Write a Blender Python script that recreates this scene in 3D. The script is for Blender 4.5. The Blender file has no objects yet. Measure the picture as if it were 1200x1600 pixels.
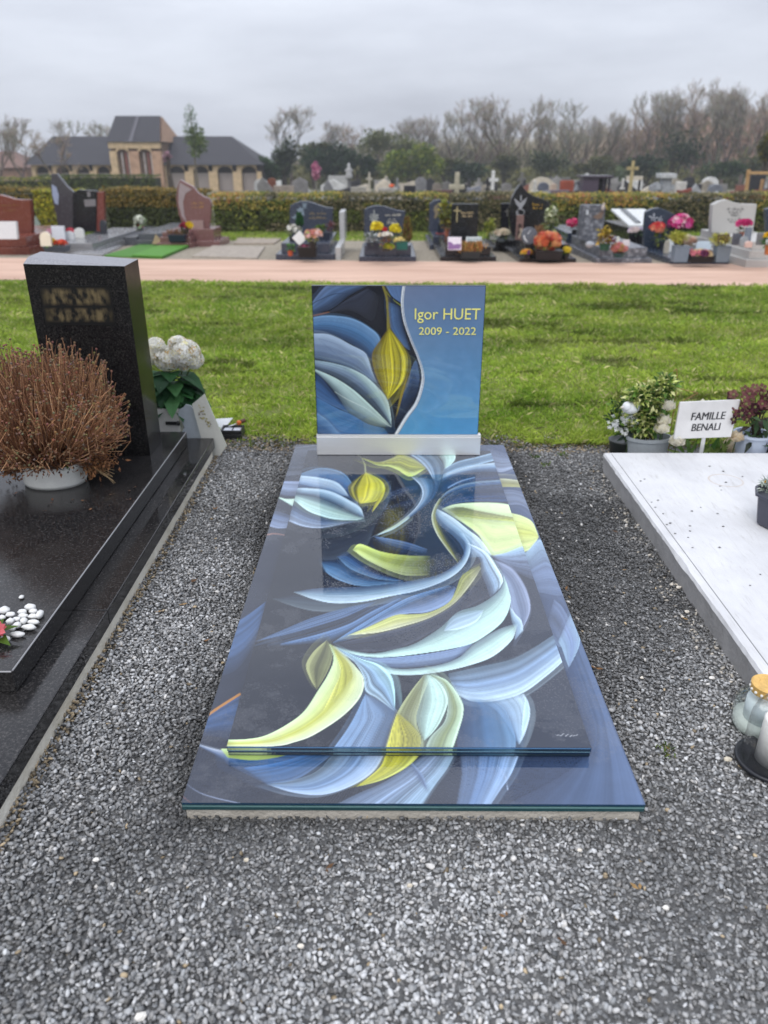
import bpy, bmesh, math, random
import numpy as np
from mathutils import Vector

# ------------------------------------------------------------------ camera, sky, sun, exposure
R = math.radians
SC = bpy.context.scene
COL = SC.collection
FPX, PITCH, YAW, HC = 1200.0, R(25.0), R(0.33), 1.325
cam_d = bpy.data.cameras.new('camera')
cam_d.sensor_fit = 'VERTICAL'; cam_d.sensor_height = 36.0; cam_d.lens = 27.0
cam_d.clip_start = 0.05; cam_d.clip_end = 2000.0
cam_d.dof.use_dof = True; cam_d.dof.focus_distance = 2.2; cam_d.dof.aperture_fstop = 2.9
cam = bpy.data.objects.new('camera', cam_d); COL.objects.link(cam)
cam.location = (0, 0, HC); cam.rotation_euler = (math.pi / 2 - PITCH, 0, YAW)
SC.camera = cam

SUN_EL, SUN_AZ = R(52), R(205)          # azimuth clockwise from +Y: behind the photographer, a little left
world = bpy.data.worlds.new('World'); SC.world = world; world.use_nodes = True
wn = world.node_tree.nodes; wl = world.node_tree.links; wn.clear()
w_out = wn.new('ShaderNodeOutputWorld'); w_bg = wn.new('ShaderNodeBackground')
w_sky = wn.new('ShaderNodeTexSky'); w_sky.sky_type = 'NISHITA'; w_sky.sun_disc = False
w_sky.sun_elevation = SUN_EL; w_sky.sun_rotation = SUN_AZ; w_sky.dust_density = 3.0
w_skys = wn.new('ShaderNodeVectorMath'); w_skys.operation = 'SCALE'; w_skys.inputs['Scale'].default_value = 0.09
wl.new(w_sky.outputs[0], w_skys.inputs[0])
w_tc = wn.new('ShaderNodeTexCoord'); w_map = wn.new('ShaderNodeMapping'); w_map.inputs['Scale'].default_value = (1.0, 1.0, 4.5)
wl.new(w_tc.outputs['Generated'], w_map.inputs[0])
w_n = wn.new('ShaderNodeTexNoise'); w_n.inputs['Scale'].default_value = 2.1; w_n.inputs['Detail'].default_value = 7; w_n.inputs['Roughness'].default_value = 0.55
wl.new(w_map.outputs[0], w_n.inputs['Vector'])
w_r = wn.new('ShaderNodeValToRGB')
w_r.color_ramp.elements[0].position = 0.33; w_r.color_ramp.elements[0].color = (0.49, 0.52, 0.60, 1)
w_r.color_ramp.elements[1].position = 0.68; w_r.color_ramp.elements[1].color = (0.72, 0.76, 0.85, 1)
wl.new(w_n.outputs[0], w_r.inputs[0])
# overcast skies brighten evenly towards the zenith
w_sep = wn.new('ShaderNodeSeparateXYZ'); wl.new(w_tc.outputs['Generated'], w_sep.inputs[0])
w_ml = wn.new('ShaderNodeMath'); w_ml.operation = 'MULTIPLY_ADD'; w_ml.use_clamp = False
w_ab = wn.new('ShaderNodeMath'); w_ab.operation = 'MAXIMUM'; w_ab.inputs[1].default_value = 0.0
wl.new(w_sep.outputs['Z'], w_ab.inputs[0]); wl.new(w_ab.outputs[0], w_ml.inputs[0])
w_ml.inputs[1].default_value = 1.0; w_ml.inputs[2].default_value = 0.86
w_sc = wn.new('ShaderNodeVectorMath'); w_sc.operation = 'SCALE'
wl.new(w_r.outputs[0], w_sc.inputs[0]); wl.new(w_ml.outputs[0], w_sc.inputs['Scale'])
w_mix = wn.new('ShaderNodeMix'); w_mix.data_type = 'RGBA'; w_mix.inputs[0].default_value = 0.92
wl.new(w_skys.outputs[0], w_mix.inputs[6]); wl.new(w_sc.outputs[0], w_mix.inputs[7])
wl.new(w_mix.outputs[2], w_bg.inputs[0]); w_bg.inputs[1].default_value = 1.0
wl.new(w_bg.outputs[0], w_out.inputs[0])

sun_d = bpy.data.lights.new('sun', 'SUN'); sun_d.energy = 1.1; sun_d.angle = R(35); sun_d.color = (1.0, 0.96, 0.9)
sun = bpy.data.objects.new('sun', sun_d); COL.objects.link(sun)
sdir = Vector((math.sin(SUN_AZ) * math.cos(SUN_EL), math.cos(SUN_AZ) * math.cos(SUN_EL), math.sin(SUN_EL)))
sun.rotation_euler = (-sdir).to_track_quat('-Z', 'Y').to_euler(); sun.location = (-3, -6, 9)

SC.render.engine = 'CYCLES'
SC.view_settings.view_transform = 'Standard'; SC.view_settings.look = 'None'
SC.view_settings.exposure = 0.36; SC.view_settings.gamma = 1.0
SC.cycles.max_bounces = 8; SC.cycles.transparent_max_bounces = 24; SC.cycles.caustics_reflective = False; SC.cycles.caustics_refractive = False
SC.cycles.use_denoising = True

# ------------------------------------------------------------------ measuring helpers (site survey from the photograph)
SLOPE = 0.0262                            # the cemetery falls gently away behind the near graves
def gz(y): return -SLOPE * max(0.0, y - 3.6)
def ray(px, py):
    a = (px - 600) / FPX; b = (py - 800) / FPX
    c, s = math.cos(PITCH), math.sin(PITCH)
    x, y, z = a, c - b * s, -s - b * c
    cy, sy = math.cos(YAW), math.sin(YAW)
    return x * cy - y * sy, x * sy + y * cy, z
def P(px, py, z=0.0):                     # on a level plane
    d = ray(px, py); t = (z - HC) / d[2]
    return d[0] * t, d[1] * t
def V(px, py, Y):                         # on an upright plane
    d = ray(px, py); t = Y / d[1]
    return d[0] * t, HC + d[2] * t
def G(px, py, dz=0.0):                    # on the sloping ground
    d = ray(px, py); t = (3.6 * SLOPE + dz - HC) / (d[2] + SLOPE * d[1])
    return d[0] * t, d[1] * t
def S(Y, z=0.0): return (Y * math.cos(PITCH) - (z - HC) * math.sin(PITCH)) / FPX     # metres a pixel
def lin(c):
    return tuple(((v / 255.0) / 12.92 if v <= 10 else (((v / 255.0) + 0.055) / 1.055) ** 2.4) for v in c)

# ------------------------------------------------------------------ mesh builder
rnd = random.Random(7)
class MB:
    def __init__(s): s.v = []; s.f = []; s.c = []; s.col = (0.5, 0.5, 0.5)
    def add(s, vs, fs, col=None):
        b = len(s.v); s.v += [tuple(p) for p in vs]; c = col or s.col
        for f in fs: s.f.append(tuple(b + i for i in f)); s.c.append(c)
        return s
    def box(s, x0, x1, y0, y1, z0, z1, col=None):
        return s.add([(x0, y0, z0), (x1, y0, z0), (x1, y1, z0), (x0, y1, z0), (x0, y0, z1), (x1, y0, z1), (x1, y1, z1), (x0, y1, z1)],
                     [(0, 3, 2, 1), (4, 5, 6, 7), (0, 1, 5, 4), (1, 2, 6, 5), (2, 3, 7, 6), (3, 0, 4, 7)], col)
    def prism(s, poly, y0, y1, col=None, skew=0.0):         # outline in x,z extruded along y; poly counter-clockwise seen from -y
        n = len(poly)
        vs = [(x, y0 + skew * z, z) for x, z in poly] + [(x, y1 + skew * z, z) for x, z in poly]
        fs = [tuple(range(n)), tuple(range(2 * n - 1, n - 1, -1))]
        fs += [((i + 1) % n, i, n + i, n + (i + 1) % n) for i in range(n)]
        return s.add(vs, fs, col)
    def plate(s, poly, z0, z1, col=None):                    # outline in x,y raised along z
        n = len(poly)
        vs = [(x, y, z0) for x, y in poly] + [(x, y, z1) for x, y in poly]
        fs = [tuple(range(n - 1, -1, -1)), tuple(range(n, 2 * n))] + [(i, (i + 1) % n, n + (i + 1) % n, n + i) for i in range(n)]
        return s.add(vs, fs, col)
    def lathe(s, prof, cx, cy, n=24, col=None, sx=1.0, sy=1.0):  # prof: (r, z) from bottom to top
        vs = []
        for r, z in prof:
            for k in range(n):
                a = 2 * math.pi * k / n; vs.append((cx + sx * r * math.cos(a), cy + sy * r * math.sin(a), z))
        fs = []
        for j in range(len(prof) - 1):
            for k in range(n):
                k2 = (k + 1) % n; fs.append((j * n + k, j * n + k2, (j + 1) * n + k2, (j + 1) * n + k))
        if prof[0][0] > 1e-6: fs.append(tuple(range(n - 1, -1, -1)))
        if prof[-1][0] > 1e-6: fs.append(tuple((len(prof) - 1) * n + k for k in range(n)))
        return s.add(vs, fs, col)
    def tube(s, path, rad, n=5, col=None):
        path = [Vector(p) for p in path]; m = len(path)
        rr = rad if isinstance(rad, (list, tuple)) else [rad] * m
        vs = []
        for i, p in enumerate(path):
            d = (path[min(i + 1, m - 1)] - path[max(i - 1, 0)])
            d = d.normalized() if d.length > 1e-9 else Vector((0, 0, 1))
            u = d.cross(Vector((0.31, 0.93, 0.17))); u = u.normalized() if u.length > 1e-6 else Vector((1, 0, 0))
            w = d.cross(u)
            for k in range(n):
                a = 2 * math.pi * k / n; q = p + (u * math.cos(a) + w * math.sin(a)) * rr[i]; vs.append(tuple(q))
        fs = [(i * n + k, i * n + (k + 1) % n, (i + 1) * n + (k + 1) % n, (i + 1) * n + k) for i in range(m - 1) for k in range(n)]
        fs += [tuple(range(n - 1, -1, -1)), tuple((m - 1) * n + k for k in range(n))]
        return s.add(vs, fs, col)
    def blob(s, c, r, col=None, n=10, m=7, jit=0.0, rg=rnd):
        vs = [(c[0], c[1], c[2] - r[2])]
        for j in range(1, m):
            t = math.pi * j / m - math.pi / 2
            for k in range(n):
                a = 2 * math.pi * k / n; q = 1 + rg.uniform(-jit, jit)
                vs.append((c[0] + q * r[0] * math.cos(t) * math.cos(a), c[1] + q * r[1] * math.cos(t) * math.sin(a), c[2] + q * r[2] * math.sin(t)))
        vs.append((c[0], c[1], c[2] + r[2])); L = len(vs) - 1
        fs = [(0, 1 + (k + 1) % n, 1 + k) for k in range(n)]
        for j in range(m - 2):
            for k in range(n):
                fs.append((1 + j * n + k, 1 + j * n + (k + 1) % n, 1 + (j + 1) * n + (k + 1) % n, 1 + (j + 1) * n + k))
        b = 1 + (m - 2) * n
        fs += [(b + k, b + (k + 1) % n, L) for k in range(n)]
        return s.add(vs, fs, col)
    def leaf(s, p, d, up, L, W, col=None, bend=0.25):           # folded pointed leaf, four faces
        d = Vector(d).normalized(); sd = d.cross(Vector(up)); sd = sd.normalized() if sd.length > 1e-6 else Vector((1, 0, 0))
        n = sd.cross(d); p = Vector(p)
        m = p + d * L * 0.5; t = p + d * L - n * L * bend
        return s.add([p, m + sd * W * 0.5 + n * W * 0.16, t, m - sd * W * 0.5 + n * W * 0.16, m], [(0, 4, 1), (1, 4, 2), (2, 4, 3), (3, 4, 0)], col)
    def build(s, name, mat, parent=None, smooth=False, bevel=0.0, org=None, seg=2):
        V3 = np.array(s.v, dtype=np.float64)
        if parent is not None: off = wloc(parent)
        else:
            off = org if org is not None else ((V3[:, 0].min() + V3[:, 0].max()) / 2, (V3[:, 1].min() + V3[:, 1].max()) / 2, V3[:, 2].min())
        V3 = V3 - np.array(off)
        me = bpy.data.meshes.new(name); me.from_pydata(V3.tolist(), [], s.f)
        ca = me.color_attributes.new('Col', 'FLOAT_COLOR', 'CORNER')
        arr = np.ones((len(me.loops), 4), dtype=np.float32)
        cnt = np.array([len(f) for f in s.f]); arr[:, :3] = np.repeat(np.array(s.c, dtype=np.float32), cnt, axis=0)
        ca.data.foreach_set('color', arr.ravel())
        if smooth: me.polygons.foreach_set('use_smooth', [True] * len(me.polygons))
        me.materials.append(mat); me.update()
        o = bpy.data.objects.new(name, me); COL.objects.link(o)
        if parent is not None: o.parent = parent
        else: o.location = off
        if bevel > 0:
            b = o.modifiers.new('bevel', 'BEVEL'); b.width = bevel; b.segments = seg; b.limit_method = 'ANGLE'; b.angle_limit = R(40)
        return o
def wloc(o):
    p = Vector((0, 0, 0))
    while o is not None: p = p + o.location; o = o.parent
    return tuple(p)
def np_mesh(name, V3, F, C, mat, parent=None, smooth=False, org=(0, 0, 0)):   # F (M,k), C one colour a face
    off = wloc(parent) if parent is not None else org
    V3 = np.asarray(V3, dtype=np.float32) - np.array(off, dtype=np.float32); F = np.asarray(F, dtype=np.int32); M, k = F.shape
    me = bpy.data.meshes.new(name); me.vertices.add(len(V3)); me.vertices.foreach_set('co', V3.ravel())
    me.loops.add(M * k); me.loops.foreach_set('vertex_index', F.ravel())
    me.polygons.add(M); me.polygons.foreach_set('loop_start', np.arange(0, M * k, k, dtype=np.int32))
    me.update(calc_edges=True)
    ca = me.color_attributes.new('Col', 'FLOAT_COLOR', 'CORNER')
    arr = np.ones((M * k, 4), dtype=np.float32); arr[:, :3] = np.repeat(np.asarray(C, dtype=np.float32), k, axis=0); ca.data.foreach_set('color', arr.ravel())
    if smooth: me.polygons.foreach_set('use_smooth', [True] * M)
    me.materials.append(mat)
    o = bpy.data.objects.new(name, me); COL.objects.link(o)
    if parent is not None: o.parent = parent
    else: o.location = org
    return o
def tag(o, label, cat, group=None, kind=None):
    if label: o['label'] = label
    if cat: o['category'] = cat
    if group: o['group'] = group
    if kind: o['kind'] = kind
    return o
def thing(name, label, cat, loc, group=None):
    o = bpy.data.objects.new(name, None); COL.objects.link(o); o.location = loc; o.empty_display_size = 0.1
    return tag(o, label, cat, group)
def structure(o): o['kind'] = 'structure'; return o
def copy_tree(o, parent=None):
    c = o.copy(); COL.objects.link(c); c.parent = parent
    for ch in list(o.children): copy_tree(ch, c)
    return c

# ------------------------------------------------------------------ materials
def nt(name):
    m = bpy.data.materials.new(name); m.use_nodes = True
    n = m.node_tree.nodes; l = m.node_tree.links
    return m, n, l, n['Principled BSDF']
def setc(b, k, v):
    if k in b.inputs: b.inputs[k].default_value = v
def pmat(name, col=(0.5, 0.5, 0.5), rough=0.6, var=0.15, scale=12.0, detail=6, bump=0.0, bscale=None, metal=0.0, coat=0.0, crough=0.05,
         spec=0.5, attr=False, col2=None, rvar=0.0, trans=0.0, stretch=(1, 1, 1)):
    m, n, l, b = nt(name)
    setc(b, 'Roughness', rough); setc(b, 'Metallic', metal); setc(b, 'Specular IOR Level', spec); setc(b, 'Coat Weight', coat); setc(b, 'Coat Roughness', crough)
    tc = n.new('ShaderNodeTexCoord'); mp = n.new('ShaderNodeMapping'); mp.inputs['Scale'].default_value = stretch
    l.new(tc.outputs['Object'], mp.inputs[0])
    no = n.new('ShaderNodeTexNoise'); no.inputs['Scale'].default_value = scale; no.inputs['Detail'].default_value = detail; no.inputs['Roughness'].default_value = 0.6
    l.new(mp.outputs[0], no.inputs['Vector'])
    rp = n.new('ShaderNodeValToRGB'); rp.color_ramp.elements[0].position = 0.28; rp.color_ramp.elements[1].position = 0.72
    l.new(no.outputs[0], rp.inputs[0])
    if attr:
        a = n.new('ShaderNodeAttribute'); a.attribute_name = 'Col'
        rp.color_ramp.elements[0].color = (1 - var,) * 3 + (1,); rp.color_ramp.elements[1].color = (1 + var,) * 3 + (1,)
        mx = n.new('ShaderNodeMix'); mx.data_type = 'RGBA'; mx.blend_type = 'MULTIPLY'; mx.inputs[0].default_value = 1.0
        l.new(a.outputs['Color'], mx.inputs[6]); l.new(rp.outputs[0], mx.inputs[7]); src = mx.outputs[2]
    else:
        c2 = col2 if col2 else tuple(min(1.0, v * (1 + var)) for v in col); c1 = col if col2 else tuple(v * (1 - var) for v in col)
        rp.color_ramp.elements[0].color = tuple(c1) + (1,); rp.color_ramp.elements[1].color = tuple(c2) + (1,); src = rp.outputs[0]
    l.new(src, b.inputs['Base Color'])
    if rvar > 0:
        n2 = n.new('ShaderNodeTexNoise'); n2.inputs['Scale'].default_value = scale * 0.35; n2.inputs['Detail'].default_value = 5
        l.new(mp.outputs[0], n2.inputs['Vector'])
        mr = n.new('ShaderNodeMapRange'); mr.inputs[1].default_value = 0.35; mr.inputs[2].default_value = 0.65
        mr.inputs[3].default_value = max(0.02, rough - rvar); mr.inputs[4].default_value = min(1, rough + rvar)
        l.new(n2.outputs[0], mr.inputs[0]); l.new(mr.outputs[0], b.inputs['Roughness'])
    if bump > 0:
        n3 = n.new('ShaderNodeTexNoise'); n3.inputs['Scale'].default_value = bscale or scale * 3; n3.inputs['Detail'].default_value = 5
        l.new(mp.outputs[0], n3.inputs['Vector'])
        bp = n.new('ShaderNodeBump'); bp.inputs['Strength'].default_value = bump; bp.inputs['Distance'].default_value = 0.01
        l.new(n3.outputs[0], bp.inputs['Height']); l.new(bp.outputs[0], b.inputs['Normal'])
    if trans > 0:
        ms = n.new('ShaderNodeMixShader'); ms.inputs[0].default_value = trans; tr = n.new('ShaderNodeBsdfTranslucent'); l.new(src, tr.inputs[0])
        out = n['Material Output']; l.new(b.outputs[0], ms.inputs[1]); l.new(tr.outputs[0], ms.inputs[2]); l.new(ms.outputs[0], out.inputs[0])
    return m
def granite(name, base, speck, scale=220.0, rough=0.2, spec=0.5, rvar=0.0, wet=0.0, thresh=0.62, dirt=None):
    m, n, l, b = nt(name)
    tc = n.new('ShaderNodeTexCoord')
    v = n.new('ShaderNodeTexNoise'); v.inputs['Scale'].default_value = scale; v.inputs['Detail'].default_value = 3; v.inputs['Roughness'].default_value = 0.7
    l.new(tc.outputs['Object'], v.inputs['Vector'])
    r = n.new('ShaderNodeValToRGB'); e = r.color_ramp.elements
    e[0].position = 0.38; e[0].color = tuple(base) + (1,); e[1].position = thresh + 0.1; e[1].color = tuple(speck) + (1,)
    k = r.color_ramp.elements.new(thresh - 0.06); k.color = tuple(0.8 * x + 0.2 * y for x, y in zip(base, speck)) + (1,)
    l.new(v.outputs[0], r.inputs[0]); src = r.outputs[0]
    big = n.new('ShaderNodeTexNoise'); big.inputs['Scale'].default_value = 3.2; big.inputs['Detail'].default_value = 8; big.inputs['Roughness'].default_value = 0.65
    l.new(tc.outputs['Object'], big.inputs['Vector'])
    if dirt:
        mr0 = n.new('ShaderNodeMapRange'); mr0.inputs[1].default_value = 0.48; mr0.inputs[2].default_value = 0.72; mr0.inputs[4].default_value = 0.55
        l.new(big.outputs[0], mr0.inputs[0])
        mx = n.new('ShaderNodeMix'); mx.data_type = 'RGBA'; l.new(mr0.outputs[0], mx.inputs[0]); l.new(src, mx.inputs[6]); mx.inputs[7].default_value = tuple(dirt) + (1,)
        src = mx.outputs[2]
    l.new(src, b.inputs['Base Color']); setc(b, 'Specular IOR Level', spec); setc(b, 'Roughness', rough)
    if rvar > 0:
        mr = n.new('ShaderNodeMapRange'); mr.inputs[1].default_value = 0.4; mr.inputs[2].default_value = 0.62
        mr.inputs[3].default_value = max(0.02, rough - rvar); mr.inputs[4].default_value = rough + rvar
        l.new(big.outputs[0], mr.inputs[0]); l.new(mr.outputs[0], b.inputs['Roughness'])
    return m
M = {}
M['leafy'] = pmat('foliage', attr=True, rough=0.55, var=0.22, scale=6, trans=0.25, spec=0.3)
M['petal'] = pmat('petals', attr=True, rough=0.6, var=0.12, scale=30, trans=0.42, spec=0.2)
M['paint'] = pmat('painted', attr=True, rough=0.45, var=0.10, scale=25)
M['plastic'] = pmat('plastic', attr=True, rough=0.38, var=0.08, scale=18)
M['ceramic'] = pmat('ceramic', attr=True, rough=0.3, var=0.07, scale=30)
M['stone'] = pmat('rough_stone', attr=True, rough=0.8, var=0.30, scale=9, bump=0.3, bscale=90)
M['polish'] = pmat('polished_stone', attr=True, rough=0.22, var=0.22, scale=60, rvar=0.08)
M['wood'] = pmat('wood', attr=True, rough=0.75, var=0.3, scale=14, stretch=(1, 1, 0.15))
M['bark'] = pmat('bark', attr=True, rough=0.9, var=0.3, scale=5)
M['gold'] = pmat('gilding', attr=True, rough=0.4, var=0.25, scale=80, metal=0.3)
M['metal'] = pmat('brushed_aluminium', (0.80, 0.80, 0.79), rough=0.38, var=0.03, scale=60, metal=0.55, stretch=(0.05, 1, 1))
M['black_granite'] = granite('black_granite_wet', (0.007, 0.007, 0.008), (0.075, 0.07, 0.068), 150, rough=0.13, rvar=0.10, thresh=0.60, dirt=(0.030, 0.027, 0.025), spec=0.42)
M['black_granite_polished'] = granite('black_granite_polished', (0.005, 0.005, 0.006), (0.050, 0.046, 0.042), 170, rough=0.17, rvar=0.06, thresh=0.61, spec=0.22)
M['dark_top'] = granite('granite_sawn_top', (0.20, 0.20, 0.22), (0.36, 0.36, 0.38), 200, rough=0.45, thresh=0.55)
M['concrete'] = pmat('concrete', (0.36, 0.33, 0.28), rough=0.9, col2=(0.58, 0.54, 0.47), scale=9, bump=0.5, bscale=120)

# ------------------------------------------------------------------ the ground
def sheet(name, xs, ys, mat, dz=0.0, shear=None):
    vs = []; fs = []
    for y in ys:
        for x in xs: vs.append((x, y, gz(y) + dz))
    nx = len(xs)
    for j in range(len(ys) - 1):
        for i in range(nx - 1): fs.append((j * nx + i, j * nx + i + 1, (j + 1) * nx + i + 1, (j + 1) * nx + i))
    m = MB(); m.add(vs, fs); return structure(m.build(name, mat, org=(0, 0, 0)))
def strip(name, near, far, mat, dz):        # near/far: (x,y) polylines left to right
    m = MB(); n = len(near)
    vs = [(x, y, gz(y) + dz) for x, y in near] + [(x, y, gz(y) + dz) for x, y in far]
    m.add(vs, [(i, i + 1, n + i + 1, n + i) for i in range(n - 1)]); return structure(m.build(name, mat, org=(0, 0, 0)))
M['soil'] = pmat('field_ground', (0.10, 0.10, 0.05), col2=(0.20, 0.19, 0.12), rough=0.95, scale=0.8, bump=0.4, bscale=20)
M['gravel_bed'] = pmat('gravel_bed', (0.07, 0.07, 0.07), col2=(0.20, 0.20, 0.20), rough=0.9, scale=90, bump=1.0, bscale=160)
M['turf'] = pmat('turf', (0.09, 0.12, 0.02), col2=(0.24, 0.27, 0.06), rough=0.95, scale=2.2, detail=10, bump=0.8, bscale=60)
M['pale_gravel'] = pmat('pale_gravel', (0.12, 0.10, 0.07), col2=(0.42, 0.37, 0.29), rough=0.95, scale=24, detail=8, bump=0.8, bscale=40)
M['pink_path'] = pmat('pink_path', (0.44, 0.275, 0.20), col2=(0.68, 0.47, 0.36), rough=0.95, scale=3.2, detail=10, bump=0.4, bscale=60, stretch=(0.16, 1, 1))
sheet('ground', [-400, -60, -20, 0, 20, 60, 400], [-40, 0, 3.6, 12, 40, 120, 500], M['soil'])
sheet('gravel_bed', [-6, -3, 0, 3, 6], [-3, 0, 2, 3.6, 3.8], M['gravel_bed'], 0.004)
def edge(pts): return [G(x, y) for x, y in pts]
lawn_far = edge([(-1200, 431), (0, 438), (600, 445), (1200, 449), (2400, 453)])
path_far = edge([(-1200, 397), (0, 404), (600, 409), (1200, 414), (2400, 420)])
lawn_near = [(x, 3.66) for x in (-14, -5, 0, 5, 14)]
strip('lawn', lawn_near, lawn_far, M['turf'], 0.008)
strip('path', lawn_far, path_far, M['pink_path'], 0.012)
row_far = [(x, 17.2) for x in (-24, -8, 0, 8, 24)]
strip('gravel_strip', path_far, row_far, M['pale_gravel'], 0.008)
strip('grass_verge', row_far, [(x, 20.6) for x in (-24, -8, 0, 8, 24)], M['turf'], 0.010)

# ---- slate chippings between the graves
rs = np.random.RandomState(11)
phi = (1 + 5 ** 0.5) / 2
ICO_V = np.array([(-1, phi, 0), (1, phi, 0), (-1, -phi, 0), (1, -phi, 0), (0, -1, phi), (0, 1, phi), (0, -1, -phi), (0, 1, -phi), (phi, 0, -1), (phi, 0, 1), (-phi, 0, -1), (-phi, 0, 1)]) / math.sqrt(1 + phi * phi)
ICO_F = np.array([(0, 11, 5), (0, 5, 1), (0, 1, 7), (0, 7, 10), (0, 10, 11), (1, 5, 9), (5, 11, 4), (11, 10, 2), (10, 7, 6), (7, 1, 8), (3, 9, 4), (3, 4, 2), (3, 2, 6), (3, 6, 8), (3, 8, 9), (4, 9, 5), (2, 4, 11), (6, 2, 10), (8, 6, 7), (9, 8, 1)])
def vnoise(x, y, seed, sc):                       # smooth value noise
    r = np.random.RandomState(seed); t = r.rand(64, 64)
    x = x * sc + 31.7; y = y * sc + 17.3
    xi = np.floor(x).astype(int); yi = np.floor(y).astype(int); fx = x - xi; fy = y - yi
    fx = fx * fx * (3 - 2 * fx); fy = fy * fy * (3 - 2 * fy)
    g = lambda a, b: t[a % 64, b % 64]
    return (g(xi, yi) * (1 - fx) + g(xi + 1, yi) * fx) * (1 - fy) + (g(xi, yi + 1) * (1 - fx) + g(xi + 1, yi + 1) * fx) * fy
OCT_V = np.array([(1, 0, 0), (-1, 0, 0), (0, 1, 0), (0, -1, 0), (0, 0, 1), (0, 0, -1)], float) * 1.12; OCT_F = np.array([(0, 2, 4), (2, 1, 4), (1, 3, 4), (3, 0, 4), (2, 0, 5), (1, 2, 5), (3, 1, 5), (0, 3, 5)])
def stones(cx, cy, cz, size, col, tilt=0.45, BV=ICO_V, BF=ICO_F):
    n = len(cx)
    v = np.repeat(BV[None], n, 0) * (1 + rs.uniform(-0.22, 0.22, (n, len(BV), 1)))
    sc = np.stack([size * rs.uniform(0.85, 1.25, n), size * rs.uniform(0.55, 0.85, n), size * rs.uniform(0.28, 0.5, n)], 1)
    v = v * sc[:, None, :]
    a = rs.uniform(0, 6.283, n); tx = rs.normal(0, tilt, n); ty = rs.normal(0, tilt, n)
    def rot(v, ang, i, j):
        c, s_ = np.cos(ang)[:, None], np.sin(ang)[:, None]; w = v.copy()
        w[:, :, i] = v[:, :, i] * c - v[:, :, j] * s_; w[:, :, j] = v[:, :, i] * s_ + v[:, :, j] * c
        return w
    v = rot(rot(rot(v, tx, 1, 2), ty, 0, 2), a, 0, 1)
    v += np.stack([cx, cy, cz], 1)[:, None, :]
    F = (BF[None] + (np.arange(n) * len(BV))[:, None, None]).reshape(-1, 3)
    return v.reshape(-1, 3), F, np.repeat(col, len(BF), axis=0)
def grav_mask(x, y):
    main = (x > -0.435) & (x < 0.546) & (y > 1.245) & (y < 3.48)
    lef = (x < -0.838) & (y > 1.16) & (y < 3.40)
    rig = (x > 0.985) & (y > 1.06) & (y < 3.25)
    return ~(main | lef | rig)
def scatter(sp, keep):
    xs = np.arange(-1.2, 1.3, sp); ys = np.arange(0.55, 3.74, sp); X, Y = np.meshgrid(xs, ys)
    X = X.ravel() + rs.uniform(-.6, .6, X.size) * sp; Y = Y.ravel() + rs.uniform(-.6, .6, Y.size) * sp
    k = grav_mask(X, Y) & (rs.rand(X.size) < keep); return X[k], Y[k]
X1, Y1 = scatter(0.0085, 0.95); X2, Y2 = scatter(0.0098, 0.58)
GX = np.concatenate([X1, X2]); GY = np.concatenate([Y1, Y2]); nG = len(GX)
GZ = np.concatenate([rs.uniform(0.0, 0.006, len(X1)), rs.uniform(0.006, 0.012, len(X2))])
GZ += 0.010 * (vnoise(GX, GY, 3, 2.2) - 0.5)
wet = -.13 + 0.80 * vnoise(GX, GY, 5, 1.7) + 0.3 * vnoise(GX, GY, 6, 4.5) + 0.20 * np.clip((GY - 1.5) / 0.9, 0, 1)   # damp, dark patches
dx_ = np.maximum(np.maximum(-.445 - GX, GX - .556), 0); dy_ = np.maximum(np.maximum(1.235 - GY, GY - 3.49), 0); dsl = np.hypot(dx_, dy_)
dxl = np.clip((GX + .83) / .12, 0, 1); wet = wet + .46 * np.exp(-dsl / .10) + .12 * np.exp(-dxl * 2)  # soft shade round the slab painted into the stone colour, along with edge damp
damp_shade = np.clip(1.36 - 1.2 * wet, 0.28, 1.15)  # wet holds damp plus the soft shade painted round the slab
base = np.exp(rs.normal(math.log(0.295), 0.42, nG)) * damp_shade
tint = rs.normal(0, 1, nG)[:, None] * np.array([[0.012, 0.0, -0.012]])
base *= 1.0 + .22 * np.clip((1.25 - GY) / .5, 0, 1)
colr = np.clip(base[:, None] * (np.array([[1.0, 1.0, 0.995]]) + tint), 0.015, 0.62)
k = rs.rand(nG); wh = k < 0.006; tn = (k > 0.010) & (k < 0.015)
near_left = (GX < -0.80) & (GX > -0.86 - 0.02) & (rs.rand(nG) < 0.45) & (GY > 1.1); near_right = (GX > 0.90) & (GY < 3.3) & (rs.rand(nG) < 0.06)
back = (GY > 3.50) & (rs.rand(nG) < 0.30)
colr[wh] = np.array([[0.62, 0.60, 0.57]]) * rs.uniform(0.7, 1.1, (wh.sum(), 1))
tsel = tn | near_left | back
colr[tsel] = np.array([[0.42, 0.33, 0.21]]) * rs.uniform(0.3, 1.3, (tsel.sum(), 1))
colr[near_right] = np.array([[0.60, 0.55, 0.47]]) * rs.uniform(0.6, 1.1, (near_right.sum(), 1))
gs = rs.uniform(0.0042, 0.0079, nG); gs[wh | near_right] *= 1.25
M['chips'] = pmat('slate_chips', attr=True, rough=0.55, var=0.18, scale=160, spec=0.45)
nr_ = GY < 2.05; fr_ = ~nr_
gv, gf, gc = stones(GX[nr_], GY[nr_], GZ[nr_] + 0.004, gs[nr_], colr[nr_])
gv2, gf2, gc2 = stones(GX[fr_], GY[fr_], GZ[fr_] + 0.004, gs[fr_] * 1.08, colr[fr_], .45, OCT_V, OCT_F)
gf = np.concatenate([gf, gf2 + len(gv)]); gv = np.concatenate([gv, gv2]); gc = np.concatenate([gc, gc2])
o = np_mesh('gravel', gv, gf, gc, M['chips']); tag(o, 'grey slate chippings spread between the graves', 'gravel', kind='stuff')

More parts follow.
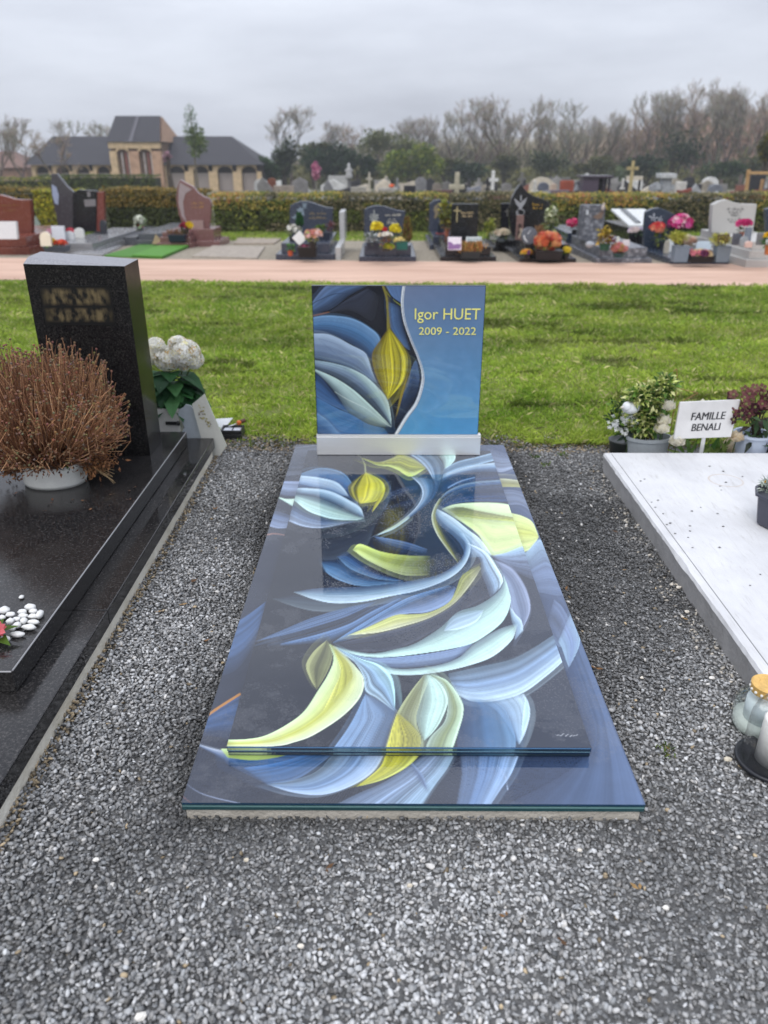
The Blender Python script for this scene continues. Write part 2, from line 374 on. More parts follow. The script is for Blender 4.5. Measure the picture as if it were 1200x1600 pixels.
# ---- mown lawn
def grass_blades(X, Y, h, w, col, lean=0.5):
    n = len(X); Z = np.where(Y > 3.6, -SLOPE * (Y - 3.6), 0) + 0.006
    a = rs.uniform(0, 6.283, n); dx, dy = np.cos(a), np.sin(a); b = rs.uniform(0, 6.283, n); ln = np.abs(rs.normal(0, lean, n)) * h
    bx, by = np.cos(b) * ln, np.sin(b) * ln
    v = np.zeros((n, 4, 3))
    v[:, 0] = np.stack([X - dx * w, Y - dy * w, Z], 1); v[:, 1] = np.stack([X + dx * w, Y + dy * w, Z], 1)
    v[:, 2] = np.stack([X + bx * 0.45 + dx * w * .7, Y + by * 0.45 + dy * w * .7, Z + h * 0.62], 1)
    v[:, 3] = np.stack([X + bx, Y + by, Z + h * (1 - 0.25 * np.minimum(1, ln / h))], 1)
    F = np.arange(4 * n).reshape(n, 4)
    return v.reshape(-1, 3), F, col
def grass_cols(X, Y, n):
    t = vnoise(X, Y, 21, 1.6) * 0.6 + vnoise(X, Y, 22, 5.0) * 0.4; t = np.clip(t + rs.normal(0, 0.18, n), 0, 1)[:, None]
    g = np.array([[0.13, 0.24, 0.022]]) * (1 - t) + np.array([[0.43, 0.53, 0.085]]) * t
    s_ = rs.rand(n) < (0.07 + 0.10 * (vnoise(X, Y, 24, 3.0) > 0.62)); g[s_] = np.array([[0.55, 0.50, 0.24]])
    dk = vnoise(X * .6, Y * 2.0, 26, 2.4) + .4 * vnoise(X, Y * 2, 27, 7.0)
    return g * rs.uniform(0.65, 1.3, (n, 1)) * np.where(dk > 0.98, .42, 1.0)[:, None] * (.78 + .5 * vnoise(X * .35, Y * 1.6, 28, 1.3))[:, None]
nb = 300000
yy = 3.62 + 6.5 * rs.rand(nb) ** 1.55; xx = (rs.rand(nb) * 2 - 1) * (1.0 + yy * 0.56)
lf = np.interp(xx, [p[0] for p in lawn_far], [p[1] for p in lawn_far])
clump = vnoise(xx, yy, 31, 9.0) * 0.6 + vnoise(xx, yy, 32, 22.0) * 0.4
mud = vnoise(xx * .7, yy * 1.8, 35, 3.2) + .35 * vnoise(xx, yy, 36, 11.0)
kp = (yy < lf + 0.16 * (vnoise(xx, yy, 37, 4.0) - .3)) & ((mud < 1.06) | (rs.rand(nb) < .25)) & (rs.rand(nb) < np.clip(0.35 + 1.1 * clump, 0, 1)) & ((yy > 3.95) | (rs.rand(nb) < np.clip((yy - 3.62 + 0.5 * (vnoise(xx, yy, 33, 3.0) - 0.35)) / 0.33, 0.02, 1)))
kp &= ~((xx < -0.83) & (yy < 3.45)) 
xx, yy, clump = xx[kp], yy[kp], clump[kp]
gh = (0.016 + 0.030 * clump) * rs.uniform(0.6, 1.4, len(xx)) * (0.8 + 0.05 * yy); gw = (0.0011 + 0.00030 * yy) * rs.uniform(0.7, 1.3, len(xx))
a1, b1, c1 = grass_blades(xx, yy, gh, gw, grass_cols(xx, yy, len(xx)), 0.7)
M['grass'] = pmat('grass_blades', attr=True, rough=0.6, var=0.15, scale=3, trans=0.3, spec=0.25)
o = np_mesh('grass', a1, b1, c1, M['grass']); tag(o, 'short mown green grass of the lawn behind the graves', 'grass', kind='stuff')
# brown thatch along the muddy edge of the lawn
n2 = 9000
tx = rs.uniform(-3.2, 3.4, n2); ty = 3.56 + np.abs(rs.normal(0, 0.13, n2)); kk = grav_mask(tx, ty); tx, ty = tx[kk], ty[kk]
tc_ = np.array([[0.13, 0.105, 0.05]]) * rs.uniform(0.4, 2.0, (len(tx), 1)); 
gsel = rs.rand(len(tx)) < 0.35; tc_[gsel] = np.array([[0.10, 0.15, 0.03]]) * rs.uniform(0.6, 1.5, (gsel.sum(), 1))
a2, b2, c2 = grass_blades(tx, ty, rs.uniform(0.008, 0.028, len(tx)), rs.uniform(0.0012, 0.0024, len(tx)), tc_, 1.4)
o = np_mesh('grass_thatch', a2, b2, c2, M['grass']); tag(o, 'brown thatch and mud along the front edge of the lawn', 'grass', kind='stuff')
# verge in front of the hedge
n3 = 26000
vx = rs.uniform(-10, 12, n3); vy = rs.uniform(17.2, 19.9, n3)
a3, b3, c3 = grass_blades(vx, vy, rs.uniform(0.03, 0.07, n3), rs.uniform(0.008, 0.014, n3), grass_cols(vx, vy, n3) * 0.9, 0.5)
o = np_mesh('verge_grass', a3, b3, c3, M['grass']); tag(o, 'strip of green grass at the foot of the hedge', 'grass', kind='stuff')

# ------------------------------------------------------------------ printed glass artwork
def crom(pts, n):
    p = [np.array(q, float) for q in pts]; p = [2 * p[0] - p[1]] + p + [2 * p[-1] - p[-2]]
    out = []; m = len(pts) - 1
    for t in np.linspace(0, m, n):
        i = min(int(t), m - 1); f = t - i; a, b, c, d = p[i], p[i + 1], p[i + 2], p[i + 3]
        out.append(0.5 * ((2 * b) + (c - a) * f + (2 * a - 5 * b + 4 * c - d) * f * f + (3 * b - a - 3 * c + d) * f ** 3))
    out = np.array(out); d = np.r_[0, np.cumsum(np.linalg.norm(np.diff(out, axis=0), axis=1))]; d /= d[-1]
    u = np.linspace(0, 1, n); return np.stack([np.interp(u, d, out[:, 0]), np.interp(u, d, out[:, 1])], 1)
def proj(x, y, z):                           # world point -> photograph pixel
    cy, sy = math.cos(YAW), math.sin(YAW); c, s_ = math.cos(PITCH), math.sin(PITCH)
    X = x * cy + y * sy; Yy = -x * sy + y * cy; Zz = z - HC
    d = Yy * c - Zz * s_; up = Yy * s_ + Zz * c
    return 600 + FPX * X / d, 800 - FPX * up / d
def box1(a, r, ax):
    p = np.concatenate([np.repeat(np.take(a, [0], ax), r + 1, ax), a, np.repeat(np.take(a, [-1], ax), r, ax)], ax); c = np.cumsum(p, ax); n = a.shape[ax]
    return (np.take(c, range(2 * r + 1, 2 * r + 1 + n), ax) - np.take(c, range(0, n), ax)) / (2 * r + 1)
def blur(a, r): return box1(box1(box1(box1(a, r, 0), r, 1), r, 0), r, 1)
def paint_art(petals, x0, y0, x1, y1, ss, desat):
    """compose the print: soft translucent petals with veins, drawn one over another"""
    W, H = int((x1 - x0) * ss), int((y1 - y0) * ss); cv = np.zeros((H, W, 3)) + np.array(lin((22, 25, 36))); ar = np.random.RandomState(5)
    lumw = np.array([.25, .6, .15])
    def lay(A, B, cA, cM, cB, st, e0, e1, end, alpha, echo=False):
        A, B = np.array(A, float), np.array(B, float); cA, cM, cB = (np.array(lin(c)) for c in (cA, cM, cB)); ends = [np.array(lin(c)) for c in end] if end else None
        la, lb = crom(A, 60), crom(B, 60); ln = max(np.linalg.norm(np.diff(la, axis=0), axis=1).sum(), np.linalg.norm(np.diff(lb, axis=0), axis=1).sum()); wd = np.linalg.norm(la - lb, axis=1).max()
        nu, nv = int(min(1600, ln * ss * 1.7)) + 8, int(min(1400, wd * ss * 1.7)) + 6
        la, lb = crom(A, nu), crom(B, nu); u = np.linspace(0, 1, nu)[:, None]; v = np.linspace(0, 1, nv)[None, :]
        qx = la[:, :1] * (1 - v) + lb[:, :1] * v; qy = la[:, 1:] * (1 - v) + lb[:, 1:] * v
        line = wd < 6.5
        nl = 150; tab = ar.normal(0, 1, nl); tab = .55 * tab + .45 * np.roll(tab, 1); tab2 = np.repeat(ar.normal(0, 1, 20), 8)[:nl]; tab2 = box1(tab2, 4, 0)
        vv = np.clip(v + .02 * np.sin(5 * u + ar.uniform(0, 6)), 0, 1) * (nl - 1); i0 = vv.astype(int); f = vv - i0; i1 = np.minimum(i0 + 1, nl - 1)
        vein = (tab[i0] * (1 - f) + tab[i1] * f) * (.55 + .45 * np.sin(3.2 * u + ar.uniform(0, 6))) + .8 * (tab2[i0] * (1 - f) + tab2[i1] * f)
        if ends: k = u[..., None]; CA, CM, CB = (a_ + (b_ - a_) * k for a_, b_ in zip((cA, cM, cB), ends))
        else: CA, CM, CB = cA[None, None], cM[None, None], cB[None, None]
        w = v[..., None]; col = np.where(w < .5, CA + (CM - CA) * np.minimum(1, 2 * w), CM + (CB - CM) * np.maximum(0, 2 * w - 1)) * (e0 + (e1 - e0) * u)[..., None]
        if col.shape[0] != nu: col = np.repeat(col, nu, 0)
        al = np.full((nu, nv), float(alpha))
        if not line and st > .035:
            col = col * np.clip(1 + 1.9 * st * vein, .3, 1.9)[..., None]
            LA, LB = cA @ lumw, cB @ lumw; fa, fb = .025, .025; warm = cM[0] > cM[2]
            if LA > LB * 1.18 and not warm: fb = .60
            elif LB > LA * 1.18 and not warm: fa = .60
            sm = lambda t: np.clip(t, 0, 1) ** 2 * (3 - 2 * np.clip(t, 0, 1))
            al = al * (.30 + .70 * sm(v / fa) if fa > .1 else sm(v / fa)) * (.30 + .70 * sm((1 - v) / fb) if fb > .1 else sm((1 - v) / fb))
            al = al * (.55 + .45 * sm(np.minimum(u, 1 - u) / .10))
            col = col * (.84 + .20 * np.abs(2 * v - 1) ** 1.5)[..., None]
            rimw = min(.09, 1.6 / max(wd, 1)); rim = np.zeros_like(v)
            if fa < .1: rim = np.maximum(rim, np.exp(-((v - rimw) / rimw) ** 2))
            if fb < .1: rim = np.maximum(rim, np.exp(-((1 - v - rimw) / rimw) ** 2))
            col = col + (rim * .16)[..., None] * (col + .04)
        px = ((qx - x0) * ss).astype(int); py = ((qy - y0) * ss).astype(int); ok = (px >= 0) & (px < W) & (py >= 0) & (py < H)
        if not ok.any(): return
        idx = (py * W + px)[ok]; bx0_, bx1_ = px[ok].min(), px[ok].max() + 1; by0_, by1_ = py[ok].min(), py[ok].max() + 1
        pad = 14; bx0_, by0_ = max(0, bx0_ - pad), max(0, by0_ - pad); bx1_, by1_ = min(W, bx1_ + pad), min(H, by1_ + pad); bw = bx1_ - bx0_
        loc = (py[ok] - by0_) * bw + (px[ok] - bx0_); N = bw * (by1_ - by0_); cnt = np.bincount(loc, minlength=N); c1 = np.maximum(cnt, 1)
        colf = np.broadcast_to(col, (nu, nv, 3))[ok]; C = np.stack([np.bincount(loc, colf[:, k_], N) / c1 for k_ in range(3)], 1).reshape(by1_ - by0_, bw, 3)
        Aa = (np.bincount(loc, np.broadcast_to(al, (nu, nv))[ok], N) / c1).reshape(by1_ - by0_, bw); mk = (cnt > 0).reshape(by1_ - by0_, bw).astype(float)
        ms = box1(box1(mk, 1, 0), 1, 1); am = np.where(mk > 0, Aa, 0) * np.clip(ms * 1.6 - .5, 0, 1)
        reg = cv[by0_:by1_, bx0_:bx1_]
        if not line and not echo and st > .035: reg *= (1 - .28 * blur(mk, 5) * (1 - mk))[..., None]      # painted soft edge behind the petal
        reg *= (1 - am)[..., None]; reg += C * am[..., None]
    for pt_ in petals:
        A, B, cA, cM, cB, st, e0, e1 = pt_[:8]; end = pt_[8] if len(pt_) > 8 else None
        if st > .07 and not end:                                             # faint overlapping echo of the leaf
            cen = np.mean(np.array(A + B, float), axis=0); k_ = 1.16; sh = ar.uniform(-7, 7, 2); ec = [tuple(cen + (np.array(q) - cen) * k_ + sh) for q in A], [tuple(cen + (np.array(q) - cen) * k_ + sh) for q in B]
            lay(ec[0], ec[1], cA, cM, cB, st, e0 * .8, e1 * .8, None, .20, True)
        lay(A, B, cA, cM, cB, st, e0, e1, end, 1.0 if st <= .07 else .90)
    cv[..., 1] += .11 * np.maximum(0, cv[..., 2] - cv[..., 1]); lum = cv @ lumw; return np.clip(cv * (1 - desat) + lum[..., None] * desat, 0, .93)
def artwork(name, petals, plane, us, vs, mat, parent, lift, scale_c=1.0, hole=None, ss=2.0, desat=.05):
    """print laid on the glass as one coloured sheet; plane(u, v) -> xyz"""
    U, Vv = np.meshgrid(us, vs); pts = np.stack(plane(U.ravel(), Vv.ravel()), 1); qx, qy = proj(pts[:, 0], pts[:, 1], pts[:, 2])
    x0, y0, x1, y1 = qx.min() - 3, qy.min() - 3, qx.max() + 3, qy.max() + 3
    cv = paint_art(petals, x0, y0, x1, y1, ss, desat); H, W = cv.shape[:2]
    fx = np.clip((qx - x0) * ss - .5, 0, W - 1.01); fy = np.clip((qy - y0) * ss - .5, 0, H - 1.01); ix, iy = fx.astype(int), fy.astype(int); tx_, ty_ = (fx - ix)[:, None], (fy - iy)[:, None]
    col = (cv[iy, ix] * (1 - tx_) + cv[iy, ix + 1] * tx_) * (1 - ty_) + (cv[iy + 1, ix] * (1 - tx_) + cv[iy + 1, ix + 1] * tx_) * ty_
    nu, nv = len(us), len(vs); i = np.arange(nu - 1); j = np.arange(nv - 1); I, J = np.meshgrid(i, j); a = (J * nu + I).ravel(); F = np.stack([a, a + 1, a + nu + 1, a + nu], 1)
    if hole is not None:
        cu, cvv = (us[I] + us[I + 1]).ravel() / 2, (vs[J] + vs[J + 1]).ravel() / 2; F = F[~((cu > hole[0]) & (cu < hole[1]) & (cvv > hole[2]) & (cvv < hole[3]))]
    pts = pts + np.array(lift) - np.array(wloc(parent)); me = bpy.data.meshes.new(name); me.vertices.add(len(pts)); me.vertices.foreach_set('co', pts.astype(np.float32).ravel())
    me.loops.add(len(F) * 4); me.loops.foreach_set('vertex_index', F.astype(np.int32).ravel()); me.polygons.add(len(F)); me.polygons.foreach_set('loop_start', np.arange(0, len(F) * 4, 4, dtype=np.int32)); me.update(calc_edges=True)
    at = me.color_attributes.new('Col', 'FLOAT_COLOR', 'POINT'); arr = np.ones((len(pts), 4), np.float32); arr[:, :3] = col * scale_c; at.data.foreach_set('color', arr.ravel())
    me.materials.append(mat); o = bpy.data.objects.new(name, me); COL.objects.link(o); o.parent = parent
    return col[:nu]
def glassprint(name, drops):
    m, n, l, b = nt(name)
    a = n.new('ShaderNodeAttribute'); a.attribute_name = 'Col'; tc = n.new('ShaderNodeTexCoord')
    no = n.new('ShaderNodeTexNoise'); no.inputs['Scale'].default_value = 26; no.inputs['Detail'].default_value = 8; l.new(tc.outputs['Object'], no.inputs['Vector'])
    rp = n.new('ShaderNodeValToRGB'); rp.color_ramp.elements[0].position = 0.3; rp.color_ramp.elements[1].position = 0.7
    rp.color_ramp.elements[0].color = (0.95, 0.95, 0.95, 1); rp.color_ramp.elements[1].color = (1.05, 1.05, 1.05, 1); l.new(no.outputs[0], rp.inputs[0])
    mx = n.new('ShaderNodeMix'); mx.data_type = 'RGBA'; mx.blend_type = 'MULTIPLY'; mx.inputs[0].default_value = 1; l.new(a.outputs['Color'], mx.inputs[6]); l.new(rp.outputs[0], mx.inputs[7])
    src = mx.outputs[2]; setc(b, 'Specular IOR Level', 0.0); setc(b, 'Roughness', 0.6)
    setc(b, 'Coat Weight', 1.0); setc(b, 'Coat IOR', 1.66); setc(b, 'Coat Roughness', 0.02)
    if drops:                                  # beads and films of rain water
        big = n.new('ShaderNodeTexNoise'); big.inputs['Scale'].default_value = 3.4; big.inputs['Detail'].default_value = 11; big.inputs['Roughness'].default_value = 0.72; l.new(tc.outputs['Object'], big.inputs['Vector'])
        mr = n.new('ShaderNodeMapRange'); mr.inputs[1].default_value = 0.47; mr.inputs[2].default_value = 0.56; l.new(big.outputs[0], mr.inputs[0])
        vo = n.new('ShaderNodeTexVoronoi'); vo.inputs['Scale'].default_value = 150; l.new(tc.outputs['Object'], vo.inputs['Vector'])
        mv = n.new('ShaderNodeMapRange'); mv.inputs[1].default_value = 0.10; mv.inputs[2].default_value = 0.42; mv.inputs[3].default_value = 1; mv.inputs[4].default_value = 0; l.new(vo.outputs['Distance'], mv.inputs[0])
        mu = n.new('ShaderNodeMath'); mu.operation = 'MULTIPLY'; l.new(mr.outputs[0], mu.inputs[0]); l.new(mv.outputs[0], mu.inputs[1])
        fm = n.new('ShaderNodeMapRange'); fm.inputs[1].default_value = 0.50; fm.inputs[2].default_value = 0.54; fm.inputs[4].default_value = 0.085; l.new(big.outputs[0], fm.inputs[0])
        fv = n.new('ShaderNodeMath'); fv.operation = 'MULTIPLY_ADD'; l.new(mv.outputs[0], fv.inputs[0]); fv.inputs[1].default_value = 0.10; fv.inputs[2].default_value = 0.0
        fw = n.new('ShaderNodeMath'); fw.operation = 'MULTIPLY'; l.new(fv.outputs[0], fw.inputs[0]); l.new(mr.outputs[0], fw.inputs[1])
        fa = n.new('ShaderNodeMath'); fa.operation = 'ADD'; l.new(fm.outputs[0], fa.inputs[0]); l.new(fw.outputs[0], fa.inputs[1])
        fx_ = n.new('ShaderNodeMix'); fx_.data_type = 'RGBA'; l.new(fa.outputs[0], fx_.inputs[0]); l.new(src, fx_.inputs[6]); fx_.inputs[7].default_value = (0.24, 0.25, 0.28, 1); src = fx_.outputs[2]
        bp = n.new('ShaderNodeBump'); bp.inputs['Strength'].default_value = 0.35; bp.inputs['Distance'].default_value = 0.002; l.new(mu.outputs[0], bp.inputs['Height'])
        l.new(bp.outputs[0], b.inputs['Coat Normal'])
        m2 = n.new('ShaderNodeMapRange'); m2.inputs[1].default_value = 0.40; m2.inputs[2].default_value = 0.62; m2.inputs[3].default_value = 0.008; m2.inputs[4].default_value = 0.045; l.new(big.outputs[0], m2.inputs[0]); l.new(m2.outputs[0], b.inputs['Coat Roughness'])
    l.new(src, b.inputs['Base Color'])
    return m
M['print_wet'] = glassprint('printed_glass_wet', True); M['print'] = glassprint('printed_glass', False)
NAVY = (22, 26, 38); SLATE = (44, 48, 62)
BL1 = (70, 102, 150); BL2 = (96, 128, 168); BL3 = (144, 172, 200); BL4 = (188, 212, 230); MINT = (196, 234, 226); MINT2 = (206, 246, 238)
LIME = (206, 228, 118); LIME2 = (222, 242, 165); YEL = (206, 200, 34); OLV = (112, 116, 52); DK = (30, 34, 50)
def pt(A, B, cA, cM, cB, st=0.10, e0=1.0, e1=1.0): return (A, B, cA, cM, cB, st, e0, e1)
def band(c, w, col, st=0.0):                  # a drawn line of width w pixels
    A = [(x - w / 2, y - w / 2) for x, y in c]; B = [(x + w / 2, y + w / 2) for x, y in c]
    return (A, B, col, col, col, st, 1, 1)

TOP = [
 pt([(330, 1200), (340, 900), (470, 690)], [(950, 1200), (860, 900), (780, 690)], (42, 45, 57), (32, 36, 50), (42, 48, 68), 0.03),
 # dark blue leaves behind the bulb
 pt([(464, 742), (500, 731), (535, 738), (552, 760), (560, 790)], [(464, 775), (500, 770), (530, 775), (550, 790), (566, 812)], BL2, (62, 92, 150), (30, 40, 70), 0.12),
 pt([(570, 740), (600, 745), (612, 770), (600, 800)], [(570, 742), (590, 750), (598, 770), (590, 795)], (40, 55, 90), (30, 42, 72), (20, 26, 44)),
 pt([(600, 772), (630, 762), (652, 758)], [(598, 790), (630, 775), (656, 768)], (34, 44, 72), (48, 62, 98), (30, 36, 58)),
 pt([(590, 800), (620, 786), (655, 775)], [(592, 812), (620, 800), (650, 790)], (28, 34, 54), (44, 56, 88), (26, 30, 46)),
 pt([(598, 800), (600, 815), (606, 828)], [(632, 790), (632, 806), (618, 822)], (30, 32, 30), (58, 60, 30), (34, 36, 34)),
 # light leaves at left
 pt([(466, 743), (497, 746), (523, 752), (536, 762), (545, 776)], [(464, 755), (493, 762), (512, 767), (530, 773), (545, 776)], BL4, (182, 206, 236), (120, 150, 196), 0.10, 1.05, .9),
 pt([(464, 762), (500, 764), (523, 770), (548, 783), (563, 793), (569, 808)], [(463, 771), (493, 776), (523, 787), (548, 800), (569, 809)], BL4, BL3, (92, 116, 150), 0.10, 1.0, 1.0),
 pt([(462, 772), (493, 777), (523, 788), (548, 801), (569, 809)], [(460, 782), (480, 798), (499, 806), (523, 812), (556, 813), (569, 810)], (110, 140, 160), MINT, (186, 222, 222), 0.10, 1.15, .62),
 pt([(456, 786), (478, 799), (499, 807), (530, 814), (556, 814)], [(452, 815), (475, 823), (502, 825), (539, 818), (556, 814)], (70, 88, 128), (112, 132, 172), (150, 166, 196), 0.14, 1, .6),
 # bulb with its stem and tail
 band([(553, 706), (564, 715), (570, 726), (571, 740)], 3.0, (140, 146, 110)),
 pt([(571, 738), (556, 748), (545, 758), (543, 764), (547, 774), (556, 783), (563, 787)], [(571, 738), (585, 744), (597, 752), (602, 761), (600, 772), (588, 783), (564, 787)], (84, 80, 22), YEL, (196, 202, 60), 0.24, .8, 1.1),
 pt([(603, 761), (599, 776), (590, 790), (581, 801)], [(598, 768), (590, 780), (584, 790), (581, 801)], (176, 182, 64), YEL, (90, 90, 30)),
 # yellow petal below the stele and the S-shaped blue ribbon
 pt([(566, 715), (590, 722), (612, 716), (626, 709), (646, 716), (667, 731)], [(566, 717), (590, 727), (607, 729), (622, 735), (642, 745), (667, 731)], (150, 156, 90), (172, 178, 62), LIME, 0.2, .9, 1.1),
 pt([(620, 704), (646, 714), (666, 731), (676, 748)], [(676, 704), (688, 718), (694, 733), (687, 752)], (172, 196, 226), BL2, BL3, 0.16),
 pt([(642, 745), (655, 757), (660, 770), (655, 786), (640, 803), (615, 822), (586, 838)], [(688, 750), (685, 766), (676, 780), (660, 794), (640, 810), (615, 827), (586, 838)], (196, 216, 240), BL2, (66, 98, 160), 0.16, .9, 1.15),
 pt([(606, 826), (620, 818), (640, 804)], [(586, 838), (615, 827), (640, 810)], (150, 160, 90), (190, 216, 190), (170, 200, 220)),
 pt([(676, 704), (690, 718), (695, 733)], [(711, 704), (712, 716), (706, 725), (696, 733)], (188, 210, 214), MINT, MINT, 0.06),
 # fan to the right
 pt([(694, 732), (716, 721), (745, 714), (775, 706)], [(692, 744), (716, 734), (745, 727), (780, 718)], BL3, BL2, BL3, 0.18),
 pt([(692, 744), (716, 734), (748, 726), (780, 722)], [(690, 752), (712, 744), (745, 738), (782, 738)], BL4, (120, 150, 196), (60, 84, 136), 0.12),
 pt([(690, 752), (712, 744), (745, 739), (782, 740)], [(688, 772), (706, 762), (740, 753), (790, 748)], (36, 54, 100), (30, 46, 88), (40, 60, 108), 0.2),
 band([(700, 762), (720, 752), (742, 746)], 1.2, (120, 146, 190)),
 pt([(684, 785), (700, 767), (735, 754), (792, 749)], [(690, 778), (706, 770), (738, 762), (794, 757)], BL3, (66, 92, 146), (44, 64, 112), 0.2),
 pt([(686, 790), (706, 771), (738, 763), (796, 758)], [(690, 795), (712, 787), (742, 784), (800, 785)], (34, 52, 98), (30, 46, 90), (40, 58, 104), 0.22),
 # lime petal at right
 pt([(690, 795), (710, 788), (740, 785), (775, 785), (800, 789), (840, 800)], [(706, 806), (726, 819), (748, 837), (768, 868), (800, 862), (840, 850)], (212, 236, 190), LIME2, (204, 226, 150), 0.06, .85, 1.0),
 pt([(698, 795), (720, 792), (748, 798), (790, 806), (820, 811)], [(706, 806), (730, 809), (756, 812), (790, 814), (820, 818)], (120, 124, 76), (150, 156, 70), (190, 206, 90), 0.14, .45, 1.2),
 # olive curl and pale spine
 pt([(687, 778), (678, 793), (674, 810), (681, 832), (696, 855), (716, 880)], [(690, 780), (683, 797), (684, 816), (694, 838), (706, 858), (717, 880)], (204, 216, 190), (160, 164, 80), (56, 60, 28), 0.2, 1.0, .8),
 pt([(683, 795), (708, 809), (732, 828), (751, 843), (769, 868)], [(679, 806), (688, 821), (706, 836), (720, 852), (727, 872)], (206, 228, 240), BL3, (84, 110, 160), 0.12),
 pt([(690, 826), (704, 838), (716, 852), (722, 866)], [(690, 826), (700, 846), (712, 862), (720, 876)], (36, 44, 68), (26, 32, 50), (20, 24, 38)),
 pt([(770, 868), (792, 863), (818, 853), (850, 850)], [(770, 870), (792, 886), (815, 898), (860, 916)], BL3, (126, 142, 182), (104, 116, 156), 0.14),
 # lime crescent and blue leaves in the stele's reflection
 pt([(583, 838), (612, 842), (640, 848), (668, 858)], [(583, 838), (600, 856), (630, 866), (664, 872)], (96, 122, 176), (62, 84, 134), (26, 32, 52), 0.18, 1.0, .4),
 pt([(502, 876), (530, 876), (552, 892), (582, 904), (630, 909)], [(504, 884), (513, 897), (535, 909), (570, 916), (630, 910)], (46, 64, 112), BL1, BL2, 0.18, 1, .75),
 pt([(526, 870), (545, 862), (575, 886), (600, 898), (630, 907)], [(527, 870), (547, 889), (582, 903), (605, 907), (630, 909)], (36, 44, 74), (64, 92, 150), BL2, 0.16),
 pt([(551, 859), (563, 850), (593, 861), (620, 866), (645, 868), (672, 868)], [(551, 859), (570, 873), (593, 885), (617, 895), (640, 900), (672, 899)], LIME, LIME, LIME2, 0.08, 1.1, .10),
 # long leaf that becomes the white ribbon
 pt([(458, 925), (500, 919), (556, 917), (600, 914), (645, 907), (682, 899), (707, 886), (722, 871), (727, 851), (716, 832)], [(458, 925), (491, 937), (523, 943), (565, 941), (610, 932), (650, 924), (690, 910), (716, 894), (731, 874), (735, 852), (724, 834)], (96, 120, 170), BL3, BL4, 0.10, .8, 1.08),
 pt([(398, 1003), (440, 985), (480, 968), (520, 955), (566, 944)], [(398, 1003), (450, 991), (500, 977), (545, 962), (590, 940)], (64, 82, 122), (104, 128, 178), (62, 78, 116), 0.2),
 pt([(438, 1006), (500, 990), (545, 975), (580, 956), (625, 934)], [(438, 1010), (500, 1004), (530, 996), (570, 976), (632, 938)], (96, 122, 174), (74, 96, 142), (48, 56, 78), 0.2),
 pt([(520, 1004), (560, 978), (600, 954), (640, 933), (700, 915)], [(522, 1006), (570, 992), (610, 965), (650, 945), (712, 915)], (96, 126, 180), BL1, (70, 92, 138), 0.15),
 pt([(560, 986), (602, 960), (650, 938), (711, 915)], [(560, 986), (617, 962), (668, 957), (702, 941), (712, 920)], (54, 62, 88), (108, 130, 180), (130, 150, 196), 0.1),
 # yellow strap
 pt([(748, 884), (722, 899), (711, 925), (699, 943), (670, 957), (640, 960), (617, 961), (582, 977), (543, 993)], [(752, 888), (738, 910), (716, 937), (695, 953), (670, 966), (640, 976), (593, 988), (543, 993)], (196, 206, 110), (222, 228, 146), (236, 242, 196), 0.12, .45, 1.05),
 pt([(522, 1007), (560, 998), (600, 988), (650, 975), (700, 952), (740, 915)], [(522, 1010), (560, 1018), (620, 1014), (680, 985), (730, 950), (770, 930)], (56, 60, 82), (44, 48, 66), (52, 56, 74), 0.08),
 # translucent leaf then the mint sweeps
 pt([(772, 874), (800, 888), (820, 915), (829, 945), (824, 968), (806, 1000)], [(786, 900), (796, 925), (798, 948), (803, 963), (808, 976), (804, 998)], (150, 160, 196), (112, 124, 160), (142, 156, 192), 0.12),
 pt([(730, 848), (758, 862), (776, 885), (786, 905), (782, 918)], [(736, 858), (750, 875), (752, 895), (760, 915), (766, 934)], BL4, (146, 172, 206), (92, 104, 136), 0.14),
 pt([(752, 862), (767, 872), (785, 897), (784, 917), (770, 932), (745, 947), (715, 957), (688, 981), (650, 1005), (620, 1014), (584, 1021), (550, 1017), (520, 1009)], [(762, 864), (783, 893), (796, 925), (797, 947), (785, 972), (760, 993), (735, 1007), (700, 1015), (660, 1021), (620, 1026), (584, 1027), (550, 1022), (520, 1010)], (170, 206, 214), MINT2, (196, 236, 230), 0.05, .9, .92),
 pt([(693, 986), (706, 965), (730, 956), (756, 953)], [(693, 986), (720, 983), (745, 971), (756, 953)], (150, 174, 206), (166, 190, 218), (186, 214, 226), 0.08),
 pt([(740, 1005), (700, 1016), (640, 1025), (584, 1028), (550, 1022), (520, 1010)], [(722, 1024), (690, 1037), (620, 1044), (580, 1036), (550, 1026), (520, 1012)], (104, 122, 166), (132, 152, 196), (88, 104, 146), 0.16),
 pt([(808, 974), (780, 983), (750, 1000), (735, 1011), (718, 1027), (690, 1038), (655, 1044), (620, 1045), (585, 1038), (550, 1025), (520, 1011)], [(809, 976), (800, 1000), (772, 1025), (740, 1038), (695, 1049), (645, 1055), (605, 1052), (565, 1038), (540, 1025), (520, 1012)], (176, 206, 220), MINT2, (206, 236, 240), 0.06, .95, .85),
 pt([(797, 948), (806, 960), (815, 970), (818, 985)], [(797, 955), (800, 972), (806, 985), (804, 1000)], BL4, BL3, BL3, .05),
 # lower leaves
 pt([(700, 1053), (750, 1042), (800, 1030), (835, 1012), (866, 992), (900, 975)], [(712, 1085), (740, 1097), (775, 1096), (816, 1084), (855, 1056), (884, 1030), (910, 1005)], BL3, (138, 164, 208), BL4, 0.14),
 pt([(712, 1087), (722, 1110), (716, 1140), (714, 1175)], [(776, 1097), (792, 1112), (806, 1150), (806, 1175)], (70, 92, 142), BL1, BL2, 0.08),
 pt([(758, 1098), (780, 1115), (800, 1145), (810, 1163)], [(819, 1084), (827, 1100), (828, 1120), (821, 1145), (812, 1163)], (104, 134, 184), (164, 192, 226), BL4, 0.08),
